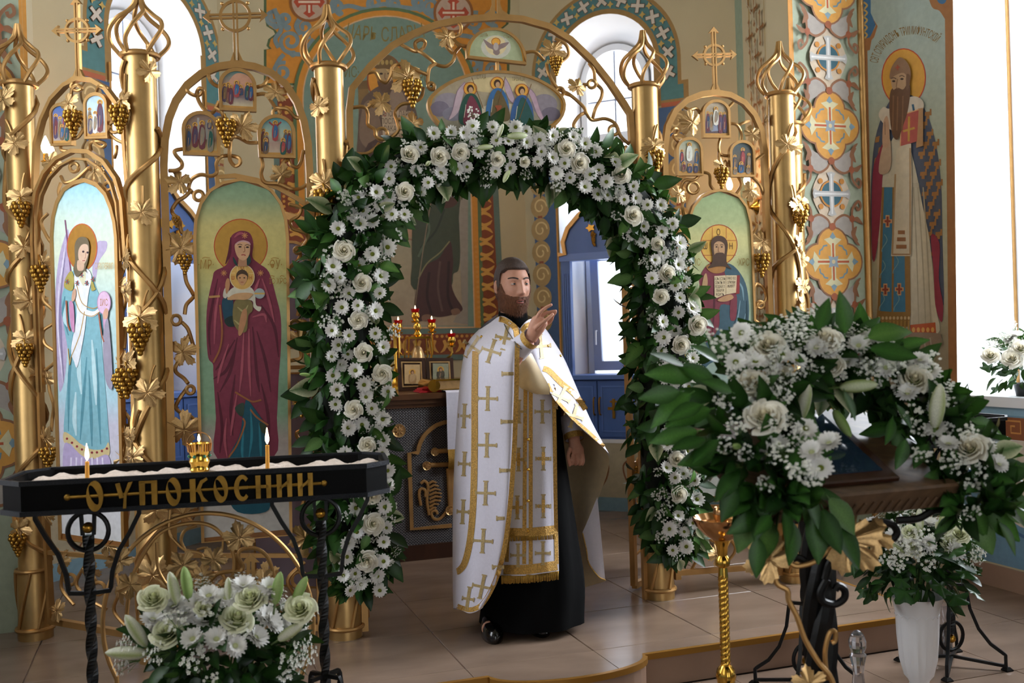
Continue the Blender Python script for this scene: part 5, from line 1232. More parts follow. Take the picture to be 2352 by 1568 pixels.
for tx, x in (('ІИС·', 1598), ('·ХРС', 1706)): pt.text('#9a8448', tx, x, 610, 17, .55)
pt.done(t)

# ---- oval icon of three seated angels and the dove icon
O = [(984, 238), (1000, 212), (1040, 186), (1090, 170), (1140, 165), (1190, 170), (1240, 186), (1280, 212), (1296, 240), (1284, 276), (1245, 300), (1140, 312), (1035, 300), (996, 272)]
t, pt = icon('oval_icon', 'oval icon of three winged figures seated at a table over the gateway', O, PLM, sub=3, cat='icon')
pt.poly('#d39a44', shrink(O, .985), 3); pt.poly('#b5a283', shrink(O, .955), 3, '#8f8878')
for cx, cy, rx, ry, c in ((1030, 235, 32, 22, '#9a8f96'), (1010, 250, 22, 18, '#7d7280'), (1250, 240, 30, 24, '#8a7f86'), (1265, 262, 22, 16, '#6f6470'), (1040, 262, 24, 16, '#86808c'), (1140, 195, 70, 18, '#cdb889')): pt.disc(c, cx, cy, rx, ry)
for s_ in (([(1068, 188), (1050, 210), (1040, 250), (1030, 275), (1052, 258), (1062, 225)], '#c2a9b0'), ([(1206, 195), (1228, 215), (1240, 250), (1255, 285), (1235, 265), (1222, 230)], '#b99aa6'), ([(1160, 178), (1172, 200), (1185, 240), (1172, 232), (1160, 205)], '#b8a0ac')):
    pt.poly(s_[1], s_[0]); pt.stroke('#8f7886', 1.5, s_[0][:4], 3)
pt.poly('#c9bca4', [(1110, 245), (1180, 240), (1195, 275), (1190, 300), (1100, 300)]); 
for cx, top, c1, c2 in ((1080, 190, '#2f5245', '#7a3a48'), (1142, 178, '#3f6c9a', '#6a5a3a'), (1198, 194, '#3a5c8c', '#2f5550')):
    pt.disc('#e0a444', cx, top + 14, 15, 15, 20, '#a8502a', 1.5)
    pt.poly(c1, [(cx - 10, top + 28), (cx + 12, top + 28), (cx + 26, top + 60), (cx + 22, top + 95), (cx - 22, top + 95), (cx - 24, top + 60)])
    pt.poly(c2, [(cx - 2, top + 32), (cx + 12, top + 40), (cx + 28, top + 80), (cx + 24, top + 100), (cx - 10, top + 98), (cx - 16, top + 80)])
    pt.stroke('#d0c8b0', 1.3, [(cx - 10, top + 50), (cx - 14, top + 80)], 1)
    pt.disc('#4a3222', cx, top + 14, 8, 9.5, 14); pt.disc('#c29a72', cx + 1, top + 17, 5.2, 7, 12)
for a_, b_ in (((1083, 178), (1110, 250)), ((1160, 176), (1145, 240)), ((1220, 193), (1192, 275))): pt.stroke('#7a5a32', 1.6, [a_, b_], 1)
pt.poly('#9a5030', [(1137, 243), (1152, 243), (1149, 252), (1150, 260), (1140, 260), (1141, 252)]); pt.text('#8a7a50', 'СТАЯ', 1105, 182, 10, .6); pt.text('#8a7a50', 'ТРОИЦА', 1190, 186, 9, .6)
pt.done(t)
O = [(1072, 131)] + [(1139 - 67*math.cos(a) , 133 - 66*math.sin(a) + 6*(-math.cos(a))*0.9) for a in [PI*i/18 for i in range(1, 18)]] + [(1208, 146)]
t, pt = icon('dove_icon', 'half-round icon of a white dove in a golden glow under the arch top', O, PLM, cat='icon')
pt.poly('#d39a44', shrink(O, .96), 0); pt.poly('#a9b08a', shrink(O, .9), 0)
pt.disc('#c3bfae', 1139, 108, 34, 27); pt.disc('#d9c596', 1139, 105, 24, 22); pt.disc('#e0a444', 1139, 96, 10, 9, 16, '#a8602a', 1.5)
pt.poly('#8f7a74', [(1110, 90), (1125, 99), (1136, 105), (1143, 105), (1152, 100), (1169, 97), (1160, 108), (1148, 114), (1148, 122), (1141, 127), (1133, 122), (1132, 114), (1120, 108)]); pt.disc('#b9aaa0', 1139, 107, 6, 9)
pt.text('#9a8a62', 'ДУХЪ', 1112, 84, 8, .6); pt.text('#9a8a62', 'СТЫЙ', 1166, 88, 8, .6)
pt.done(t)
mb = MB(); mb.tube([hitplane(1139, 142, *PLM) + N0*.02, hitplane(1139, 168, *PLM) + N0*.02], .01, 8); part('icon_post', mb, 'gold_bar', G.t)

# ---- small festal icons
def small(label, outline, pl, sky, ground, figs, extra=None):
    t, pt = icon('small_icon', label, outline, pl, rw=.016, off=.02, group='small arched icons of the screen')
    pt.poly('#c08f4c', shrink(outline, .95), 0); inn = shrink(outline, .87)
    field(pt, [(0, sky[0]), (.5, sky[1]), (.72, ground[0]), (1, ground[1])], inn)
    if extra: extra(pt)
    for f in figs: robe(pt, *f)
    pt.done(t)
c = ['#6d3a40', '#3a4a62', '#7a6248', '#2f5a50', '#8a8070', '#a04848', '#54485e', '#39638c']
small('small arched icon of a rider among a crowd, topmost above the woman in maroon', archo(505, 585, 160, 252, tilt=.05), PLM, ('#5f8a86', '#c08a72'), ('#7d6a70', '#c9b896'), [(516, 192, 12, 40, c[6], c[2]), (524, 190, 12, 44, c[2], c[0]), (530, 196, 11, 42, c[0], c[6]), (552, 196, 13, 22, c[1], c[6]), (568, 190, 12, 38, c[1], c[3]), (576, 192, 11, 38, c[0], c[7]), (543, 186, 14, 36, c[5], c[7])], lambda p: p.poly('#c7967c', [(530, 180), (545, 168), (565, 172), (578, 185), (578, 200), (525, 200)]))
small('small arched icon of a presentation in a temple beside the gold column', archo(421, 502, 259, 354, tilt=.03), PLM, ('#8f7466', '#94806f'), ('#6d5648', '#b59a62'), [(433, 288, 13, 56, c[2], c[1]), (448, 282, 14, 54, c[0], c[6]), (464, 278, 15, 62, c[0], c[4]), (483, 288, 14, 58, c[4], c[3]), (481, 276, 10, 20, c[6], c[4])], lambda p: (p.stroke('#a5a09a', 5, [(455, 270), (455, 320)], 1), p.stroke('#8f8a86', 5, [(475, 275), (475, 320)], 1)))
small('small arched icon of an ascending figure over a kneeling crowd', archo(595, 675, 267, 359, tilt=.03), PLM, ('#5a9aa2', '#b3b9a2'), ('#a98d80', '#c0aa94'), [(605, 296, 11, 50, c[0], c[2]), (612, 304, 12, 44, c[4], c[0]), (610, 318, 13, 34, c[2], c[1]), (656, 298, 12, 50, c[2], c[7]), (664, 300, 11, 50, c[0], c[7]), (650, 318, 13, 36, c[3], c[5]), (632, 278, 14, 44, c[5], c[7])], lambda p: (p.stroke('#a04848', 4, [(618, 280), (632, 290), (646, 280)], 2)))
small('small arched icon of a nativity crowd below the plain gold cross beside a grape bunch', archo(118, 163, 240, 332, tilt=-.04), PLL, ('#3f6aa8', '#7d6a80'), ('#6a5670', '#a99a90'), [(128, 262, 11, 54, c[6], c[0]), (138, 268, 10, 46, c[4], c[2]), (150, 262, 11, 50, c[5], c[6]), (143, 286, 10, 34, c[2], c[7]), (154, 288, 9, 34, c[3], c[1])])
small('small arched icon of a baptism with dark robed figure against pale sky', archo(196, 245, 216, 316, tilt=-.03), PLL, ('#a8c3d6', '#b6c6d0'), ('#9aa6ac', '#b9ab98'), [(206, 248, 10, 40, c[4], c[2]), (208, 266, 11, 40, c[6], c[4]), (230, 230, 15, 70, c[0], c[6]), (219, 256, 11, 48, '#d0cdc8', c[4])])
small('small arched icon of a burial scene, topmost above the bearded man', archo(1615, 1674, 232, 314), PLM, ('#b9a890', '#8f8068'), ('#5f5560', '#5a4848'), [(1626, 256, 9, 44, c[0], c[1]), (1634, 258, 9, 40, c[4], c[2]), (1655, 258, 10, 46, c[0], c[6]), (1664, 258, 9, 44, c[6], c[0]), (1644, 246, 12, 40, '#cfcabc', c[4])], lambda p: p.poly('#8a8fa0', [(1630, 284), (1656, 280), (1656, 300), (1634, 302)], 0))
small('small arched icon of a shining white figure above the flower arch', archo(1555, 1611, 318, 401), PLM, ('#a9b096', '#bdb39c'), ('#8f8078', '#8a7a68'), [(1566, 344, 9, 30, c[1], c[5]), (1600, 342, 9, 34, c[7], c[2]), (1570, 372, 10, 22, c[2], c[0]), (1584, 376, 11, 20, c[1], c[6]), (1598, 376, 9, 20, c[6], c[1]), (1583, 328, 13, 40, '#dcdcd0', '#cfd0c4')])
small('small arched icon of a dark nativity scene beside the lit sconce', archo(1678, 1731, 325, 404), PLM, ('#4a5a5e', '#5e564c'), ('#54483e', '#6a5c48'), [(1688, 356, 9, 32, c[1], c[2]), (1706, 340, 11, 40, c[0], c[5]), (1720, 352, 9, 34, c[2], c[4]), (1702, 372, 12, 24, c[7], c[1]), (1718, 380, 9, 18, c[4], c[2]), (1688, 384, 9, 16, c[4], c[2])])
# ================================================================ sanctuary: altar table and what stands on it
mat('flame', '#ffb060', emit='#ffd9a0', estr=14); mat('red_glass', '#8a0a12', rough=.12, trans=.35, emit='#7a0508', estr=.25)
mat('dark_wood', '#3a2114', rough=.35, nscale=14, namt=.25, stretch=(1, 1, .15)); mat('altar_wood', '#5a3a22', rough=.3, nscale=10, namt=.2)
mat('white_cloth', '#d9d6e2', rough=.8, nscale=60, namt=.04, bump=.05, bscale=300); mat('gold_thread', '#b98f3f', metal=.45, rough=.45, nscale=120, namt=.25, bump=.3, bscale=240)
mat('red_cloth', '#b5121c', rough=.7); mat('glass', '#ffffff', rough=.03, trans=1.0, ior=1.2)
def woven(name, c1, c2, scale):
    m = mat(name, c1, rough=.45, metal=.35); nt = m.node_tree; p = nt.nodes['Principled BSDF']; tc = nt.nodes.new('ShaderNodeTexCoord')
    mp = nt.nodes.new('ShaderNodeMapping'); mp.inputs['Rotation'].default_value = (0, 0, -IANG); nt.links.new(tc.outputs['Object'], mp.inputs[0])
    w = nt.nodes.new('ShaderNodeTexWave'); w.inputs['Scale'].default_value = scale; w.bands_direction = 'Z'; w.inputs['Distortion'].default_value = 0
    w2 = nt.nodes.new('ShaderNodeTexWave'); w2.inputs['Scale'].default_value = scale*.9; w2.bands_direction = 'X'
    nt.links.new(mp.outputs[0], w2.inputs[0])
    ad = nt.nodes.new('ShaderNodeVectorMath'); ad.operation = 'ADD'; cb = nt.nodes.new('ShaderNodeCombineXYZ'); ml = nt.nodes.new('ShaderNodeMath'); ml.operation = 'MULTIPLY'; ml.inputs[1].default_value = .012
    nt.links.new(w2.outputs['Fac'], ml.inputs[0]); nt.links.new(ml.outputs[0], cb.inputs[2]); nt.links.new(mp.outputs[0], ad.inputs[0]); nt.links.new(cb.outputs[0], ad.inputs[1]); nt.links.new(ad.outputs[0], w.inputs[0])
    mx = nt.nodes.new('ShaderNodeMix'); mx.data_type = 'RGBA'; mx.inputs[6].default_value = (*lin(c1), 1); mx.inputs[7].default_value = (*lin(c2), 1)
    pw = nt.nodes.new('ShaderNodeMath'); pw.operation = 'POWER'; pw.inputs[1].default_value = 3
    nt.links.new(w.outputs['Fac'], pw.inputs[0]); nt.links.new(pw.outputs[0], mx.inputs[0]); nt.links.new(mx.outputs[2], p.inputs['Base Color'])
    b = nt.nodes.new('ShaderNodeBump'); b.inputs['Strength'].default_value = .4; b.inputs['Distance'].default_value = .004; nt.links.new(w.outputs['Fac'], b.inputs['Height']); nt.links.new(b.outputs[0], p.inputs['Normal'])
woven('altar_cloth', '#26242a', '#8a8684', 18)
AC, AV, AH = .10, 1.50, 1.23
t = thing('altar_table', 'altar table with dark woven front, gilded relief and wooden top', 'altar', I(AC, AV + .45, PZ))
def ibox(mb, u0, v0, z0, u1, v1, z1): mb.prism([I(u0, v0, z0), I(u1, v0, z0), I(u1, v1, z0), I(u0, v1, z0)], (0, 0, z1 - z0))
mb = MB(); ibox(mb, AC - .48, AV, PZ + .1, AC + .48, AV + .9, AH - .09); part('body', mb, 'altar_cloth', t)
mb = MB(); ibox(mb, AC - .5, AV - .015, PZ, AC + .5, AV + .92, PZ + .1); part('plinth', mb, 'dark_wood', t)
mb = MB(); ibox(mb, AC - .53, AV - .05, AH - .035, AC + .53, AV + .95, AH); ibox(mb, AC - .51, AV - .03, AH - .065, AC + .51, AV + .93, AH - .035); ibox(mb, AC - .495, AV - .015, AH - .09, AC + .495, AV + .91, AH - .065); part('top', mb, 'altar_wood', t)
AP = (I(0, AV), N0); A2 = lambda x, y, o=.0: hitplane(x, y, AP[0], N0) + N0*o
def mirror_u(p):     # mirror a world point about the altar's middle
    d = p - I(AC, 0); u = d.x*UX + d.y*UY
    return p - ID(2*u, 0)
def relief(name, paths, r, flat=(1, .6)):
    for fn in ((lambda p: p), mirror_u):
        mb = MB()
        for P_ in paths:
            q = catmull([A2(x, y, .008) for x, y in P_], 4) if len(P_) > 2 else [A2(x, y, .008) for x, y in P_]
            mb.tube([fn(p) for p in q], r, 8, up=N0, flat=(.7, 1))
        part(name, mb, 'gold_bar', t)
brd = [A2(1036, 1206, .008), A2(945, 1214, .008), A2(939, 1040, .008), A2(959, 1039, .008)] + catmull([A2(x, y, .008) for x, y in ((959, 1039), (963, 1020), (975, 998), (995, 980), (1012, 972), (1036, 966))], 4)[1:]
for fn in ((lambda p: p), mirror_u): mb = MB(); mb.bar([fn(p) for p in brd], .026, .016, up=N0); part('arched_border', mb, 'gold_bar', t)
relief('cross', [[(978, 1068), (1034, 1066)], [(1029, 1075), (1034, 1170)], [(1036, 1075), (1040, 1170)], [(1000, 1036), (1034, 1034)], [(1034, 1010), (1036, 1170)]], .016)
relief('scroll_leaf', [[(1030, 1168), (1010, 1190), (995, 1190), (990, 1176), (1000, 1172), (1004, 1180)], [(985, 1182), (980, 1150), (982, 1115), (974, 1104), (966, 1110)], [(966, 1160), (962, 1135), (966, 1122), (976, 1126), (976, 1140)]], .010)
ml, mr_ = MB(), MB()
for k in range(8):
    f = k/7; a_, b_ = A2(984 + 2*f, 1110 + 62*f, .008), A2(1002 + 12*math.sin(f*PI), 1108 + 58*f, .008)
    for fn, mb in ((lambda p: p, ml), (mirror_u, mr_)): mb.tube([fn(a_), fn((a_ + b_)/2 + Vector((0, 0, .012))), fn(b_)], [.009, .009, .005], 6)
part('leaf_plume', ml, 'gold_bar', t); part('leaf_plume', mr_, 'gold_bar', t)
def boss(p, r):
    for q in (p, mirror_u(p)):
        m_ = MB(); M_ = Matrix.Translation(q) @ N0.to_track_quat('Z', 'Y').to_matrix().to_4x4(); m_.lathe([(.001, .012), (r*.4, .014), (r*.55, .006), (r*.8, .008), (r, .012), (r*1.08, 0)], 20, M_, caps=False)
        for k in range(8): a = k*PI/4; m_.tube([M_ @ Vector((.1*r*math.cos(a), .1*r*math.sin(a), .012)), M_ @ Vector((.75*r*math.cos(a), .75*r*math.sin(a), .012))], r*.1, 5)
        part('boss', m_, 'gold_leaf', t)
boss(A2(916, 989), .042); boss(A2(979, 1069, .01), .028); boss(A2(998, 1037, .006), .026); boss(A2(1032, 1171, .012), .03)
# white runner hanging over the front edge
t = thing('altar_runner', 'white cloth with gold cross and fringe hanging over the altar front', 'cloth', I(AC, AV - .06, AH))
u0, u1 = .045, .30
mb = MB(); path = [(AV + .35, AH + .012), (AV + .1, AH + .012), (AV - .045, AH + .012), (AV - .064, AH + .0), (AV - .07, AH - .1), (AV - .066, AH - .25), (AV - .06, AH - .37)]
V = []; nn = 12
for j, (vv, zz) in enumerate(path):
    for i in range(nn + 1): f = i/nn; V.append(I(u0 + (u1 - u0)*f, vv - .004*math.sin(f*7 + j), zz))
mb.add(V, [[j*(nn+1) + i, j*(nn+1) + i + 1, (j+1)*(nn+1) + i + 1, (j+1)*(nn+1) + i] for j in range(len(path) - 1) for i in range(nn)]); part('cloth', mb, 'white_cloth', t)
mb = MB()
for i in range(40): u_ = u0 + (u1 - u0)*(i + .5)/40; mb.tube([I(u_, AV - .062, AH - .37), I(u_ + .002, AV - .066, AH - .44), I(u_, AV - .06, AH - .50)], .0035, 4)
part('fringe', mb, 'gold_thread', t, True, label='gold fringe')
pt = Paint(I(0, AV - .075), N0, .0001, to=lambda x, y: I((u0 + u1)/2 + x, AV - .073, AH + y*-1))
for dx, dy, L in ((0, -1, .05), (0, 1, .09), (1, 0, .05), (-1, 0, .05)):
    q = (-dy, dx); pt.poly('#b08a4c', [(q[0]*.008, .21 + q[1]*.008), (dx*L + q[0]*.02, .21 + dy*L + q[1]*.02), (dx*L - q[0]*.02, .21 + dy*L - q[1]*.02), (-q[0]*.008, .21 - q[1]*.008)], 0)
pt.stroke('#b08a4c', .006, [(.03*math.cos(k*.4), .21 + .03*math.sin(k*.4)) for k in range(16)], 2); pt.poly('#b08a4c', [(-.06, .33), (-.05, .30), (.05, .30), (.06, .33)], 0)
pt.done(t, 'embroidered_cross', 'gold_thread')
# book stand roll and red cloth
t = thing('gospel_book', 'gilt covered book lying on its side on the white altar cloth', 'book', I(.1, AV + .1, AH + .012))
mb = MB(); ibox(mb, .0, AV + .02, AH + .02, .27, AV + .30, AH + .075); part('pages', mb, 'gold_leaf', t)
mb = MB(); ibox(mb, -.01, AV + .01, AH + .075, .28, AV + .31, AH + .086); ibox(mb, -.01, AV + .01, AH + .0145, .28, AV + .31, AH + .02); part('cover', mb, 'brass', t)
mb = MB(); mb.tube([I(-.012, AV + .02, AH + .045), I(-.012, AV + .3, AH + .045)], .042, 16); part('spine', mb, 'brass', t)
t = None
mb = MB()
for k in range(3): ibox(mb, -.11 + .012*k, AV + .03 + .01*k, AH + .003 + .009*k, .04, AV + .2, AH + .011 + .009*k)
single('folded_cloth', mb, 'red_cloth', 'small folded bright red cloth on the altar beside the gilt book', 'cloth', I(-.04, AV + .1, AH))
# two framed icons leaning on the altar
def framed(px0, py0, px1, py1, v_, label, dark):
    p0 = I(0, v_); q = [hitplane(x, y, p0, N0) for x, y in ((px0, py1), (px1, py1), (px1, py0), (px0, py0))]; zb = AH + .002
    q[0].z = q[1].z = zb; up = q[3].z - zb
    t = thing('framed_icon', label, 'icon', (q[0] + q[1])/2, 0, 'framed icons on the altar')
    B = [a + ID(0, .05*(a.z - zb)/up) for a in q]; c_ = sum(B, Vector())/4
    mb = MB(); mb.prism(B, ID(0, .03)); part('backing', mb, 'dark_wood', t)
    mb = MB(); mb.bar([b + (c_ - b)*.08 for b in B], .03, .03, up=N0, closed=True); part('frame', mb, 'dark_wood', t)
    mb = MB(); mb.bar([b + (c_ - b)*.26 + N0*.006 for b in B], .014, .012, up=N0, closed=True); part('gilt_slip', mb, 'gold_leaf', t)
    pt = Paint(B[0] + N0*.004, N0, .0001)
    ins = [(px0 + (px1 - px0)*a, py0 + (py1 - py0)*b) for a, b in ((.2, .8), (.8, .8), (.8, .2), (.2, .2))]
    pt.poly('#c9a878' if not dark else '#9a9a80', ins, 0); cx, cy = (px0 + px1)/2, (py0 + py1)/2
    pt.disc('#d8b878', cx, cy - 3, 8, 8, 14); robe(pt, cx, cy - 10, 18, (py1 - py0)*.42, '#a88458' if not dark else '#4a4436', '#b99a70' if not dark else '#5c5444'); pt.done(t)
framed(917, 822, 977, 896, AV + .42, 'small framed icon with pale gilt image on the altar', False); framed(982, 822, 1042, 884, AV + .5, 'small framed icon with dark robed figure on the altar', True)
# glass tabernacle
t = thing('tabernacle', 'small glass case with gilt corners and knob holding a golden shrine', 'tabernacle', I(.03, AV + .62, AH)); c = I(.03, AV + .62, AH)
Mt = Matrix.Translation(c) @ Matrix.Rotation(IANG, 4, 'Z')
mb = MB(); mb.box((-.10, -.08, 0), (.10, .08, .14), Mt); part('base', mb, 'gold_leaf', t)
mb = MB(); V = [Mt @ Vector(p) for p in ((-.09, -.07, .14), (.09, -.07, .14), (.09, .07, .14), (-.09, .07, .14), (-.075, -.055, .36), (.075, -.055, .36), (.075, .055, .36), (-.075, .055, .36))]
mb.add(V, [[0, 1, 5, 4], [1, 2, 6, 5], [2, 3, 7, 6], [3, 0, 4, 7]]); part('glass_case', mb, 'clear_pane', t, False)
mb = MB()
for a in range(4): mb.tube([V[a], V[a + 4]], .006, 6)
mb.box((-.08, -.06, .36), (.08, .06, .375), Mt); part('case_frame', mb, 'brass', t)
mb = MB(); mb.lathe([(.02, .375), (.032, .39), (.018, .41), (.03, .44), (.024, .465), (.008, .475), (.012, .49), (.001, .505)], 16, Mt); part('knob', mb, 'brass', t)
mb = MB(); mb.lathe([(.05, .14), (.05, .2), (.045, .25), (.03, .29), (.01, .31)], 14, Mt); part('shrine', mb, 'gold_leaf', t)
# seven-branched lamp stand
t = thing('candelabrum', 'branched gilt lamp stand with red glass cups and small flames on the altar', 'candelabrum', I(-.09, AV + .82, AH)); cv = AV + .82; c0 = I(-.09, cv, AH)
mb = MB(); mb.lathe([(.11, 0), (.10, .02), (.04, .04), (.02, .08), (.025, .12), (.012, .16), (.012, .42), (.02, .45), (.012, .48)], 20, Matrix.Translation(c0)); part('stem', mb, 'brass', t)
cups = [hitplane(x, y, I(0, cv), N0) for x, y in ((915, 752), (954, 726), (992, 750), (1037, 782))]
cups = [cups[0], cups[1], cups[2], cups[3], c0 + ID(-.30, 0, cups[3].z - AH)]
for q in cups:
    Mq = Matrix.Translation(q)
    mb = MB(); mb.lathe([(.004, -.05), (.03, -.045), (.034, -.035), (.012, -.03), (.026, -.015), (.032, .0), (.026, .025), (.034, .03)], 18, Mq, caps=False); cp = part('cup', mb, 'brass', t)
    mb = MB(); mb.lathe([(.026, .028), (.034, .055), (.032, .055), (.024, .03)], 18, Mq, caps=False); part('red_glass', mb, 'red_glass', cp, label='red glass insert')
    mb = MB(); mb.lathe([(.001, .045), (.005, .054), (.0045, .062), (.001, .078)], 10, Mq); part('flame', mb, 'flame', cp)
    mid = c0 + Vector((0, 0, .25)); b_ = q + Vector((0, 0, -.05))
    if (q - c0 - Vector((0, 0, q.z - AH))).length > .02:
        sx = (q - c0); sx.z = 0
        mb = MB(); mb.tube(catmull([c0 + Vector((0, 0, .18)), c0 + sx*.45 + Vector((0, 0, .14)), c0 + sx*.95 + Vector((0, 0, .22)), b_], 6), .008, 7)
        w_ = c0 + sx*.55 + Vector((0, 0, .24)); mb.tube(catmull([w_ + sx.normalized()*(.035*(1 - k/14)*math.cos(k*.7)) + Vector((0, 0, .035*(1 - k/14)*math.sin(k*.7))) for k in range(12)], 2), .004, 5); part('branch', mb, 'brass', t)
    else:
        mb = MB(); mb.tube([c0 + Vector((0, 0, .46)), b_], .01, 8); part('branch', mb, 'brass', t)
# wall sconces with candle bulbs
mat('bulb', '#fff2dc', emit='#ffe6bf', estr=9)
def sconce(p, n, bulbs, label):
    t = thing('wall_sconce', label, 'sconce', p)
    M_ = Matrix.Translation(p) @ n.to_track_quat('Z', 'Y').to_matrix().to_4x4()
    mb = MB(); mb.lathe([(.06, 0), (.05, .012), (.025, .03), (.012, .05)], 18, M_); part('wall_plate', mb, 'brass', t)
    for b in bulbs:
        mb = MB(); s_ = p + n*.05; mb.tube(catmull([s_, s_ + (b - s_)*.4 + Vector((0, 0, -.07)), s_ + (b - s_)*.85 + Vector((0, 0, -.09)), b + Vector((0, 0, -.05))], 5), .008, 7); a_ = part('arm', mb, 'brass', t)
        mb = MB(); mb.lathe([(.004, -.055), (.028, -.045), (.014, -.035), (.014, -.002)], 14, Matrix.Translation(b)); part('socket', mb, 'brass', a_)
        mb = MB(); mb.lathe([(.012, 0), (.022, .02), (.023, .04), (.014, .07), (.003, .095)], 14, Matrix.Translation(b)); part('bulb', mb, 'bulb', a_)
        L = bpy.data.lights.new('bulb_light', 'POINT'); L.energy = 4.5; L.color = (1, .55, .25); L.shadow_soft_size = .03; lo = bpy.data.objects.new('bulb_light', L); C.objects.link(lo); lo.location = b + Vector((0, 0, .05)) + n*.03; 
        lo.parent = t; lo.matrix_local = PM[t.name].inverted() @ Matrix.Translation(b + Vector((0, 0, .05)) + n*.03)
def revpt(px, py, sg):
    a3, b3 = I(sg*R2[0], R2[1]), I(sg*PF[0], PF[1]); d = (b3 - a3).normalized(); n = Vector((d.y, -d.x, 0))
    if n.dot(I(0, 1) - a3) < 0: n = -n
    return hitplane(px, py, a3, n), n
p, n = revpt(1738, 475, 1); sconce(p, n, [W(1676, 436, p.y - .02), W(1716, 426, p.y - .28)], 'gilt wall sconce with two lit candle bulbs above the bearded man\'s icon')
p = I(-2.37, 1.3, zy(400, 5.6, 100)); n = ID(1, 0); sconce(p, n, [W(105, 352, 5.42), W(118, 368, 5.62)], 'gilt wall sconce with lit candle bulb beside the outer gold column')
# ================================================================ flowers
def attrleaf(name, rough, amt, tcol, spec=.5):
    m = mat(name, '#ffffff', rough=rough, attr=True, nscale=30, namt=.15, spec=spec); nt = m.node_tree
    p = nt.nodes['Principled BSDF']; out = nt.nodes['Material Output']
    t = nt.nodes.new('ShaderNodeBsdfTranslucent'); t.inputs[0].default_value = (*lin(tcol), 1)
    mx = nt.nodes.new('ShaderNodeMixShader'); mx.inputs[0].default_value = amt
    nt.links.new(p.outputs[0], mx.inputs[1]); nt.links.new(t.outputs[0], mx.inputs[2]); nt.links.new(mx.outputs[0], out.inputs[0])
attrleaf('leaf_green', .36, .08, '#4f7a2c', .3)
attrleaf('petal', .55, .22, '#f5f0e2', .3)
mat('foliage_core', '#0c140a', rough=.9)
def col(mb, b, cols):
    for i, c in enumerate(cols): mb.c[b + i] = c
def patch(mb, fn, nu, nv, cfn):
    V = [fn(i/nu*2 - 1, j/nv) for j in range(nv + 1) for i in range(nu + 1)]
    F = [[j*(nu+1) + i, j*(nu+1) + i + 1, (j+1)*(nu+1) + i + 1, (j+1)*(nu+1) + i] for j in range(nv) for i in range(nu)]
    b = mb.add(V, F); col(mb, b, [cfn(i/nu*2 - 1, j/nv) for j in range(nv + 1) for i in range(nu + 1)])
def mixc(a, b, t): return tuple(x + (y - x)*t for x, y in zip(a, b))
def rose_mesh(name, outer, inner, seed, openness=1.0):
    mb = MB(); r_ = random.Random(seed); co, ci = lin(outer), lin(inner)
    layers = [(.09, .60, 2), (.19, .62, 3), (.31, .60, 3), (.45, .55, 4), (.62, .47, 5), (.80*openness, .36, 5)]
    for li, (R, H, n) in enumerate(layers):
        for k in range(n):
            a0 = 2*PI*k/n + li*.9 + r_.uniform(-.15, .15); hh = H*r_.uniform(.95, 1.05); f = li/5
            def fn(s, t, R=R, hh=hh, a0=a0, f=f, n=n):
                wd = (1.28*PI/n)*(1 - .25*t*t); a = a0 + s*wd
                rad = R*(.35 + .65*math.sin(min(t*1.2, 1)*PI/2))*(1 - .12*s) + (.05 + .17*f)*max(0, t - .7)*2.2
                z = hh*t*1.5 - .25 - (.05 + .42*f)*max(0, t - .72)**1.2*2.2 - .09*s*s*t
                return (rad*math.cos(a), rad*math.sin(a), z)
            patch(mb, fn, 5, 5, lambda s, t, f=f: mixc(ci, co, min(1, f*.7 + max(0, t - .55)*1.1)))
    b = len(mb.v); mb.lathe([(.11, .2), (.12, .42), (.10, .56), (.05, .62), (.004, .63)], 10)
    for i in range(b, len(mb.v)): mb.c[i] = ci
    mb.lathe([(.02, -.3), (.22, -.24), (.34, -.05), (.2, .1)], 10); 
    for i in range(40): mb.c[-40 + i] = lin('#8a9a5a')
    return mb.mesh(name, 'petal', True, True)
def daisy_mesh(name, n1, cup, seed, centre='#6f7a22', double=False):
    mb = MB(); r_ = random.Random(seed); w = lin('#f4f3f2')
    for layer in range(3 if double else 2):
        n = n1 if layer < 2 else n1 - 3
        for k in range(n):
            a0 = 2*PI*(k + .5*layer)/n + r_.uniform(-.08, .08); L = r_.uniform(.86, 1.0)*(1 - .16*layer); cu = cup + .25*layer + r_.uniform(-.08, .1)
            def fn(s, t, a0=a0, L=L, cu=cu):
                wd = .15*math.sin(PI*min(.22 + .68*t, .97))*(1.2 if not double else 1.05)
                r = .14 + (L - .14)*t; z = .05 + cu*t*(1 - .35*t) + .03*s*s - .02
                return (r*math.cos(a0) - s*wd*math.sin(a0), r*math.sin(a0) + s*wd*math.cos(a0), z)
            patch(mb, fn, 2, 3, lambda s, t: mixc(lin('#e6e9d8'), w, min(1, t*2.5)))
    mb.mi = 1
    b = len(mb.v); mb.lathe([(.02, .0), (.21, .02), (.24, .09), (.18, .16), (.02, .19)], 10)
    for i in range(b, len(mb.v)): mb.c[i] = lin(centre)
    return mb.mesh(name, ['petal', 'leaf_green'], True, True)
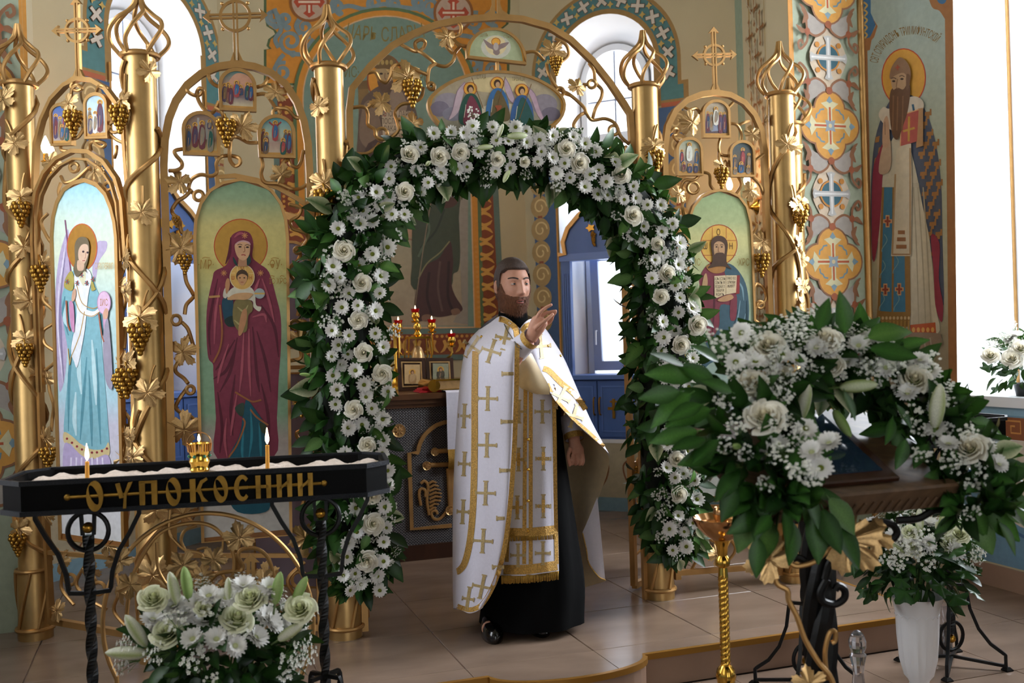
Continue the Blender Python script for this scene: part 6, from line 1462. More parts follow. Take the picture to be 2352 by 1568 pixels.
def sprig_mesh(name, seed, n=26, spread=.5):
    mb = MB(); r_ = random.Random(seed)
    for k in range(n):
        a, rr, z = r_.random()*6.28, spread*math.sqrt(r_.random()), r_.uniform(.45, 1.0)
        p = Vector((rr*math.cos(a), rr*math.sin(a), z - rr*.35))
        b = len(mb.v)
        for q in range(5):
            b2 = 2*PI*q/5 + a; e = .068
            V = [p, p + Vector((e*math.cos(b2 - .5), e*math.sin(b2 - .5), e*.55)), p + Vector((1.35*e*math.cos(b2), 1.35*e*math.sin(b2), e*.75)), p + Vector((e*math.cos(b2 + .5), e*math.sin(b2 + .5), e*.55))]
            i = mb.add(V, [[0, 1, 2, 3]]); col(mb, i, [lin('#dfe3cf')] + [lin('#f3f3f1')]*3)
        if k % 3 == 0:
            i = len(mb.v); mb.mi = 1; mb.tube([(0, 0, 0), (p.x*.4, p.y*.4, p.z*.5), tuple(p)], .012, 3, caps=False); mb.mi = 0
            for j in range(i, len(mb.v)): mb.c[j] = lin('#5d7a40')
    return mb.mesh(name, ['petal', 'leaf_green'], True, True)
def lily_mesh(name, green, pale):
    mb = MB(); g, w = lin(green), lin(pale); n = 18; prof = [(.02, 0), (.09, .06), (.14, .2), (.165, .4), (.16, .6), (.13, .78), (.08, .92), (.012, 1.0)]; V = []; cc = []
    for r, z in prof:
        for k in range(n):
            a = 2*PI*k/n; rid = abs(math.cos(1.5*a)); rr = r*(1 + .10*(rid**6) - .05*(1 - rid))
            V.append((rr*math.cos(a), rr*math.sin(a), z)); cc.append(mixc(w, g, min(1, .15 + .85*rid**5)*(1 if z < .85 else .7)))
    b = mb.add(V, [[i*n + k, i*n + (k+1) % n, (i+1)*n + (k+1) % n, (i+1)*n + k] for i in range(len(prof) - 1) for k in range(n)]); col(mb, b, cc)
    b = len(mb.v); mb.tube([(0, 0, .02), (0, 0, -.12), (.03, 0, -.3)], .03, 6)
    for i in range(b, len(mb.v)): mb.c[i] = lin('#5a7a3a')
    return mb.mesh(name, 'petal', True, True)
def leaf_geo(mb, M, L, Wd, cup, bend, c0, c1, edge=None, nv=6):
    def fn(s, t):
        w = Wd*math.sin(PI*min(max(t, .02), .985)**.8)**.85
        z = -bend*t*t*L + cup*abs(s)*w
        return M @ Vector((s*w, t*L, z))
    patch(mb, fn, 2, nv, lambda s, t: (edge if edge and abs(s) > .5 else mixc(c0, c1, 1 - abs(s)*.9 if abs(s) < .5 else 0)))
def leaf_mesh(name, L, Wd, cup, bend, c0, c1, edge=None):
    mb = MB(); leaf_geo(mb, Matrix.Identity(4), L, Wd, cup, bend, lin(c0), lin(c1), lin(edge) if edge else None)
    b = len(mb.v); mb.tube([(0, .01, 0), (0, -.12*L, .01)], .016*L, 4)
    for i in range(b, len(mb.v)): mb.c[i] = lin(c1)
    return mb.mesh(name, 'leaf_green', True, True)
def ivy_mesh(name, c0, c1):
    mb = MB(); n = 24; V = [(0, .35, .05)]; cc = [lin(c1)]
    for k in range(n):
        a = 2*PI*k/n; r = .42*(1 + .32*math.cos(5*a)) + .08*math.cos(a)
        V.append((r*math.sin(a), .38 + r*math.cos(a), -.05 + .06*math.cos(5*a))); cc.append(lin(c0))
    b = mb.add(V, [[0, 1 + k, 1 + (k+1) % n] for k in range(n)]); col(mb, b, cc)
    return mb.mesh(name, 'leaf_green', True, True)
ROSE = [rose_mesh('rose', '#f4f0e4', '#efe4c2', s, o) for s, o in ((1, 1.0), (2, .9), (3, 1.1))]
ROSEG = [rose_mesh('rose', '#eef0d2', '#d3dc9c', s, .95) for s in (4, 5)]
DAISY = [daisy_mesh('daisy', 15, c, s) for c, s in ((.12, 1), (.3, 2), (-.02, 3))]
MUM = [daisy_mesh('chrysanthemum', 19, c, s, '#c9cf9a', True) for c, s in ((.25, 4), (.45, 5))]
SPRIG = [sprig_mesh('filler_sprig', s) for s in (1, 2, 3)]
LILY = [lily_mesh('lily_bud', '#8ea54e', '#dfe6c4'), lily_mesh('lily_bud', '#a9ba70', '#efefe2'), lily_mesh('lily_bud', '#6f9a3c', '#a8c27a')]
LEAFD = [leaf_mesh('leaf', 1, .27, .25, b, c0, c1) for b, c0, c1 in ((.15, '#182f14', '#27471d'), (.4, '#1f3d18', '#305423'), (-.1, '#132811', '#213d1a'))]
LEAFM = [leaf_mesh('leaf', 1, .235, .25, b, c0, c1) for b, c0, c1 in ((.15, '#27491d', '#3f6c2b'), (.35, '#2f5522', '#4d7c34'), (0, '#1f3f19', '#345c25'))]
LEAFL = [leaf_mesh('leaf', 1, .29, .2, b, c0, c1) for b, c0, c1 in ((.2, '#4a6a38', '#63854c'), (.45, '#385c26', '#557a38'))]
LEAFV = [leaf_mesh('leaf', 1, .33, .2, .3, '#3f5c34', '#4f6d40', '#c9c9a6')]
IVY = [ivy_mesh('leaf', '#24441f', '#3d6030')]
fr = random.Random(21)
def orient(p, d, n, sc, roll=0.0):
    """y along d, z near n."""
    d = Vector(d).normalized(); n = Vector(n); z = n - d*n.dot(d)
    z = z.normalized() if z.length > 1e-4 else d.orthogonal().normalized()
    x = d.cross(z); R = Matrix((x, d, z)).transposed().to_4x4()
    return Matrix.Translation(p) @ R @ Matrix.Rotation(roll, 4, 'Y') @ Matrix.Scale(sc, 4)
def rv(s=1.0): return Vector((fr.uniform(-s, s), fr.uniform(-s, s), fr.uniform(-s, s)))
def flower(me, t, p, n, sc, name=None): return put(name or me.name.split('.')[0], me, t, facing(p, n, spin=fr.random()*6.28, scale=sc))
def bud(t, p, d, L, k): return put('lily_bud', LILY[k], t, Matrix.Translation(p) @ Vector(d).to_track_quat('Z', 'Y').to_matrix().to_4x4() @ Matrix.Scale(L, 4) @ Matrix.Translation((0, 0, -.5)))
def lay_leaf(t, p, d, n, L, pool): return put('leaf', fr.choice(pool), t, orient(p, d, n, L, fr.uniform(-.5, .5)))

def px_path(pts, v0, sub=10):
    """(px, py, halfwidth px) samples on the vertical plane at depth v0 of the screen -> world point, half width in metres."""
    out = []; P0 = I(0, v0)
    for q in catmull([(a, b, c) for a, b, c in pts], sub):
        w = hitplane(q.x, q.y, P0, N0); out.append((w, q.z*w.y/FPX, q.x, q.y))
    return out
FOL = [(835, 1345, 42), (822, 1250, 80), (806, 1150, 88), (798, 1000, 90), (792, 850, 94), (790, 700, 92), (796, 600, 88), (816, 520, 88), (860, 450, 84), (930, 396, 72), (1020, 368, 62), (1130, 356, 58), (1230, 360, 58), (1320, 386, 66), (1400, 432, 80), (1460, 490, 84), (1500, 570, 86), (1515, 680, 86), (1520, 800, 86), (1522, 950, 86), (1530, 1100, 86), (1545, 1210, 66), (1552, 1262, 26)]
FLO = [(828, 1345, 45), (835, 1280, 48), (850, 1180, 42), (845, 1090, 50), (836, 1000, 58), (826, 900, 66), (820, 800, 62), (812, 700, 60), (818, 600, 64), (838, 530, 70), (874, 460, 74), (935, 400, 58), (1010, 358, 52), (1100, 342, 54), (1170, 344, 54), (1250, 350, 52), (1320, 374, 48), (1390, 408, 46), (1440, 455, 50), (1490, 515, 56), (1525, 595, 52), (1542, 680, 46), (1552, 780, 46), (1558, 900, 42), (1556, 1000, 40), (1560, 1090, 42), (1564, 1190, 40), (1560, 1262, 30)]
GV = -.13
def build_garland():
    t = thing('flower_arch', 'floral arch of white roses, daisies and dark leaves around the gateway', 'flower arch', I(0, GV, PZ))
    fp = px_path(FOL, GV); axis = ID(0, 1)
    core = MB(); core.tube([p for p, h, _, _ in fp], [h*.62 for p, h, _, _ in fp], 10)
    mats_ = [[lin(c) for c in ('#16300f', '#24441b')], [lin(c) for c in ('#1d3b17', '#2f5524')], [lin(c) for c in ('#2b4c20', '#44702f')], [lin(c) for c in ('#122810', '#1f3d1a')]]
    fo = MB(); n = len(fp)
    def rim(i, a, f):
        p, h, _, _ = fp[i]; tg = (fp[min(i+1, n-1)][0] - fp[max(i-1, 0)][0]).normalized(); side = tg.cross(axis).normalized()
        out = side*math.cos(a) - axis*math.sin(a)
        return p + side*(h*f*math.cos(a)) - axis*(min(h, .17)*f*math.sin(a)), out, tg
    for k in range(2300):
        i = fr.randrange(n); a = fr.uniform(-.6, PI + .6); f = fr.uniform(.5, .86)
        p, out, tg = rim(i, a, f)
        L = fr.uniform(.07, .115); d = out*fr.uniform(.3, .9) + tg*fr.uniform(-.7, .7) + Vector((0, 0, -.35)) + rv(.35)
        c0, c1 = fr.choice(mats_); leaf_geo(fo, orient(p, d, out + rv(.4), 1.0, fr.uniform(-.6, .6)), L, L*.27, .25, fr.uniform(-.1, .5), c0, c1, None, 4)
    part('foliage', fo, 'leaf_green', t, True, True, 'dark green leaves packed along the arch', 'stuff')
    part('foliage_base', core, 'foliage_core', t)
    for k in range(300):
        i = fr.randrange(n); s_ = fr.choice((-1, 1)); a = fr.uniform(.05, 1.15); a = a if s_ > 0 else PI - a
        f = fr.uniform(.78, .98); p, out, tg = rim(i, a, f); L = fr.uniform(.09, .14)
        d = out*fr.uniform(.4, 1) + tg*fr.uniform(-.6, .6) + Vector((0, 0, -.25)) + rv(.25)
        pool = LEAFD if fr.random() < .8 else (LEAFL if fr.random() < .7 else LEAFV)
        lay_leaf(t, p, d, -axis + out*.5 + rv(.4), L, pool)
    # flowers
    fl = px_path(FLO, GV - .15); used = []
    def place(x, y, off=0.0): return hitplane(x, y, I(0, GV - .165 - off), N0)
    for x, y, s_ in ((790, 575, 1.25), (832, 650, 1.1), (823, 735, 1), (835, 810, 1), (878, 858, 1.05), (812, 940, 1), (843, 1022, 1), (855, 1138, 1.05), (857, 1203, 1.1), (843, 1288, 1.05), (930, 440, 1.1), (941, 355, 1.1), (1010, 360, 1), (1058, 350, .95), (1302, 342, 1.05), (1332, 375, 1.1), (1428, 402, 1), (1455, 495, 1.1), (1532, 628, 1.1), (1518, 681, 1.05), (1602, 747, 1.15), (1564, 792, 1.05), (1549, 947, 1.0), (1555, 1055, 1.05), (1560, 1135, 1.05), (1143, 366, .8), (1510, 560, .8), (1205, 372, .7)):
        p = place(x, y, .02); used.append((p, .052*s_))
        flower(fr.choice(ROSE), t, p, N0 + (CAMP - p).normalized()*.6 + rv(.35), .047*s_)
    for x, y, d, L, k in ((1188, 312, (1, 0, .08), .105, 0), (1115, 338, (1, 0, .12), .08, 0), (1163, 405, (-.5, -.2, -.8), .075, 0), (983, 375, (0, -1, .1), .06, 0), (1150, 300, (.3, -.3, .9), .07, 1), (700, 860, (-1, -.2, .1), .05, 2)):
        p = place(x, y, .03); used.append((p, .03)); bud(t, p, ID(*d), L, k)
    tries = 0; nd = 0
    while nd < 165 and tries < 9000:
        tries += 1
        p, h, x, y = fr.choice(fl); q = p + ID(fr.uniform(-1, 1)*h, 0, 0) + Vector((0, 0, fr.uniform(-.03, .03)))
        if x > 900 and x < 1420: q = p + ID(fr.uniform(-.05, .05), 0, 0) + Vector((0, 0, fr.uniform(-1, 1)*h))
        r_ = fr.uniform(.033, .047)
        if any((q - u).length < r_*.8 + w*.9 for u, w in used): continue
        used.append((q, r_*.78)); nd += 1
        n_ = N0 + (CAMP - q).normalized()*.3 + rv(.45) + Vector((0, 0, .15))
        flower(fr.choice(DAISY), t, q + N0*fr.uniform(-.01, .04), n_, r_)
    for k in range(230):
        p, h, x, y = fr.choice(fl); s_ = fr.uniform(-1.15, 1.15)*h
        q = p + (ID(s_, 0, 0) if not (900 < x < 1420) else Vector((0, 0, s_))) + ID(fr.uniform(-.04, .04), -.0, fr.uniform(-.04, .04)) + N0*(-.035)
        flower(fr.choice(SPRIG), t, q, N0 + rv(.6), fr.uniform(.05, .075))
    for k in range(26):
        p, h, x, y = fr.choice(fl); q = p + ID(fr.uniform(-1, 1)*h, 0, fr.uniform(-.05, .05)) + N0*.02
        lay_leaf(t, q, rv(1) + Vector((0, 0, -.4)), N0 + rv(.4), fr.uniform(.07, .1), LEAFL + LEAFV)
build_garland()

# ---------------------------------------------------------------- bouquets
def dome(t, c, R, H, nleaf, nspr, nmum, leafL, pools, view=True):
    """loose dome of foliage, sprigs and chrysanthemums round a centre; the upper half opens upwards."""
    fo = MB()
    for k in range(nleaf*5):
        a = fr.random()*2*PI; e = fr.uniform(-.75, 1.0); ce = math.sqrt(max(0, 1 - e*e)); f = fr.uniform(.35, .85)
        o = Vector((math.cos(a)*ce, math.sin(a)*ce, e)); p = c + Vector((o.x*R*f, o.y*R*f, o.z*H*f)); L = leafL*fr.uniform(.6, .95)
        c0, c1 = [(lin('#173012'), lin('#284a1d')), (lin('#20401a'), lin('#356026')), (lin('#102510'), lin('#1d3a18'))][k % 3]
        leaf_geo(fo, orient(p, o + rv(.6) + Vector((0, 0, -.1)), o + Vector((0, 0, .6)) + rv(.4), 1.0, fr.uniform(-.6, .6)), L, L*.27, .25, fr.uniform(0, .5), c0, c1, None, 4)
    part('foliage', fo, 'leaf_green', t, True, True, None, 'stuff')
    for k in range(nleaf):
        a = fr.random()*2*PI; e = fr.uniform(-.8, .75); ce = math.sqrt(max(0, 1 - e*e)); o = Vector((math.cos(a)*ce, math.sin(a)*ce, e)); f = fr.uniform(.75, 1.0)
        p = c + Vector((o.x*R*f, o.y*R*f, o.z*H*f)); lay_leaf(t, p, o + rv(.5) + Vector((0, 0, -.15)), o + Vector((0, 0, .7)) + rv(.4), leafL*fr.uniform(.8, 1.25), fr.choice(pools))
    for k in range(nspr):
        a = fr.random()*2*PI; e = fr.uniform(.05, 1.0); ce = math.sqrt(max(0, 1 - e*e)); o = Vector((math.cos(a)*ce, math.sin(a)*ce, e)); f = fr.uniform(.82, 1.05)
        flower(fr.choice(SPRIG), t, c + Vector((o.x*R*f, o.y*R*f, o.z*H*f)), o + rv(.3), fr.uniform(.06, .085))
    for k in range(nmum):
        a = fr.random()*2*PI; e = fr.uniform(.2, 1.0); ce = math.sqrt(max(0, 1 - e*e)); o = Vector((math.cos(a)*ce, math.sin(a)*ce, e)); f = fr.uniform(.9, 1.05)
        flower(fr.choice(MUM), t, c + Vector((o.x*R*f, o.y*R*f, o.z*H*f)), o + rv(.25), fr.uniform(.038, .048))
def vase_mesh(t, b, H, R):
    mb = MB(); n = 48; V = []; prof = [(.62, 0), (.60, .03), (.45, .07), (.34, .11), (.40, .15), (.55, .2), (.66, .35), (.74, .6), (.80, .82), (.88, .92), (1.0, 1.0), (.93, .99), (.75, .85), (.6, .5), (.3, .3)]
    for i, (r, z) in enumerate(prof):
        for k in range(n):
            a = 2*PI*k/n; fl_ = .035*math.cos(16*a) if .2 < z < .78 and i < 9 else (.03*math.cos(16*a) if z < .05 else 0)
            V.append(b + Vector(((r + fl_)*R*math.cos(a), (r + fl_)*R*math.sin(a), z*H)))
    mb.add(V, [[i*n + k, i*n + (k+1) % n, (i+1)*n + (k+1) % n, (i+1)*n + k] for i in range(len(prof) - 1) for k in range(n)] + [list(range(n))[::-1]])
    part('body', mb, 'white_plastic', t)
    mb = MB()
    for k in range(16):
        a0, a1 = 2*PI*k/16, 2*PI*(k + 1)/16
        mb.tube([b + Vector((.80*R*1.005*math.cos(a0 + (a1 - a0)*f), .80*R*1.005*math.sin(a0 + (a1 - a0)*f), H*(.80 + .028*math.sin(PI*f)))) for f in (0, .2, .4, .6, .8, 1)], .0022, 5)
    part('scalloped_relief', mb, 'white_plastic', t)
mat('white_plastic', '#e9e8ea', rough=.35); mat('black_plastic', '#16181c', rough=.4)
def stems(t, base, top, n, spread):
    mb = MB()
    for k in range(n):
        a = fr.random()*6.28; q = top + Vector((spread*math.cos(a), spread*math.sin(a), fr.uniform(-.03, .05))); mb.tube([base + rv(.02), (base + q)/2 + rv(.015), q], .004, 5)
    part('stems', mb, 'stem_green', t)
mat('stem_green', '#4a6a34', rough=.5)
# bouquet under the candle stand
VL = I(-1.51, -1.44, 0)
v = thing('flower_vase', 'white fluted vase holding the bouquet under the black candle stand', 'vase', VL, 0, 'white fluted vases'); vase_mesh(v, VL, .42, .105)
t = thing('bouquet', 'bouquet of pale roses, lily buds and white chrysanthemums under the candle stand', 'bouquet', VL + Vector((0, 0, .36)))
dB = VL.y; cB = VL + Vector((0, 0, .54)); dome(t, cB, .26, .21, 60, 46, 26, .1, [LEAFD, LEAFD, IVY]); stems(t, VL + Vector((0, 0, .3)), cB, 24, .1)
for x, y, s_ in ((385, 1455, 1.15), (545, 1422, 1.15), (576, 1376, 1.1), (690, 1398, 1.1), (352, 1376, 1.05), (466, 1398, .6)):
    p = W(x, y, dB - .16); flower(fr.choice(ROSEG), t, p, (CAMP - p).normalized() + Vector((0, 0, .7)) + rv(.25), .052*s_)
for x, y, d, L, k in ((312, 1448, (-.45, -.1, .8), .115, 1), (290, 1500, (-1, -.2, .12), .12, 1), (398, 1350, (-.2, 0, 1), .10, 1), (428, 1338, (-.12, 0, 1), .10, 2), (638, 1350, (.2, 0, 1), .10, 2), (690, 1352, (.5, 0, .9), .085, 2), (668, 1450, (.75, -.2, .5), .10, 1), (525, 1352, (0, 0, 1), .07, 1)):
    bud(t, W(x, y, dB - .14), d, L*1.05, k)
for x, y in ((400, 1395), (420, 1420), (455, 1388), (520, 1375), (610, 1375), (350, 1425), (480, 1370), (560, 1350), (470, 1430), (620, 1352)):
    p = W(x, y, dB - .13); flower(fr.choice(MUM), t, p, (CAMP - p).normalized()*.6 + Vector((0, 0, 1)) + rv(.3), .045)
# bouquet in the vase beside the lectern
VR = I(1.33, -1.37, 0)
v = thing('flower_vase', 'white fluted vase standing on the floor in front of the step', 'vase', VR, 0, 'white fluted vases'); vase_mesh(v, VR, .42, .11)
t = thing('bouquet', 'bouquet of cream roses and lily buds in the vase by the step', 'bouquet', VR + Vector((0, 0, .36)))
dR = VR.y; cR = VR + Vector((0, 0, .57)); dome(t, cR, .24, .21, 60, 54, 12, .085, [LEAFD, IVY, IVY]); stems(t, VR + Vector((0, 0, .3)), cR, 24, .1)
for x, y, s_ in ((2095, 1256, 1.1), (2205, 1228, 1.0), (2182, 1248, .9), (2170, 1210, .9), (2090, 1222, .8)):
    p = W(x, y, dR - .18); flower(fr.choice(ROSEG), t, p, (CAMP - p).normalized() + Vector((0, 0, .7)) + rv(.25), .046*s_)
for x, y, d, L, k in ((2112, 1195, (0, 0, 1), .10, 1), (2056, 1254, (-.7, 0, .55), .09, 1), (2112, 1225, (-.2, -.2, .9), .085, 0), (2165, 1190, (.4, 0, 1), .08, 0)): bud(t, W(x, y, dR - .18), d, L, k)
# bouquet on the window sill
WS = I(3.12, -.28, 1.14); t = thing('bouquet', 'small bouquet of cream roses standing on the white window sill', 'bouquet', WS)
mb = MB(); mb.lathe([(.07, 0), (.085, .07), (.09, .075), (.08, .075), (.06, .01)], 24, Matrix.Translation(WS)); part('bowl', mb, 'black_plastic', t)

cW = WS + Vector((0, 0, .2)); dome(t, cW, .22, .19, 44, 40, 12, .08, [LEAFD, IVY])
for x, y in ((2325, 824), (2276, 816), (2345, 800)):
    p = W(x, y, WS.y - .2); flower(fr.choice(ROSE), t, p, (CAMP - p).normalized() + Vector((0, 0, .5)), .06)
# ================================================================ candle stands
mat('sand', '#d9c9bd', rough=.95, nscale=60, namt=.12, bump=.8, bscale=90); mat('wax', '#e0a23a', rough=.5, sss=.2); mat('letter_gold', '#a98238', metal=.8, rough=.35, nscale=20, namt=.3)
LEGX, TRH = .392, 1.14
def candle_stand(cu, cv, label, letters, rot=IANG):
    base = I(cu, cv, 0); t = thing('candle_stand', label, 'candle stand', base, rot, 'black iron candle stands'); M = PM[t.name]
    X = lambda x, y, z: M @ Vector((x, y, z))
    hl, hd, ch = .625, .195, .075
    outl = [(-hl + ch, -hd), (hl - ch, -hd), (hl, -hd + ch), (hl, hd - ch), (hl - ch, hd), (-hl + ch, hd), (-hl, hd - ch), (-hl, -hd + ch)]
    ins = [(x*.975, y*.93) for x, y in outl]; n = 8
    mb = MB(); V = [X(x, y, TRH - .1) for x, y in outl] + [X(x, y, TRH) for x, y in outl] + [X(x, y, TRH) for x, y in ins] + [X(x, y, TRH - .06) for x, y in ins]
    F = [list(range(n))[::-1], [3*n + k for k in range(n)]]
    for i in range(3):
        for k in range(n): F.append([i*n + k, i*n + (k+1) % n, (i+1)*n + (k+1) % n, (i+1)*n + k])
    mb.add(V, F); part('tray', mb, 'black_enamel', t, False)
    for z in (TRH, TRH - .098):
        mb = MB(); mb.bar([X(x*1.004, y*1.01, z) for x, y in outl], .014, .016, closed=True); part('ribbed_rim', mb, 'iron_edge', t)
    mb = MB(); nx, ny = 70, 18; V = []
    for j in range(ny + 1):
        for i in range(nx + 1):
            x = -hl*.97 + 2*hl*.97*i/nx; y = -hd*.92 + 2*hd*.92*j/ny
            e = hl - abs(x); yl = min(hd*.92, hd - ch + max(0, e)) ; y = max(-yl, min(yl, y))
            V.append(X(x, y, TRH - .022 + .008*math.sin(x*34 + 1.2*math.sin(y*20)) + .006*math.sin(x*71 + y*40)))
    mb.add(V, [[j*(nx+1) + i, j*(nx+1) + i + 1, (j+1)*(nx+1) + i + 1, (j+1)*(nx+1) + i] for j in range(ny) for i in range(nx)]); part('sand_bed', mb, 'sand', t, kind='stuff')
    for sx in (-1, 1):
        lx = sx*LEGX; w = .0075
        mb = MB(); nt_ = 60; pts = [X(lx, 0, .15 + .78*i/nt_) for i in range(nt_ + 1)]; mb.tube(pts, .0195, 4, twist=.22); leg = part('leg', mb, 'black_iron', t, False)
        for zc in (.955, .125):
            mb = MB(); mb.tube([X(lx + .066*math.cos(a), 0, zc - (.012 if zc > .5 else -.012) + .066*math.sin(a)) for a in [2*PI*i/28 for i in range(28)]], .0085, 8, closed=True); part('ring', mb, 'black_iron', leg)
            mb = MB(); mb.ball(X(lx, 0, zc), .0195, 16); part('gold_ball', mb, 'gold_ball', leg, label='gold ball')
        for dx in (-.018, .018):
            mb = MB(); mb.bar([X(lx + dx, 0, .93), X(lx + dx*1.3, 0, TRH - .1)], .012, .012, up=(M.to_3x3() @ Vector((0, 1, 0)))); part('strap', mb, 'black_iron', leg)
        for s2 in (-1, 1):           # bracket arms under the tray
            mb = MB(); arm = [(.168, TRH - .1), (.168, TRH - .145), (.135, .93), (.098, .87), (.075, .80), (.068, .745), (.066, .735), (.0, .73)]
            mb.bar([X(lx + s2*x, 0, z) for x, z in arm], .014, .014, up=(M.to_3x3() @ Vector((0, 1, 0)))); part('bracket', mb, 'black_iron', leg)
            for s3 in (-1, 1):       # feet
                ft = [(.0, .375), (.048, .375), (.05, .365), (.06, .27), (.085, .18), (.12, .115), (.16, .075), (.165, .07), (.165, .015)]
                mb = MB(); mb.bar([X(lx + s2*x, s3*x*.9, z) for x, z in ft], .014, .014, up=(M.to_3x3() @ Vector((-s2*.9*s3, 1, 0))).normalized()); part('foot_arc', mb, 'black_iron', leg)
                mb = MB(); mb.bar([X(lx, 0, .045), X(lx + s2*.165, s3*.149, .02)], .013, .013); part('floor_bar', mb, 'black_iron', leg)
                mb = MB(); q = X(lx + s2*.168, s3*.152, 0); mb.lathe([(.026, 0), (.026, .006), (.012, .018)], 4, Matrix.Translation(q) @ Matrix.Rotation(rot + PI/4, 4, 'Z')); part('foot_pad', mb, 'black_iron', leg, False)
    if letters:
        fy = -hd - .012; px2 = lambda x, z: X(x, fy, z)
        ctr = TRH - .05
        mb = MB(); mb.tube([X(-.405, fy + .004, ctr), X(.405, fy + .004, ctr)], .0055, 8); mb.ball(X(-.408, fy + .004, ctr), .011, 10); mb.ball(X(.408, fy + .004, ctr), .011, 10); part('letter_bar', mb, 'letter_gold', t)
        th = -(M.to_3x3() @ Vector((0, .006, 0)))
        def poly(mb, pts): mb.prism([px2(x, z) for x, z in pts], th)
        def ringo(mb, cx, w, h):
            n_ = 22; V = []
            for k in range(n_):
                a = 2*PI*k/n_; V.append(px2(cx + w*math.cos(a), ctr + h*math.sin(a)))
            for k in range(n_):
                a = 2*PI*k/n_; V.append(px2(cx - .003 + w*.55*math.cos(a) + .006*math.sin(a)*-1, ctr + .004 + h*.62*math.sin(a) + .008*math.cos(a)*-1))
            V += [v_ + th for v_ in V]; F = []
            for k in range(n_):
                j = (k+1) % n_; F += [[k, j, n_ + j, n_ + k], [2*n_ + k, 3*n_ + k, 3*n_ + j, 2*n_ + j], [k, 2*n_ + k, 2*n_ + j, j], [n_ + k, n_ + j, 3*n_ + j, 3*n_ + k]]
            mb.add(V, F)
        h = .045; s = .0085; v_ = lambda mb, x, w=s: poly(mb, [(x - w, ctr - h*.85), (x + w, ctr - h*.85), (x + w*1.1, ctr + h*.85), (x - w*1.1, ctr + h*.85)])
        def put_letter(fn): mb = MB(); fn(mb); part('letter', mb, 'letter_gold', t, False)
        xs = [-.262, -.190, -.130, -.066, .0, .062, .118, .174, .232, .285]
        xs = [1.27*x + .005 for x in (-.258, -.186, -.128, -.066, -.004, .052, .106, .160, .214, .268)]
        put_letter(lambda m: ringo(m, xs[0], .026, .05))
        put_letter(lambda m: (poly(m, [(xs[1] - .028, ctr + h*.8), (xs[1] - .014, ctr + h*.85), (xs[1] - .002, ctr - .01), (xs[1] - .016, ctr - .012)]), poly(m, [(xs[1] + .012, ctr + h*.85), (xs[1] + .026, ctr + h*.9), (xs[1] + .018, ctr + h*.5), (xs[1] + .006, ctr), (xs[1] + .004, ctr - h), (xs[1] - .006, ctr - h), (xs[1] - .002, ctr)])))
        put_letter(lambda m: (v_(m, xs[2] - .019), v_(m, xs[2] + .019), poly(m, [(xs[2] - .028, ctr + h*.72), (xs[2] + .028, ctr + h*.72), (xs[2] + .028, ctr + h*.9), (xs[2] - .028, ctr + h*.9)])))
        put_letter(lambda m: ringo(m, xs[3], .024, .047))
        put_letter(lambda m: (v_(m, xs[4] - .018), poly(m, [(xs[4] - .01, ctr - .004), (xs[4] + .004, ctr - .004), (xs[4] + .014, ctr + h*.5), (xs[4] + .03, ctr + h*.75), (xs[4] + .026, ctr + h*.92), (xs[4] + .006, ctr + h*.7)]), poly(m, [(xs[4] - .008, ctr + .004), (xs[4] + .008, ctr), (xs[4] + .016, ctr - h*.5), (xs[4] + .03, ctr - h*.85), (xs[4] + .01, ctr - h*.85), (xs[4] + .004, ctr - h*.4)])))
        put_letter(lambda m: ringo(m, xs[5], .023, .045))
        def eps(m):
            o = []; n_ = 16
            for k in range(n_ + 1): a = .75 + (2*PI - 1.5)*k/n_; o.append((xs[6] + .026*math.cos(a), ctr + .044*math.sin(a)))
            for k in range(n_, -1, -1): a = .75 + (2*PI - 1.5)*k/n_; o.append((xs[6] + .002 + .013*math.cos(a), ctr + .030*math.sin(a)))
            poly(m, o); poly(m, [(xs[6] - .015, ctr - .004), (xs[6] + .018, ctr - .004), (xs[6] + .018, ctr + .006), (xs[6] - .015, ctr + .006)])
        put_letter(eps)
        put_letter(lambda m: (v_(m, xs[7] - .017, .0075), v_(m, xs[7] + .017, .0075), poly(m, [(xs[7] - .017, ctr - .004), (xs[7] + .017, ctr - .004), (xs[7] + .017, ctr + .006), (xs[7] - .017, ctr + .006)])))
        for q in (8, 9): put_letter(lambda m, q=q: (v_(m, xs[q] - .017, .0075), v_(m, xs[q] + .017, .0075), poly(m, [(xs[q] - .017, ctr - .016), (xs[q] - .017, ctr - .006), (xs[q] + .017, ctr + .022), (xs[q] + .017, ctr + .012)])))
    return t
mat('black_enamel', '#020203', rough=.5, spec=.12); mat('iron_edge', '#1c1f26', metal=.5, rough=.45, nscale=220, namt=.5, bump=.4, bscale=400); mat('gold_ball', '#b98a34', metal=.9, rough=.25)
SV = -1.14
candle_stand(-1.537, -1.171, 'black iron candle stand with gold lettering on its sand tray', True, math.radians(11))
candle_stand(1.325, SV, 'black iron candle stand without lettering behind the white vase', False)
def taper(px, py0, py1, label):
    pn = Vector((math.sin(math.radians(11)), -math.cos(math.radians(11)), 0)); p0_ = I(-1.537, -1.171) + pn*.04; p = hitplane(px, py1, p0_, pn); q = hitplane(px, py0, p0_, pn); p.z = TRH - .035; q.x, q.y = p.x + .002, p.y
    t = thing('candle', label, 'candle', p, 0, 'thin yellow candles in the sand tray')
    mb = MB(); mb.tube([p, q], [.0075, .0068], 10); part('wax_body', mb, 'wax', t)
    mb = MB(); mb.tube([q, q + Vector((.001, 0, .01))], .001, 5); part('wick', mb, 'black_iron', t)
    mb = MB(); mb.lathe([(.001, .004), (.0065, .016), (.0068, .026), (.004, .042), (.0006, .062)], 12, Matrix.Translation(q)); part('flame', mb, 'flame', t)
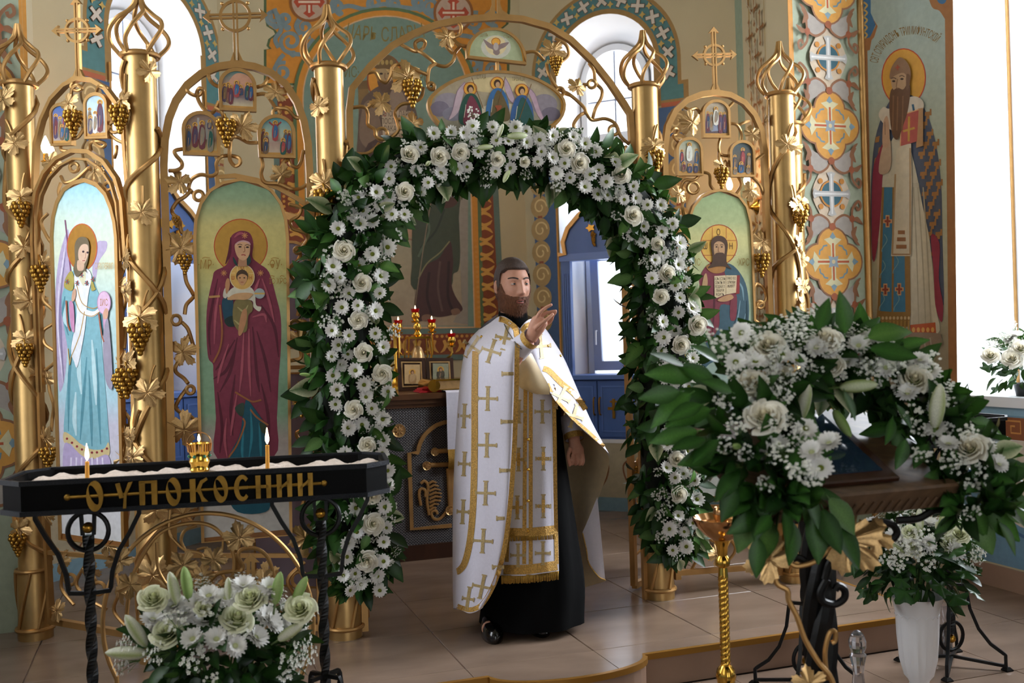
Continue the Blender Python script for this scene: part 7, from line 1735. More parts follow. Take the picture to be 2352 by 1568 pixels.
taper(200, 1060, 1100, 'thin lit yellow candle in front of the winged figure\'s panel'); taper(614, 1022, 1068, 'thin lit yellow candle in front of the woman\'s icon')
p = hitplane(459, 1078, I(-1.537, -1.171), Vector((math.sin(math.radians(11)), -math.cos(math.radians(11)), 0))); p.z = TRH - .03; t = thing('votive_lamp', 'gold votive lamp with green stones and handle on the sand tray', 'lamp', p); Mp = Matrix.Translation(p)
mb = MB(); mb.lathe([(.012, 0), (.026, .008), (.034, .025), (.030, .04), (.036, .055), (.031, .07), (.036, .085), (.040, .115), (.041, .118), (.036, .116), (.03, .09)], 24, Mp, caps=False); part('cup', mb, 'brass', t)
mb = MB()
for k in range(24): a = 2*PI*k/24; mb.tube([Mp @ Vector((.0375*math.cos(a), .0375*math.sin(a), .088)), Mp @ Vector((.0415*math.cos(a), .0415*math.sin(a), .115))], .002, 5)
part('ribbing', mb, 'copper_gold', t)
mat('green_gem', '#0b7a5a', rough=.1, coat=.5)
for k in range(6): a = 2*PI*k/6 + .3; mb = MB(); mb.ball(Mp @ Vector((.035*math.cos(a), .035*math.sin(a), .072)), .006, 8); part('gem', mb, 'green_gem', t, label='green glass stone')
mb = MB(); mb.tube([Mp @ Vector((.042*math.cos(a), 0, .116 + .040*math.sin(a))) for a in [PI*i/16 for i in range(17)]], .0025, 6); part('handle', mb, 'copper_gold', t)
mb = MB(); mb.lathe([(.001, .122), (.005, .13), (.004, .138), (.001, .148)], 10, Mp); part('flame', mb, 'flame', t)

# gilded hoop with vine leaves and a cross between the legs of the stand
HV = -1.03; t = thing('gilded_hoop', 'gilded openwork hoop with vine leaves behind the bouquet', 'ornament stand', I(-1.49, HV, 0)); HP = (I(0, HV), N0)
H2 = lambda x, y, o=0.0: hitplane(x, y, *HP) + N0*o
def hoop(pts, r, closed=False): mb = MB(); mb.tube(catmull([H2(x, y) for x, y in pts], 6, closed), r, 8, closed); part('hoop', mb, 'gold_bar', t)
def circ(cx, cy, r, a0, a1, n=22): return [(cx + r*math.cos(math.radians(a0 + (a1 - a0)*i/n)), cy + r*1.05*math.sin(math.radians(a0 + (a1 - a0)*i/n))) for i in range(n + 1)]
hoop(circ(478, 1432, 242, 150, 395), .0085); hoop([(290, 1420), (300, 1340), (325, 1280), (360, 1230), (400, 1208), (450, 1200), (490, 1210), (520, 1240), (535, 1270), (538, 1300), (530, 1330), (505, 1350)], .0075); hoop([(478, 1340), (500, 1318), (530, 1312), (552, 1312), (558, 1300), (550, 1285), (548, 1270), (560, 1260), (590, 1260), (615, 1280), (628, 1320), (630, 1345)], .0075)
hoop([(390, 1170), (388, 1220), (400, 1240), (425, 1262), (460, 1270), (468, 1290)], .006); hoop([(452, 1206), (425, 1218), (416, 1240), (424, 1262)], .006); hoop([(360, 1245), (362, 1300), (375, 1330), (390, 1350)], .006); hoop([(452, 1262), (470, 1258), (480, 1262)], .005); hoop([(512, 1240), (510, 1265), (500, 1280)], .004)
mb = MB()
for pts in ([(566, 1350), (566, 1292), (556, 1292), (575, 1270), (596, 1290), (585, 1290), (585, 1350), (577, 1350), (577, 1288), (574, 1288), (574, 1350)],): mb.prism([H2(x, y) for x, y in pts], N0*.01)
mb.bar([H2(x, y) for x, y in circ(575, 1345, 32, 180, 360, 12)], .010, .01, up=N0); part('cross', mb, 'gold_bar', t)
for x, y, s_ in ((420, 1295, 1.15), (490, 1282, 1.0), (550, 1232, 1.25), (466, 1320, .9), (602, 1330, .95), (300, 1340, 1.0), (276, 1285, 1.0)): put('leaf', LEAF_ME, t, facing(H2(x, y, .02), N0 + Vector((0, 0, .2)), spin=rnd.uniform(-2, 2), scale=.1*s_))
mb = MB(); a_ = H2(268, 1560); b_ = H2(690, 1560); a_.z = b_.z = .012; mb.tube([H2(268, 1552), Vector((H2(268, 1552).x, H2(268, 1552).y, .01))], .0085, 8); mb.tube([H2(676, 1570), Vector((H2(676, 1570).x, H2(676, 1570).y, .01))], .0085, 8); mb.tube([a_, b_], .010, 8); part('base_bar', mb, 'gold_bar', t)

# ---------------------------------------------------------------- lectern
LU, LVv = .13, -2.36
lc = I(LU, LVv, 0); t = thing('lectern', 'lectern on a twisted black iron post with gilded vine and carved wooden desk', 'lectern', lc)
mat('carved_wood', '#5e4733', rough=.4, nscale=18, namt=.3, stretch=(1, 4, 1)); mat('icon_glass', '#27384a', rough=.08, coat=.6)
for k in range(4):
    mb = MB(); mb.tube([lc + Vector((.026*math.cos(2*PI*k/4 + 9*z), .026*math.sin(2*PI*k/4 + 9*z), z)) for z in [.06 + .96*i/60 for i in range(61)]], .027, 8); part('post_strand', mb, 'black_iron', t)
mb = MB(); mb.lathe([(.20, 0), (.19, .03), (.07, .05), (.05, .09)], 24, Matrix.Translation(lc)); part('base', mb, 'black_iron', t)
ang = math.radians(28); Md = Matrix.Translation(lc + Vector((0, 0, 1.18))) @ Matrix.Rotation(IANG, 4, 'Z') @ Matrix.Rotation(ang, 4, 'X')
mb = MB(); mb.box((-.31, -.20, -.02), (.31, .22, .03), Md, .006); part('desk', mb, 'carved_wood', t)
mb = MB(); mb.box((-.32, -.23, -.035), (.32, -.195, .045), Md, .006)
for k in range(21): mb.tube([Md @ Vector((-.305 + .03*k, -.232, -.025)), Md @ Vector((-.29 + .03*k, -.232, .01))], .005, 5)
part('desk_lip', mb, 'carved_wood', t)
mb = MB(); mb.box((-.30, -.195, -.05), (.30, .21, -.02), Md); part('desk_moulding', mb, 'dark_wood', t)
def scroll(pts, r=.011): mb = MB(); mb.tube(catmull(pts, 5), r, 8); part('scroll', mb, 'black_iron', t)
S2 = lambda x, y, d=2.84: W(x, y, d)
for P_ in ([(1900, 1330), (1885, 1360), (1890, 1380), (1915, 1388), (1938, 1375), (1940, 1355), (1925, 1345), (1918, 1355)], [(1895, 1330), (1908, 1290), (1935, 1268)], [(1910, 1260), (1950, 1225), (1985, 1208), (2020, 1200), (2050, 1205), (2060, 1225), (2040, 1240), (2000, 1225)], [(2060, 1195), (2110, 1190), (2150, 1170), (2190, 1180), (2200, 1160), (2180, 1150)], [(1810, 1290), (1830, 1280), (1850, 1290)]): scroll([S2(*q) for q in P_])
mb = MB(); vp = [(1950, 1235), (1900, 1265), (1870, 1290), (1830, 1300), (1810, 1290)]; mb.tube(catmull([S2(x, y, 2.80) for x, y in vp], 5), .007, 7); vp = [(1775, 1310), (1785, 1340), (1808, 1355), (1812, 1380), (1830, 1415), (1850, 1470), (1880, 1520), (1910, 1560), (1930, 1640)]; mb.tube(catmull([S2(x, y, 2.78) for x, y in vp], 5), .008, 7); vp = [(1900, 1560), (1895, 1500), (1905, 1455), (1918, 1450), (1918, 1470), (1910, 1476)]; mb.tube(catmull([S2(x, y, 2.8) for x, y in vp], 5), .007, 7); part('gilded_vine', mb, 'gold_bar', t)
for x, y, s_, sp in ((1768, 1285, 1.25, .8), (1945, 1240, 1.75, -1.2), (1860, 1570, .85, 0.2), (2010, 1230, 1.0, 2.0)): put('leaf', LEAF_ME, t, facing(S2(x, y, 2.77), (CAMP - S2(x, y)) + Vector((0, 0, .3)), spin=sp, scale=.118*s_))
t2 = thing('lectern_icon', 'dark framed icon under glass lying on the lectern desk among flowers', 'icon', Md @ Vector((0, 0, .03)))
mb = MB(); mb.box((-.15, -.18, .032), (.15, .19, .05), Md, .004); part('frame', mb, 'dark_wood', t2)
mb = MB(); mb.box((-.115, -.145, .05), (.115, .155, .053), Md); part('glass', mb, 'icon_glass', t2)

# gold candle stand with a dish
gp = W(1657, 1200, 3.42); gp.z = 0; t = thing('candle_holder', 'tall brass candle holder with rope twisted stem and wide dish', 'candle holder', gp); Mg = Matrix.Translation(gp)
zz = lambda y: CAMZ + (784 - .03*(1657 - 1176) - y)/FPX*3.42; zd = zz(1188)
mb = MB(); mb.lathe([(.13, 0), (.12, .02), (.06, .04), (.03, .09), (.02, .14), (.018, zz(1580)), (.03, zz(1568)), (.035, zz(1552)), (.03, zz(1536)), (.018, zz(1526))], 28, Mg); part('base', mb, 'brass', t)
mb = MB(); n = 60
for k in range(3): mb.tube([Mg @ Vector((.0055*math.cos(2*PI*k/3 + 34*i/n), .0055*math.sin(2*PI*k/3 + 34*i/n), zz(1528) + (zz(1320) - zz(1528))*i/n)) for i in range(n + 1)], .0125, 10)
part('twisted_stem', mb, 'brass', t)
mb = MB(); mb.lathe([(.017, zz(1325)), (.015, zz(1302)), (.024, zz(1298)), (.026, zz(1288)), (.022, zz(1280)), (.017, zz(1275)), (.02, zz(1255)), (.032, zz(1240)), (.036, zz(1236))], 28, Mg); part('collar', mb, 'brass', t)
mb = MB(); mb.lathe([(.034, zz(1238)), (.06, zz(1226)), (.088, zz(1206)), (.098, zz(1194)), (.100, zd), (.094, zd + .002), (.08, zz(1200)), (.02, zz(1212))], 36, Mg, caps=False); part('dish', mb, 'copper_gold', t)
mb = MB(); mb.lathe([(.03, zz(1212)), (.022, zz(1196)), (.03, zz(1180)), (.024, zz(1165)), (.018, zz(1168))], 20, Mg); part('candle_cup', mb, 'copper_gold', t)

# glass candlestick and jar
gp = W(1972, 1568, 3.45); gp.z = 0; t = thing('glass_candlestick', 'clear crystal finial of a glass candlestick on the floor by the lectern', 'candlestick', gp); Mg = Matrix.Translation(gp)
mat('crystal', '#f4f4fb', rough=.02, trans=.92, ior=1.45)
zz = lambda y: CAMZ + (784 - .03*(1972 - 1176) - y)/FPX*3.45
mb = MB(); mb.lathe([(.06, 0), (.055, .02), (.02, .05), (.016, .15), (.03, .2), (.022, zz(1570)), (.018, zz(1545)), (.022, zz(1525)), (.030, zz(1503)), (.022, zz(1497)), (.029, zz(1485)), (.030, zz(1470)), (.022, zz(1456)), (.012, zz(1449)), (.002, zz(1446))], 12, Mg); part('stem', mb, 'crystal', t, False)
gp = I(1.80, -.98, 0); t = thing('glass_jar', 'glass jar of amber liquid on the floor behind the iron feet', 'jar', gp)
mat('amber', '#b98a4a', rough=.1, trans=.5)
mb = MB(); mb.lathe([(.045, .004), (.046, .12), (.044, .125)], 24, Matrix.Translation(gp)); part('liquid', mb, 'amber', t)
mb = MB(); mb.lathe([(.05, 0), (.05, .19), (.042, .21), (.042, .235), (.038, .235), (.038, .21), (.046, .185), (.046, .004)], 24, Matrix.Translation(gp), caps=False); part('jar_glass', mb, 'crystal', t)

# ---------------------------------------------------------------- flowers wreathed round the lectern
t = thing('lectern_garland', 'thick wreath of cream roses, lily buds and broad leaves on the lectern', 'flower wreath', lc + Vector((0, 0, 1.12)))
LP = [(1815, 1155, 72, 2.60), (1752, 1080, 98, 2.66), (1722, 980, 118, 2.74), (1740, 885, 115, 2.84), (1810, 825, 85, 2.92), (1900, 805, 75, 3.0), (1990, 830, 75, 3.03), (2070, 880, 75, 3.02), (2135, 950, 85, 2.98), (2190, 1035, 95, 2.92), (2232, 1110, 85, 2.86), (2262, 1175, 62, 2.80)]
lp = [(W(q[0], q[1], q[3]), q[2]*q[3]/FPX) for q in [tuple(v_) for v_ in [Vector(x) for x in LP]]]
fine = []
for i in range(len(lp) - 1):
    for k in range(6): f = k/6; fine.append((lp[i][0].lerp(lp[i+1][0], f), lp[i][1]*(1 - f) + lp[i+1][1]*f))
fine.append(lp[-1]); n = len(fine); fo = MB()
TC = Vector((0, -1, .35)).normalized()
def lrim(a, f):
    i = fr.randrange(n); p, h = fine[i]; tg = (fine[min(i+1, n-1)][0] - fine[max(i-1, 0)][0]).normalized(); side = tg.cross(TC).normalized(); out = side*math.cos(a) + TC*math.sin(a)
    return p + out*(h*f) - TC*(h*.3), out, tg
for k in range(800):
    p, out, tg = lrim(fr.uniform(-.8, PI + .8), fr.uniform(.3, .8)); L = fr.uniform(.06, .11)
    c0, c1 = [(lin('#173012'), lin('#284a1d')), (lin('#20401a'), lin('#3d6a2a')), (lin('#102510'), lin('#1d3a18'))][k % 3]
    leaf_geo(fo, orient(p, out + tg*fr.uniform(-.6, .6) + rv(.4), out + rv(.5), 1.0, fr.uniform(-.6, .6)), L, L*.28, .25, fr.uniform(0, .5), c0, c1, None, 4)
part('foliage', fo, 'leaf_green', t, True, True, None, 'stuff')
for k in range(62):
    a = fr.uniform(-.3, .5); a = a if fr.random() < .5 else PI - a; p, out, tg = lrim(a, fr.uniform(.75, .95)); lay_leaf(t, p, out + tg*fr.uniform(-.5, .5) + Vector((0, 0, -.2)) + rv(.2), TC + out*.4 + rv(.3), fr.uniform(.075, .11), LEAFM if fr.random() < .7 else (LEAFL if fr.random() < .5 else LEAFV))
for x, y, dx, dz, L, k in ((1600, 860, -1, .1, .15, 0), (1585, 905, -.9, -.5, .15, 0), (1640, 880, -.8, .5, .13, 0), (1600, 990, -1, -.1, .14, 0), (1640, 1040, -.9, -.2, .12, 0), (1630, 940, -1, -.2, .14, 0), (1725, 1175, -.4, -1, .13, 1), (1765, 1190, -.2, -1, .13, 1), (1740, 1235, -.1, -1, .12, 0), (1872, 1165, 0, -1, .17, 0), (1925, 1200, .35, -1, .15, 0), (1905, 1145, .6, -.8, .13, 1), (1820, 1200, -.1, -1, .13, 0), (1700, 1080, -.6, -.6, .13, 0), (1940, 765, -.1, 1, .13, 0), (1995, 775, 1, .35, .14, 1), (2000, 800, 1, -.25, .15, 0), (1880, 755, .3, 1, .10, 0), (2260, 1170, .8, -.7, .16, 0), (2290, 1130, 1, -.5, .13, 0), (2240, 1190, .4, -1, .13, 1), (2310, 1085, 1, .1, .12, 0), (2280, 1040, 1, .3, .10, 2), (1780, 1120, -.6, -.5, .12, 0), (1840, 1130, .3, -.9, .12, 0)):
    p = W(x, y, 2.62 if x < 1960 else 2.85); put('leaf', fr.choice((LEAFM, LEAFL, LEAFV)[k]), t, orient(p, (dx, -.25, dz), (0.1*dx, -1, .4), L*.86, fr.uniform(-.5, .5)))
DL = lambda x, y: min((abs(q[0] - x) + abs(q[1] - y), q[3]) for q in LP)[1] - .10
for x, y, s_ in ((1764, 795, 1.2), (1896, 782, 1.25), (1727, 882, 1.25), (1757, 958, 1.3), (1793, 858, .95), (2102, 872, 1.25), (2228, 1030, 1.15), (1915, 840, .8)):
    p = W(x, y, DL(x, y)); flower(fr.choice(ROSE), t, p, (CAMP - p).normalized() + Vector((0, 0, .6)) + rv(.25), .043*s_)
for x, y, d, L, k in ((1972, 886, (1, 0, .05), .105, 0), (1848, 925, (.25, -.2, 1), .10, 1), (1935, 972, (.45, -.3, -.9), .085, 2), (2154, 932, (.12, -.1, 1), .12, 1), (1692, 1025, (-.5, -.8, .1), .05, 2)): bud(t, W(x, y, DL(x, y) - .03), d, L*1.08, k)
for x, y in ((1690, 832), (1775, 838), (1703, 765), (1875, 800), (1972, 795), (2035, 845), (2112, 830), (1850, 985), (1885, 1075), (2178, 1022), (2150, 985), (1745, 905), (1945, 835), (1905, 1020), (1735, 832), (2085, 905), (1865, 1040)):
    p = W(x, y, DL(x, y) - .01); flower(fr.choice(MUM + DAISY[:1]), t, p, (CAMP - p).normalized()*.8 + Vector((0, 0, .7)) + rv(.35), .036)
for k in range(48):
    i = fr.randrange(n); p, h = fine[i]; tg = (fine[min(i+1, n-1)][0] - fine[max(i-1, 0)][0]).normalized(); side = tg.cross(TC).normalized(); f = fr.uniform(-.75, .75)
    flower(fr.choice(SPRIG), t, p + side*(h*f) + TC*(h*.45*math.sqrt(1 - f*f)), TC + side*f*.6 + rv(.4), fr.uniform(.045, .062))

for k in range(34):
    i = fr.randrange(int(n*.22), int(n*.85)); p, h = fine[i]; q = p + Vector((fr.uniform(-.5, .5)*h, -.25*h, h*fr.uniform(.1, .85)))
    flower(fr.choice(SPRIG), t, q, Vector((fr.uniform(-.4, .4), -.6, 1)), fr.uniform(.05, .068))
for k in range(20):
    i = fr.randrange(int(n*.12), int(n*.92)); p, h = fine[i]; q = p + Vector((fr.uniform(-.6, .6)*h, -.55*h, h*fr.uniform(-.2, .7)))
    flower(fr.choice(MUM + DAISY[:2]), t, q, Vector((fr.uniform(-.4, .4), -.8, .7)), fr.uniform(.03, .038))

for x, y, dx, dz, L in ((1570, 840, -1, .4, .1), (1560, 900, -1, -.1, .11), (1610, 930, -1, -.3, .1), (1620, 1010, -1, -.2, .1), (1650, 1010, -.8, -.6, .1), (1690, 1120, -.5, -.9, .1), (1750, 1150, -.3, -1, .11), (1800, 1170, .1, -1, .1), (1850, 1120, .2, -1, .11), (1890, 1170, .3, -1, .12), (1680, 900, -.8, .4, .09), (1650, 830, -.8, .6, .09), (2230, 1150, .3, -1, .11), (2200, 1110, -.3, -1, .1), (2150, 1080, -.6, -.8, .09), (2080, 1010, -.4, -.9, .09), (2050, 960, -.3, -.9, .08), (1940, 900, .2, -.9, .08), (2260, 1060, .9, -.3, .09), (2130, 1020, -.5, -.6, .09), (2295, 1200, .5, -1, .1), (2060, 930, .4, -.9, .08)):
    p = W(x, y, 2.60 if x < 1960 else 2.84); put('leaf', fr.choice(LEAFM), t, orient(p, (dx, -.3, dz), (0.1*dx, -1, .5), L, fr.uniform(-.6, .6)))
for x, y in ((1700, 1000), (1830, 1010), (1800, 1060), (1840, 1090), (1870, 1110), (1780, 985), (2190, 1075), (2215, 1000), (2120, 1060), (2100, 960), (1660, 815), (1640, 790), (1720, 800), (1840, 770), (1815, 880), (1870, 870), (1920, 800), (2000, 860), (2060, 850), (2140, 850), (1800, 930), (1690, 870)):
    p = W(x, y, DL(x, y) - .02); flower(fr.choice(SPRIG), t, p, (CAMP - p).normalized() + Vector((0, 0, .6)) + rv(.3), fr.uniform(.05, .065))
# ================================================================ the priest
from mathutils.bvhtree import BVHTree
mat('skin', '#c8937c', rough=.5, sss=.12, nscale=60, namt=.05, spec=.4); mat('hair_brown', '#3f2c22', rough=.6, nscale=150, namt=.35, bump=.5, bscale=300, stretch=(1, 1, .3)); mat('beard_red', '#6d4228', rough=.65, nscale=160, namt=.35, bump=.5, bscale=320, stretch=(1, 1, .3))
mat('black_wool', '#040405', rough=.9, spec=.15, nscale=40, namt=.2); mat('white_brocade', '#d8d4e2', rough=.55, nscale=90, namt=.03, bump=.08, bscale=260, sheen=.2); mat('satin_lining', '#dcc49a', rough=.38, nscale=30, namt=.06, sheen=.3)
mat('gold_braid', '#c59a50', metal=.45, rough=.42, nscale=140, namt=.35, bump=.5, bscale=220); mat('shoe_black', '#060607', rough=.18, coat=.4); mat('eye_white', '#cfc9c4', rough=.2); mat('iris', '#3a4a52', rough=.15); mat('lip', '#a8645a', rough=.45); mat('cloth_cross', '#b39b6c', metal=.15, rough=.45, nscale=160, namt=.25); mat('silver_chain', '#77746c', metal=.9, rough=.35)
D0 = 4.85
def Q(px, py, dd=0.0): return W(px, py, D0 + dd)
base = Q(1195, 1448, 0); base.z = PZ
priest_label = 'bearded person in white vestment with gold crosses raising one hand'
# ---- head
HC = Q(1177, 660, .0); YAW = math.radians(24)
HM = Matrix.Translation(HC) @ Matrix.Rotation(YAW, 4, 'Z') @ Matrix.Rotation(math.radians(2), 4, 'X') @ Matrix.Scale(1.03, 4)
def g2(x, z, cx, cz, sx, sz): return math.exp(-((x - cx)/sx)**2 - ((z - cz)/sz)**2)
def headpt(th, ph, off=0.0):
    """th: azimuth (0 = face), ph: -pi/2..pi/2."""
    dx, dy, dz = math.sin(th)*math.cos(ph), -math.cos(th)*math.cos(ph), math.sin(ph)
    sq = lambda c, e: math.copysign(abs(c)**e, c)
    x, y, z = .076*sq(dx, .92), .100*sq(dy, .93), .128*dz
    low = max(0.0, -dz)
    x *= 1 - .26*low**1.6; 
    if y > 0: y *= 1 - .30*low
    else: y *= 1 - .02*low
    if dz > 0.2: y += .008*(dz - .2)
    front = max(0.0, -dy)**.7
    a = abs(x); d = 0.0
    nz = 0.0
    if -.046 < z < .034: nz = (.15 + .85*min(1, max(0, (.034 - z)/.062))) if z > -.028 else max(0, 1 - (-.028 - z)/.014)
    d += .024*math.exp(-(x/(.0105 + .004*max(0, -z/.03)))**2)*nz
    d += .0075*g2(a, z, .0135, -.031, .008, .0075)
    d += .0055*g2(a, z, .026, .036, .026, .010) - .0105*g2(a, z, .031, .016, .016, .0115) + .006*g2(a, z, .046, -.018, .020, .016)
    d += .006*g2(a, z, .0, -.066, .026, .016) + .008*g2(a, z, 0, -.108, .026, .018) - .003*g2(a, z, 0, -.088, .02, .007)
    y -= d*front
    v = Vector((x, y, z))
    if off:
        n = Vector((dx/.076, dy/.1, dz/.128)).normalized(); v += n*off
    return v
def headgrid(nth, nph, off=None):
    V = []; par = []
    for j in range(nph + 1):
        ph = -PI/2 + PI*j/nph
        for i in range(nth):
            th = -PI + 2*PI*i/nth; p = headpt(th, ph); o = off(p, th, ph) if off else 0
            V.append((headpt(th, ph, o) if o else p)); par.append((th, ph))
    return V, par
NT, NP = 120, 84
bod = MB()
V, _ = headgrid(NT, NP); bod.add([HM @ v for v in V], [[j*NT + i, j*NT + (i+1) % NT, (j+1)*NT + (i+1) % NT, (j+1)*NT + i] for j in range(NP) for i in range(NT)])
for sx in (-1, 1):
    bod.ball(HM @ Vector((sx*.079, .012, .004)), 1, 12, (.010, .020, .033), HM.to_3x3().normalized().to_4x4()); bod.ball(HM @ Vector((sx*.078, .004, -.022)), .010, 8)
# ---- trunk, limbs (world points from photograph pixels and depth)
def limb(pts, rad, flat=None, n=14): bod.tube(catmull(pts, 5), [r for r in [v_.x for v_ in catmull([(r, 0, 0) for r in rad], 5)]], n, flat=flat)
limb([HC + Vector((0, .012, -.06)), HC + Vector((0, .015, -.11)), Q(1178, 738, .01), Q(1182, 765, .02)], [.060, .062, .068, .085])
bod.tube(catmull([Q(1180, 748, .02), Q(1184, 775, .02), Q(1188, 830, .02), Q(1195, 920, .0), Q(1200, 1000, .0), Q(1204, 1060, .0), Q(1206, 1100, 0)], 4), [v_.x for v_ in catmull([(r, 0, 0) for r in (.06, .13, .17, .165, .165, .16, .12)], 4)], 20, up=(0, 1, 0), flat=(.72, 1.05))
SL_, SR_ = Q(1102, 792, .03), Q(1246, 800, .04)
EL = Q(1112, 905, -.16); WL = Q(1216, 782, -.34)
limb([SL_, SL_.lerp(EL, .5), EL], [.062, .054, .046]); limb([EL, EL.lerp(WL, .45), WL], [.047, .043, .029])
ER = Q(1290, 905, .05); WR = Q(1319, 1008, -.05)
limb([SR_, SR_.lerp(ER, .5), ER], [.062, .053, .045]); limb([ER, ER.lerp(WR, .45), WR], [.046, .041, .029])
for sx, fx, fy, fd in ((-1, 1128, 1436, -.06), (1, 1236, 1430, .02)):
    hip, kn, an = Q(1204 + sx*38, 1085, .0), Q(1204 + sx*46 - (14 if sx < 0 else 0), 1262, -.03), Q(fx, fy - 14, fd + .03)
    limb([hip, kn, an], [.092, .064, .042]); limb([an, Q(fx, fy, fd - .02), Q(fx - 6, fy + 8, fd - .10)], [.042, .042, .034])
def finger(pts, r0, r1): 
    q = catmull(pts, 4); bod.tube(q, [r0 + (r1 - r0)*i/(len(q) - 1) for i in range(len(q))], 9); bod.ball(q[-1], r1*1.02, 8)
# raised hand
H = lambda x, y, d=0.0: W(x, y, 4.50 + d)
bod.tube([H(1217, 781), H(1224, 768), H(1232, 752), H(1240, 737), H(1243, 729)], [.028, .031, .038, .039, .030], 14, flat=(1.0, .62), up=(-.8, 0, .6))
finger([H(1231, 734, -.01), H(1240, 718, -.015), H(1253, 707, -.01), H(1266, 700, -.005)], .0098, .0072)
finger([H(1239, 733, .0), H(1252, 720, .0), H(1266, 716, .0), H(1276, 714, .0)], .0100, .0072)
finger([H(1245, 738, .012), H(1260, 732, .015), H(1270, 724, .01), H(1276, 717, .0)], .0095, .0070)
finger([H(1247, 746, .02), H(1259, 743, .028), H(1267, 735, .02), H(1270, 726, .01)], .0085, .0062)
finger([H(1228, 756, -.022), H(1240, 745, -.036), H(1254, 735, -.034), H(1269, 722, -.022)], .0115, .0078)
# hanging hand
K = lambda x, y, d=0.0: W(x, y, 4.80 + d)
bod.tube([K(1319, 1006), K(1320, 1020), K(1324, 1034), K(1326, 1046)], [.027, .030, .038, .034], 14, flat=(1.0, .62), up=(1, 0, 0))
for i, (x, d) in enumerate(((1314, -.015), (1324, -.02), (1333, -.015), (1339, -.002))):
    finger([K(x, 1044, d), K(x + 1, 1058, d - .012), K(x - 2, 1066, d + .008), K(x - 4, 1056, d + .025)], .0095 - .0006*(i == 3), .0075)
finger([K(1310, 1028, -.022), K(1305, 1044, -.034), K(1306, 1058, -.034), K(1308, 1068, -.026)], .0112, .0078)
tmp = bpy.data.meshes.new('person_raw'); tmp.from_pydata([tuple(v_) for v_ in bod.v], [], bod.f)
tob = bpy.data.objects.new('person_raw', tmp); C.objects.link(tob)
rm = tob.modifiers.new('fuse', 'REMESH'); rm.mode = 'VOXEL'; rm.voxel_size = .0032
sm = tob.modifiers.new('soften', 'SMOOTH'); sm.factor = .5; sm.iterations = 2
dg = bpy.context.evaluated_depsgraph_get(); dg.update()
pm = bpy.data.meshes.new_from_object(tob.evaluated_get(dg)); pm.name = 'person'; bpy.data.objects.remove(tob); bpy.data.meshes.remove(tmp)
pm.transform(Matrix.Translation(-base)); pm.materials.clear(); pm.materials.append(MATS['skin']); pm.polygons.foreach_set('use_smooth', [True]*len(pm.polygons))
P = put('person', pm, None, Matrix.Translation(base)); tag(P, priest_label, 'person')
# ---- face details
for sx in (-1, 1):
    c = HM @ Vector((sx*.0315, -.0795, .0155)); R3 = HM.to_3x3().normalized().to_4x4()
    mb = MB(); mb.ball(c, .0125, 16); e = part('eye', mb, 'eye_white', P)
    look = (R3.to_3x3() @ Vector((.12, -1, -.05))).normalized(); mb = MB(); mb.lathe([(.0001, .0128), (.003, .01265), (.0056, .0115)], 14, Matrix.Translation(c) @ look.to_track_quat('Z', 'Y').to_matrix().to_4x4(), caps=False); part('iris', mb, 'iris', e)
    mb = MB(); V = []
    for j in range(7):
        el = math.radians(12 + 75*j/6)
        for i in range(13):
            az = math.radians(-75 + 150*i/12); r = .0142; V.append(HM @ (Vector((sx*.0315, -.0795, .0155)) + Vector((r*math.sin(az)*math.cos(el)*1.12, -r*math.cos(az)*math.cos(el), r*math.sin(el) - .0035*abs(math.sin(az))))))
    mb.add(V, [[j*13 + i, j*13 + i + 1, (j+1)*13 + i + 1, (j+1)*13 + i] for j in range(6) for i in range(12)]); part('eyelid', mb, 'skin', P)
    mb = MB(); V = []
    for j in range(4):
        el = math.radians(-22 - 50*j/3)
        for i in range(13):
            az = math.radians(-75 + 150*i/12); r = .0140; V.append(HM @ (Vector((sx*.0315, -.0795, .0155)) + Vector((r*math.sin(az)*math.cos(el)*1.12, -r*math.cos(az)*math.cos(el), r*math.sin(el) + .002*abs(math.sin(az))))))
    mb.add(V, [[j*13 + i, j*13 + i + 1, (j+1)*13 + i + 1, (j+1)*13 + i] for j in range(3) for i in range(12)]); part('eyelid', mb, 'skin', P)
    mb = MB()
    q = []
    for k in range(9):
        xx = sx*(.012 + .042*k/8); zz_ = .0365 + .006*math.sin(PI*(k/8)*.85); 
        th = math.asin(max(-1, min(1, xx/.076))); pp = headpt(th*1.0, math.asin(zz_/.128), .001); q.append(HM @ pp)
    mb.tube(catmull(q, 2), [.0026 + .0016*math.sin(PI*min(1, .15 + .8*i/16)) for i in range(17)], 6); part('eyebrow', mb, 'hair_brown', P)
def facepatch(name, mask, m, n1=200, n2=150, zr=None):
    """a skin-tight layer over the head where mask(p, th, ph) gives its thickness."""
    V, par = headgrid(n1, n2); keep = {}; mb = MB(); TH = [mask(v, *p) for v, p in zip(V, par)]
    for i, (v, (th, ph)) in enumerate(zip(V, par)):
        if TH[i] > 0:
            w = headpt(th, ph, TH[i]); 
            keep[i] = w
    idx = {k: n for n, k in enumerate(keep)}; F = []
    for j in range(n2):
        for i in range(n1):
            q = (j*n1 + i, j*n1 + (i+1) % n1, (j+1)*n1 + (i+1) % n1, (j+1)*n1 + i)
            if all(k in idx for k in q): F.append([idx[k] for k in q])
    mb.add([HM @ v_ for v_ in keep.values()], F)
    return mb, keep, TH
ss = lambda a, b, x: max(0.0, min(1.0, (x - a)/(b - a)))
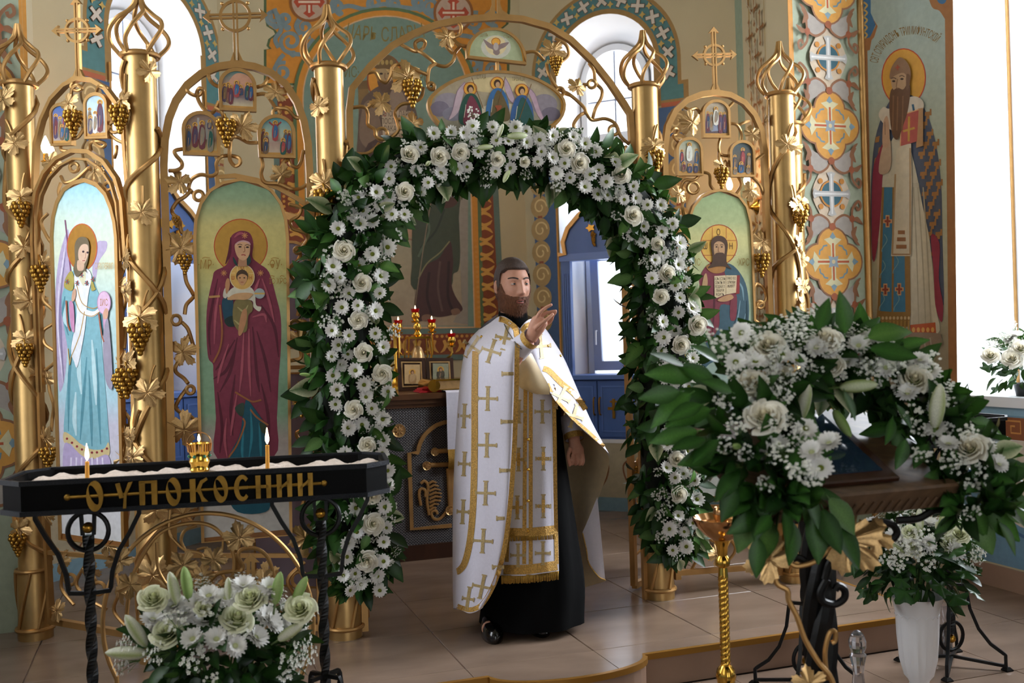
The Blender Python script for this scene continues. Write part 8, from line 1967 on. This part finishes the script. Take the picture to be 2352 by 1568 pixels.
def hairmask(p, th, ph):
    a = abs(p.x); hl = .078 - .9*max(0, a - .045)   # front hairline, dips at the temples
    if p.y < -.03: k = ss(hl, hl + .006, p.z)*ss(0, 1, 1)
    elif p.y < .004: k = ss(.0, .008, p.z - (-.022 if a > .062 else .03))
    else: k = ss(-.068, -.058, p.z)
    if p.y > -.03 and p.y < .035 and p.z < .035 and a > .07: k *= 0 if p.y > .0 and p.z < .03 and p.y < .03 else 1
    return (.006 + .010*ss(.0, .1, p.z))*k if k > .03 else 0
mb, _, _ = facepatch('hair', hairmask, 'hair_brown'); hr = part('hair', mb, 'hair_brown', P, True)
def beardmask(p, th, ph):
    a = abs(p.x)
    if p.y > .022: return 0
    edge = -.047 + 9*max(0, a - .022)**2 + .05*ss(.95, 1.3, abs(th))     # cheek line climbs to the sideburns
    k = ss(-.003, .009, min(edge, .014) - p.z)
    e = (a/.0235)**2 + ((p.z + .0665)/.0085)**2
    k *= ss(.75, 1.25, e)
    if a < .006 and p.z > -.058: k *= .55
    if p.z < -.118 and p.y > -.02: k *= .6
    return (.006 + .018*ss(-.058, -.115, p.z))*k if k > .04 else 0
mb, kp, THb = facepatch('beard', beardmask, 'beard_red'); bd = part('beard', mb, 'beard_red', P, True)
# fine strands that break the outline of beard and hair
fz = MB(); r_ = random.Random(9); pts = list(mb.v); hc = HM @ Vector((0, .01, -.03))
for k in range(3600):
    p = r_.choice(pts); o = (p - hc).normalized(); d = (o*.5 + Vector((0, 0, -1.0)) + Vector((r_.uniform(-.4, .4), r_.uniform(-.4, .4), r_.uniform(-.3, .3)))).normalized(); L = r_.uniform(.006, .016); s_ = d.cross(o).normalized()*.0006
    fz.add([p - s_, p + s_, p + d*L + o*.002], [[0, 1, 2]])
part('beard_strands', fz, 'beard_red', P, True, kind='stuff')
for zc, rz, ry in ((-.0625, .0032, .4), (-.0705, .0042, .6)):
    mb = MB(); q = []
    for k in range(11):
        xx = -.021 + .042*k/10; pp = headpt(math.asin(xx/.07), math.asin(zc/.128), .002); pp.z += .0035*(1 - (xx/.021)**2)*(-.6 if zc < -.066 else .4) ; q.append(HM @ pp)
    mb.tube(catmull(q, 2), [.0012 + rz*math.sin(PI*i/20) for i in range(21)], 8); part('lip', mb, 'lip', P)
mb = MB(); q = [HM @ (headpt(math.asin((-.014 + .028*k/6)/.07), math.asin(-.0665/.128), .003)) for k in range(7)]; mb.tube(q, [.0006, .002, .0028, .003, .0028, .002, .0006], 6); part('mouth_opening', mb, 'dark_wood', P)

# ---- clothes
def loft(rows, n=40, close=True):
    V = []; R = catmull([(a, b, c) for a, b, c, _, _ in rows], 5); S = catmull([(d, e, 0) for _, _, _, d, e in rows], 5)
    for (c, s_) in zip(R, S):
        for k in range(n):
            a = 2*PI*k/n; f = 1 + .035*math.sin(9*a + c.y*.012)*min(1, max(0, (c.y - 950)/300))
            p = Q(c.x, c.y, c.z); V.append(p + Vector((s_.x*f*math.cos(a), s_.y*f*math.sin(a), 0)))
    m = len(R); return V, [[j*n + i, j*n + (i+1) % n, (j+1)*n + (i+1) % n, (j+1)*n + i] for j in range(m - 1) for i in range(n)]
mb = MB(); mb.add(*loft([(1178, 742, .02, .075, .07), (1180, 778, .02, .165, .11), (1190, 850, .0, .20, .16), (1200, 960, .0, .19, .16), (1208, 1060, .0, .195, .17), (1218, 1200, .0, .215, .19), (1226, 1330, .0, .240, .21), (1223, 1424, .0, .252, .225)]))
part('cassock', mb, 'black_wool', P, True)
for sx, a_, b_ in ((-1, (1186, 806, -.28), (1221, 775, -.345)), (1, (1308, 960, .0), (1319, 1008, -.05))):
    p0, p1 = Q(*a_), Q(*b_); mb = MB(); mb.tube([p0, p0.lerp(p1, .5), p1], [.056, .050, .044], 18, caps=False); cf = part('cuff', mb, 'white_brocade', P)
    mb = MB(); d = (p1 - p0).normalized(); mb.tube([p1 - d*.026, p1 - d*.01, p1 + d*.004], [.0468, .0462, .0455], 18, caps=False); part('cuff_braid', mb, 'gold_braid', cf, label='gold braid')
mb = MB(); n = 28
for y, r_c in ((752, .085), (735, .074), (716, .070), (714, .066)):
    for k in range(n): an = 2*PI*k/n; mb.v.append(Q(1178, y, .012) + Vector((r_c*math.cos(an), r_c*math.sin(an), .014*math.sin(an)))); mb.c.append((1, 1, 1))
for j in range(3):
    for k in range(n): mb.f.append([j*n + k, j*n + (k+1) % n, (j+1)*n + (k+1) % n, (j+1)*n + k]); mb.m.append(0)
part('collar', mb, 'black_wool', P)
def sheet(rows, nu=36, nv=48, wave=0.0, ph=0.0):
    """smooth surface through rows of (px, py, depth offset) control points."""
    R = [catmull([Vector(p) for p in r], 8) for r in rows]; m = len(R[0]); cols = [catmull([R[j][i] for j in range(len(R))], 8) for i in range(m)]
    nr = len(cols[0]); V = []
    for j in range(nr):
        for i in range(m):
            p = cols[i][j]; dd = p.z + wave*math.sin(i*.42 + ph + .6*math.sin(j*.07))*min(1, j/nr*1.8); V.append(Q(p.x, p.y, dd))
    return V, [[j*m + i, j*m + i + 1, (j+1)*m + i + 1, (j+1)*m + i] for j in range(nr - 1) for i in range(m - 1)]
# stole (front strip over the cassock)
st_rows = [[(1168, 880, -.20), (1190, 880, -.22), (1214, 880, -.225), (1245, 880, -.215), (1274, 882, -.19)], [(1164, 1000, -.20), (1190, 1000, -.225), (1214, 1000, -.23), (1246, 1000, -.22), (1277, 1000, -.19)], [(1158, 1150, -.21), (1186, 1150, -.235), (1214, 1150, -.245), (1248, 1150, -.235), (1280, 1150, -.20)], [(1150, 1260, -.22), (1182, 1260, -.25), (1213, 1260, -.26), (1250, 1258, -.25), (1283, 1255, -.21)], [(1147, 1322, -.22), (1180, 1322, -.255), (1213, 1321, -.265), (1250, 1316, -.255), (1284, 1311, -.215)]]
mb = MB(); mb.add(*sheet(st_rows, wave=.004)); stole = part('stole', mb, 'white_brocade', P, True); stole_bvh = BVHTree.FromPolygons([tuple(v_) for v_ in mb.v], mb.f)
# vestment: near panel that wraps round the right arm and back, chest and left shoulder, and the long back
L_rows = [[(1142, 722, .10), (1112, 744, .06), (1102, 756, .0), (1124, 742, -.05), (1148, 726, -.06), (1168, 732, -.105), (1194, 754, -.135)],
          [(1110, 790, .16), (1078, 786, .08), (1080, 786, -.04), (1112, 782, -.14), (1150, 772, -.19), (1176, 768, -.20), (1196, 772, -.17)],
          [(1100, 850, .20), (1064, 840, .10), (1068, 835, -.08), (1106, 828, -.24), (1146, 812, -.33), (1172, 800, -.37), (1193, 792, -.36)],
          [(1098, 950, .22), (1056, 930, .10), (1058, 925, -.08), (1098, 915, -.24), (1140, 905, -.34), (1170, 895, -.37), (1191, 880, -.36)],
          [(1096, 1060, .22), (1050, 1045, .10), (1050, 1040, -.08), (1092, 1035, -.22), (1136, 1030, -.31), (1166, 1025, -.34), (1187, 1015, -.33)],
          [(1096, 1170, .22), (1046, 1160, .10), (1046, 1155, -.08), (1086, 1150, -.22), (1130, 1150, -.30), (1160, 1150, -.33), (1178, 1145, -.32)],
          [(1098, 1280, .22), (1045, 1270, .10), (1045, 1266, -.08), (1080, 1262, -.21), (1118, 1262, -.29), (1146, 1262, -.31), (1164, 1258, -.30)],
          [(1100, 1360, .22), (1045, 1350, .10), (1045, 1346, -.08), (1072, 1346, -.20), (1104, 1346, -.27), (1126, 1344, -.29), (1142, 1338, -.29)],
          [(1104, 1400, .22), (1046, 1398, .10), (1046, 1396, -.08), (1062, 1402, -.18), (1078, 1408, -.24), (1094, 1404, -.26), (1108, 1396, -.27)]]
R_rows = [[(1194, 754, -.135), (1208, 738, -.115), (1224, 733, -.05), (1252, 754, -.0), (1266, 774, .08)],
          [(1196, 775, -.175), (1226, 788, -.16), (1262, 800, -.10), (1290, 815, -.02), (1298, 830, .09)],
          [(1206, 812, -.20), (1238, 830, -.19), (1278, 850, -.13), (1318, 880, -.04), (1326, 895, .08)],
          [(1218, 850, -.225), (1252, 872, -.215), (1298, 908, -.16), (1352, 958, -.07), (1358, 972, .06)],
          [(1258, 884, -.235), (1274, 918, -.23), (1318, 968, -.19), (1392, 1034, -.10), (1399, 1050, .04)]]
Bk = [[(1142, 722, .10), (1180, 716, .12), (1224, 730, .12), (1266, 774, .08)], [(1110, 790, .16), (1180, 790, .22), (1250, 800, .20), (1298, 830, .09)], [(1100, 850, .20), (1180, 850, .26), (1260, 865, .24), (1326, 895, .08)], [(1098, 950, .22), (1190, 950, .28), (1280, 950, .26), (1358, 972, .06)],
      [(1096, 1060, .22), (1200, 1060, .30), (1300, 1060, .27), (1399, 1055, .04)], [(1096, 1170, .22), (1200, 1170, .31), (1300, 1170, .28), (1368, 1165, .12)], [(1098, 1250, .22), (1200, 1250, .31), (1300, 1250, .29), (1362, 1225, .16)], [(1100, 1340, .22), (1200, 1335, .32), (1310, 1330, .30), (1384, 1310, .18)], [(1104, 1400, .22), (1200, 1385, .32), (1320, 1355, .30), (1392, 1334, .18)]]
mb = MB()
mb.add(*sheet(L_rows, wave=.006)); mb.add(*sheet(R_rows, wave=.008, ph=1.0)); fb = MB(); fb.v = list(mb.v); fb.f = [list(f) for f in mb.f]
mb.add(*sheet(Bk, wave=.012))
phe = part('vestment', mb, 'white_brocade', P, True)
fbvh = BVHTree.FromPolygons([tuple(v_) for v_ in fb.v], fb.f)
lin_ = MB(); V, F = sheet(Bk, wave=.012); lin_.add([v_ + (CAMP - v_).normalized()*.006 for v_ in V], F)
V, F = sheet(L_rows, wave=.006); lin_.add([v_ - (CAMP - v_).normalized()*.006 for v_ in V], F); V, F = sheet(R_rows, wave=.008, ph=1.0); lin_.add([v_ - (CAMP - v_).normalized()*.006 for v_ in V], F)
V, F = sheet([[(1188, 800, -.30), (1206, 806, -.27), (1222, 812, -.24)], [(1190, 850, -.28), (1214, 850, -.27), (1244, 856, -.25)], [(1192, 884, -.25), (1220, 888, -.26), (1262, 888, -.25)], [(1200, 894, -.23), (1230, 904, -.24), (1262, 906, -.25)]], wave=.01); lin_.add(V, F)
part('lining', lin_, 'satin_lining', P, True, label='tan satin lining')
V, F = sheet([[(1372, 1140, .02), (1352, 1190, .03), (1338, 1222, .05)], [(1378, 1200, .02), (1362, 1240, .03), (1346, 1260, .05)], [(1390, 1330, .06), (1374, 1322, .05), (1350, 1290, .06)]]); mb = MB(); mb.add(V, F); vf = part('vestment_fold', mb, 'white_brocade', phe, True); mb2 = MB(); mb2.tube(catmull([Q(x, y, d) for x, y, d in ((1338, 1224, .045), (1347, 1262, .045), (1352, 1292, .055), (1374, 1323, .045), (1390, 1331, .055))], 5), .008, 6, flat=(.4, 1)); part('braid', mb2, 'gold_braid', vf)
class Decal(Paint):
    def __init__(s, bvh, off=.0025): super().__init__(Q(1200, 1000), (0, -1, 0), 0.0); s.bvh = bvh; s.off = off; s.last = 4.6
    def at(s, x, y):
        r = ray(x, y); h = s.bvh.ray_cast(CAMP, r.normalized())
        if h[0] is None: return CAMP + r*(s.last) 
        s.last = h[0].y; return h[0] - r.normalized()*(s.off + s.k*.00001)
def cross_at(dc, x, y, h, w, a=0.0, wd=7.5):
    c_, s_ = math.cos(a), math.sin(a); T = lambda p, q: (x + p*c_ - q*s_, y + p*s_ + q*c_)
    for k in range(4): dc.stroke('#c2a15a', wd, [T(0, -h + h*.5*k), T(0, -h + h*.5*(k + 1))], 1)
    for k in range(4): dc.stroke('#c2a15a', wd*.8, [T(-w + w*.5*k, 0), T(-w + w*.5*(k + 1), 0)], 1)
    for sg in (-1, 1):
        dc.stroke('#c2a15a', 3, [T(-wd*.8, sg*h), T(wd*.8, sg*h)], 1); dc.stroke('#c2a15a', 3, [T(sg*w, -wd*.7), T(sg*w, wd*.7)], 1)
dc = Decal(fbvh)
for x, y, a in ((1120, 915, .02), (1118, 1022, .02), (1115, 1132, .03), (1109, 1242, .06), (1107, 1347, .2), (1066, 955, .05), (1066, 1065, .05), (1063, 1175, .05), (1075, 1375, .15), (1160, 776, .2), (1128, 806, .3), (1084, 796, .6), (1288, 912, .45), (1318, 955, .3), (1243, 795, -.1)): cross_at(dc, x, y, 27, 22 if x > 1075 else 13, a)
for x, y in ((1168, 858), (1166, 968), (1163, 1080), (1156, 1190), (1146, 1302)): dc.stroke('#c2a15a', 8, [(x - 14, y), (x, y), (x + 12, y)], 1); dc.stroke('#c2a15a', 3, [(x - 15, y - 6), (x - 15, y + 6)], 1)
part('embroidered_cross', dc.mb, 'cloth_cross', phe, False, label='gold woven crosses', kind='stuff')
def braid(bvh, w, pts, parent, sub=8, name='braid'): dc = Decal(bvh); dc.stroke('#b98b3c', w, pts, sub); part(name, dc.mb, 'gold_braid', parent, False)
braid(fbvh, 11, [(1190, 776), (1188, 800), (1187, 840), (1186, 900), (1184, 960), (1182, 1015), (1178, 1080), (1173, 1145), (1166, 1210), (1158, 1262), (1146, 1310), (1134, 1342), (1116, 1376), (1100, 1393), (1080, 1400), (1062, 1396), (1050, 1391)], phe, 4)
braid(fbvh, 15, [(1092, 806), (1091, 850), (1090, 920), (1090, 1000), (1089, 1080), (1087, 1150), (1083, 1210), (1076, 1260), (1066, 1295), (1054, 1310), (1049, 1312)], phe, 4)
braid(fbvh, 13, [(1248, 846), (1262, 852), (1290, 880), (1320, 905), (1345, 940)], phe, 4); braid(fbvh, 7, [(1258, 880), (1268, 902), (1284, 925), (1318, 962), (1350, 990), (1388, 1025)], phe, 5)
braid(fbvh, 13, [(1146, 732), (1158, 735), (1170, 742), (1184, 754), (1188, 775), (1189, 790)], phe, 4); braid(fbvh, 11, [(1199, 762), (1206, 750), (1218, 744)], phe, 4); braid(fbvh, 11, [(1200, 764), (1202, 780), (1207, 800)], phe, 4)
dc = Decal(stole_bvh)
for xs_ in ([(1207, 890), (1206, 1000), (1205, 1150), (1204, 1295)], [(1219, 890), (1219, 1000), (1219, 1150), (1219, 1295)], [(1272, 890), (1274, 1000), (1276, 1150), (1279, 1295)], [(1176, 900), (1172, 1000), (1168, 1150), (1164, 1290)]): dc.stroke('#b98b3c', 9, xs_, 8)
dc.stroke('#b98b3c', 20, [(1168, 1222), (1213, 1222), (1274, 1216)], 6); dc.stroke('#b98b3c', 22, [(1156, 1308), (1213, 1307), (1280, 1298)], 6)
part('braid', dc.mb, 'gold_braid', stole, False)
dc = Decal(stole_bvh)
for x, y in ((1248, 1053), (1248, 1162), (1191, 1055), (1188, 1165), (1246, 945), (1192, 945), (1247, 1270), (1190, 1275)): cross_at(dc, x, y, 26, 17, 0, 7)
part('embroidered_cross', dc.mb, 'cloth_cross', stole, False, kind='stuff')
dc = Decal(stole_bvh, .004)
for x, y in ((1248, 1053), (1248, 1162), (1191, 1055), (1188, 1165)): dc.stroke('#b98b3c', 8, [(x, y - 15), (x, y + 15)], 1); dc.stroke('#b98b3c', 8, [(x - 13, y), (x + 13, y)], 1)
part('applique_cross', dc.mb, 'gold_braid', stole, False, kind='stuff')
mb = MB()
for k in range(60):
    f = k/59; x = 1152 + 130*f; y = 1321 - 10*f*f; a_ = Q(x, y, -.262 + .045*abs(f - .45)); mb.tube([a_, a_ + Vector((rnd.uniform(-.003, .003), -.003, -.034 - rnd.uniform(0, .006)))], .0028, 4)
part('fringe', mb, 'gold_thread', stole, True, kind='stuff')
mb = MB()
for k in range(44): f = k/43; a_ = Q(1166 + 108*f, 1232 - 5*f, -.265 + .04*abs(f - .45)); mb.tube([a_, a_ + Vector((rnd.uniform(-.003, .003), -.002, -.022))], .0024, 4)
part('fringe', mb, 'gold_thread', stole, True, kind='stuff')
for y in (1009, 1078, 1150, 1219): mb = MB(); mb.ball(Q(1213, y, -.252), .007, 10); part('button', mb, 'brass', stole)
for x, y in ((1106, 773), (1150, 780), (1258, 795), (1287, 817)):
    h = fbvh.ray_cast(CAMP, ray(x, y).normalized()); mb = MB(); mb.ball(h[0] if h[0] else Q(x, y, -.1), .007, 10); part('button', mb, 'brass', phe)
dc = Decal(fbvh, .006); ch = MB(); q = [dc.at(x, y) for x, y in ((1158, 744), (1165, 758), (1174, 772), (1182, 784), (1188, 796))] + [Q(1196, 800, -.36), Q(1206, 806, -.33)]; ch.tube(catmull(q, 6), .0025, 5); part('chain', ch, 'silver_chain', P)
# shoes
for fx, fy, fd, yw in ((1128, 1436, -.06, .12), (1236, 1432, .02, .1)):
    b = Q(fx, fy, fd); b.z = PZ; mb = MB(); M_ = Matrix.Translation(b) @ Matrix.Rotation(yw, 4, 'Z'); n = 20; prof = [(.0, .004, 1.0), (.02, .0, 1.03), (.05, .0, 1.0), (.075, .02, .86), (.09, .05, .6)]; V = []
    for z, sh, sc in prof:
        for k in range(n):
            a = 2*PI*k/n; x, y = .052*math.cos(a), .145*math.sin(a); wd = 1 - .22*max(0, y/.145) ; 
            if z > .05 and y < -.02: y = -.02 + (y + .02)*(.45 if z > .08 else .8)
            V.append(M_ @ Vector((x*sc*wd, y*sc + sh*.6 - .04, z + (.0 if y > -.05 else -.0))))
    mb.add(V, [[j*n + i, j*n + (i+1) % n, (j+1)*n + (i+1) % n, (j+1)*n + i] for j in range(4) for i in range(n)] + [list(range(n))[::-1], [4*n + i for i in range(n)]]); part('shoe', mb, 'shoe_black', P, True)
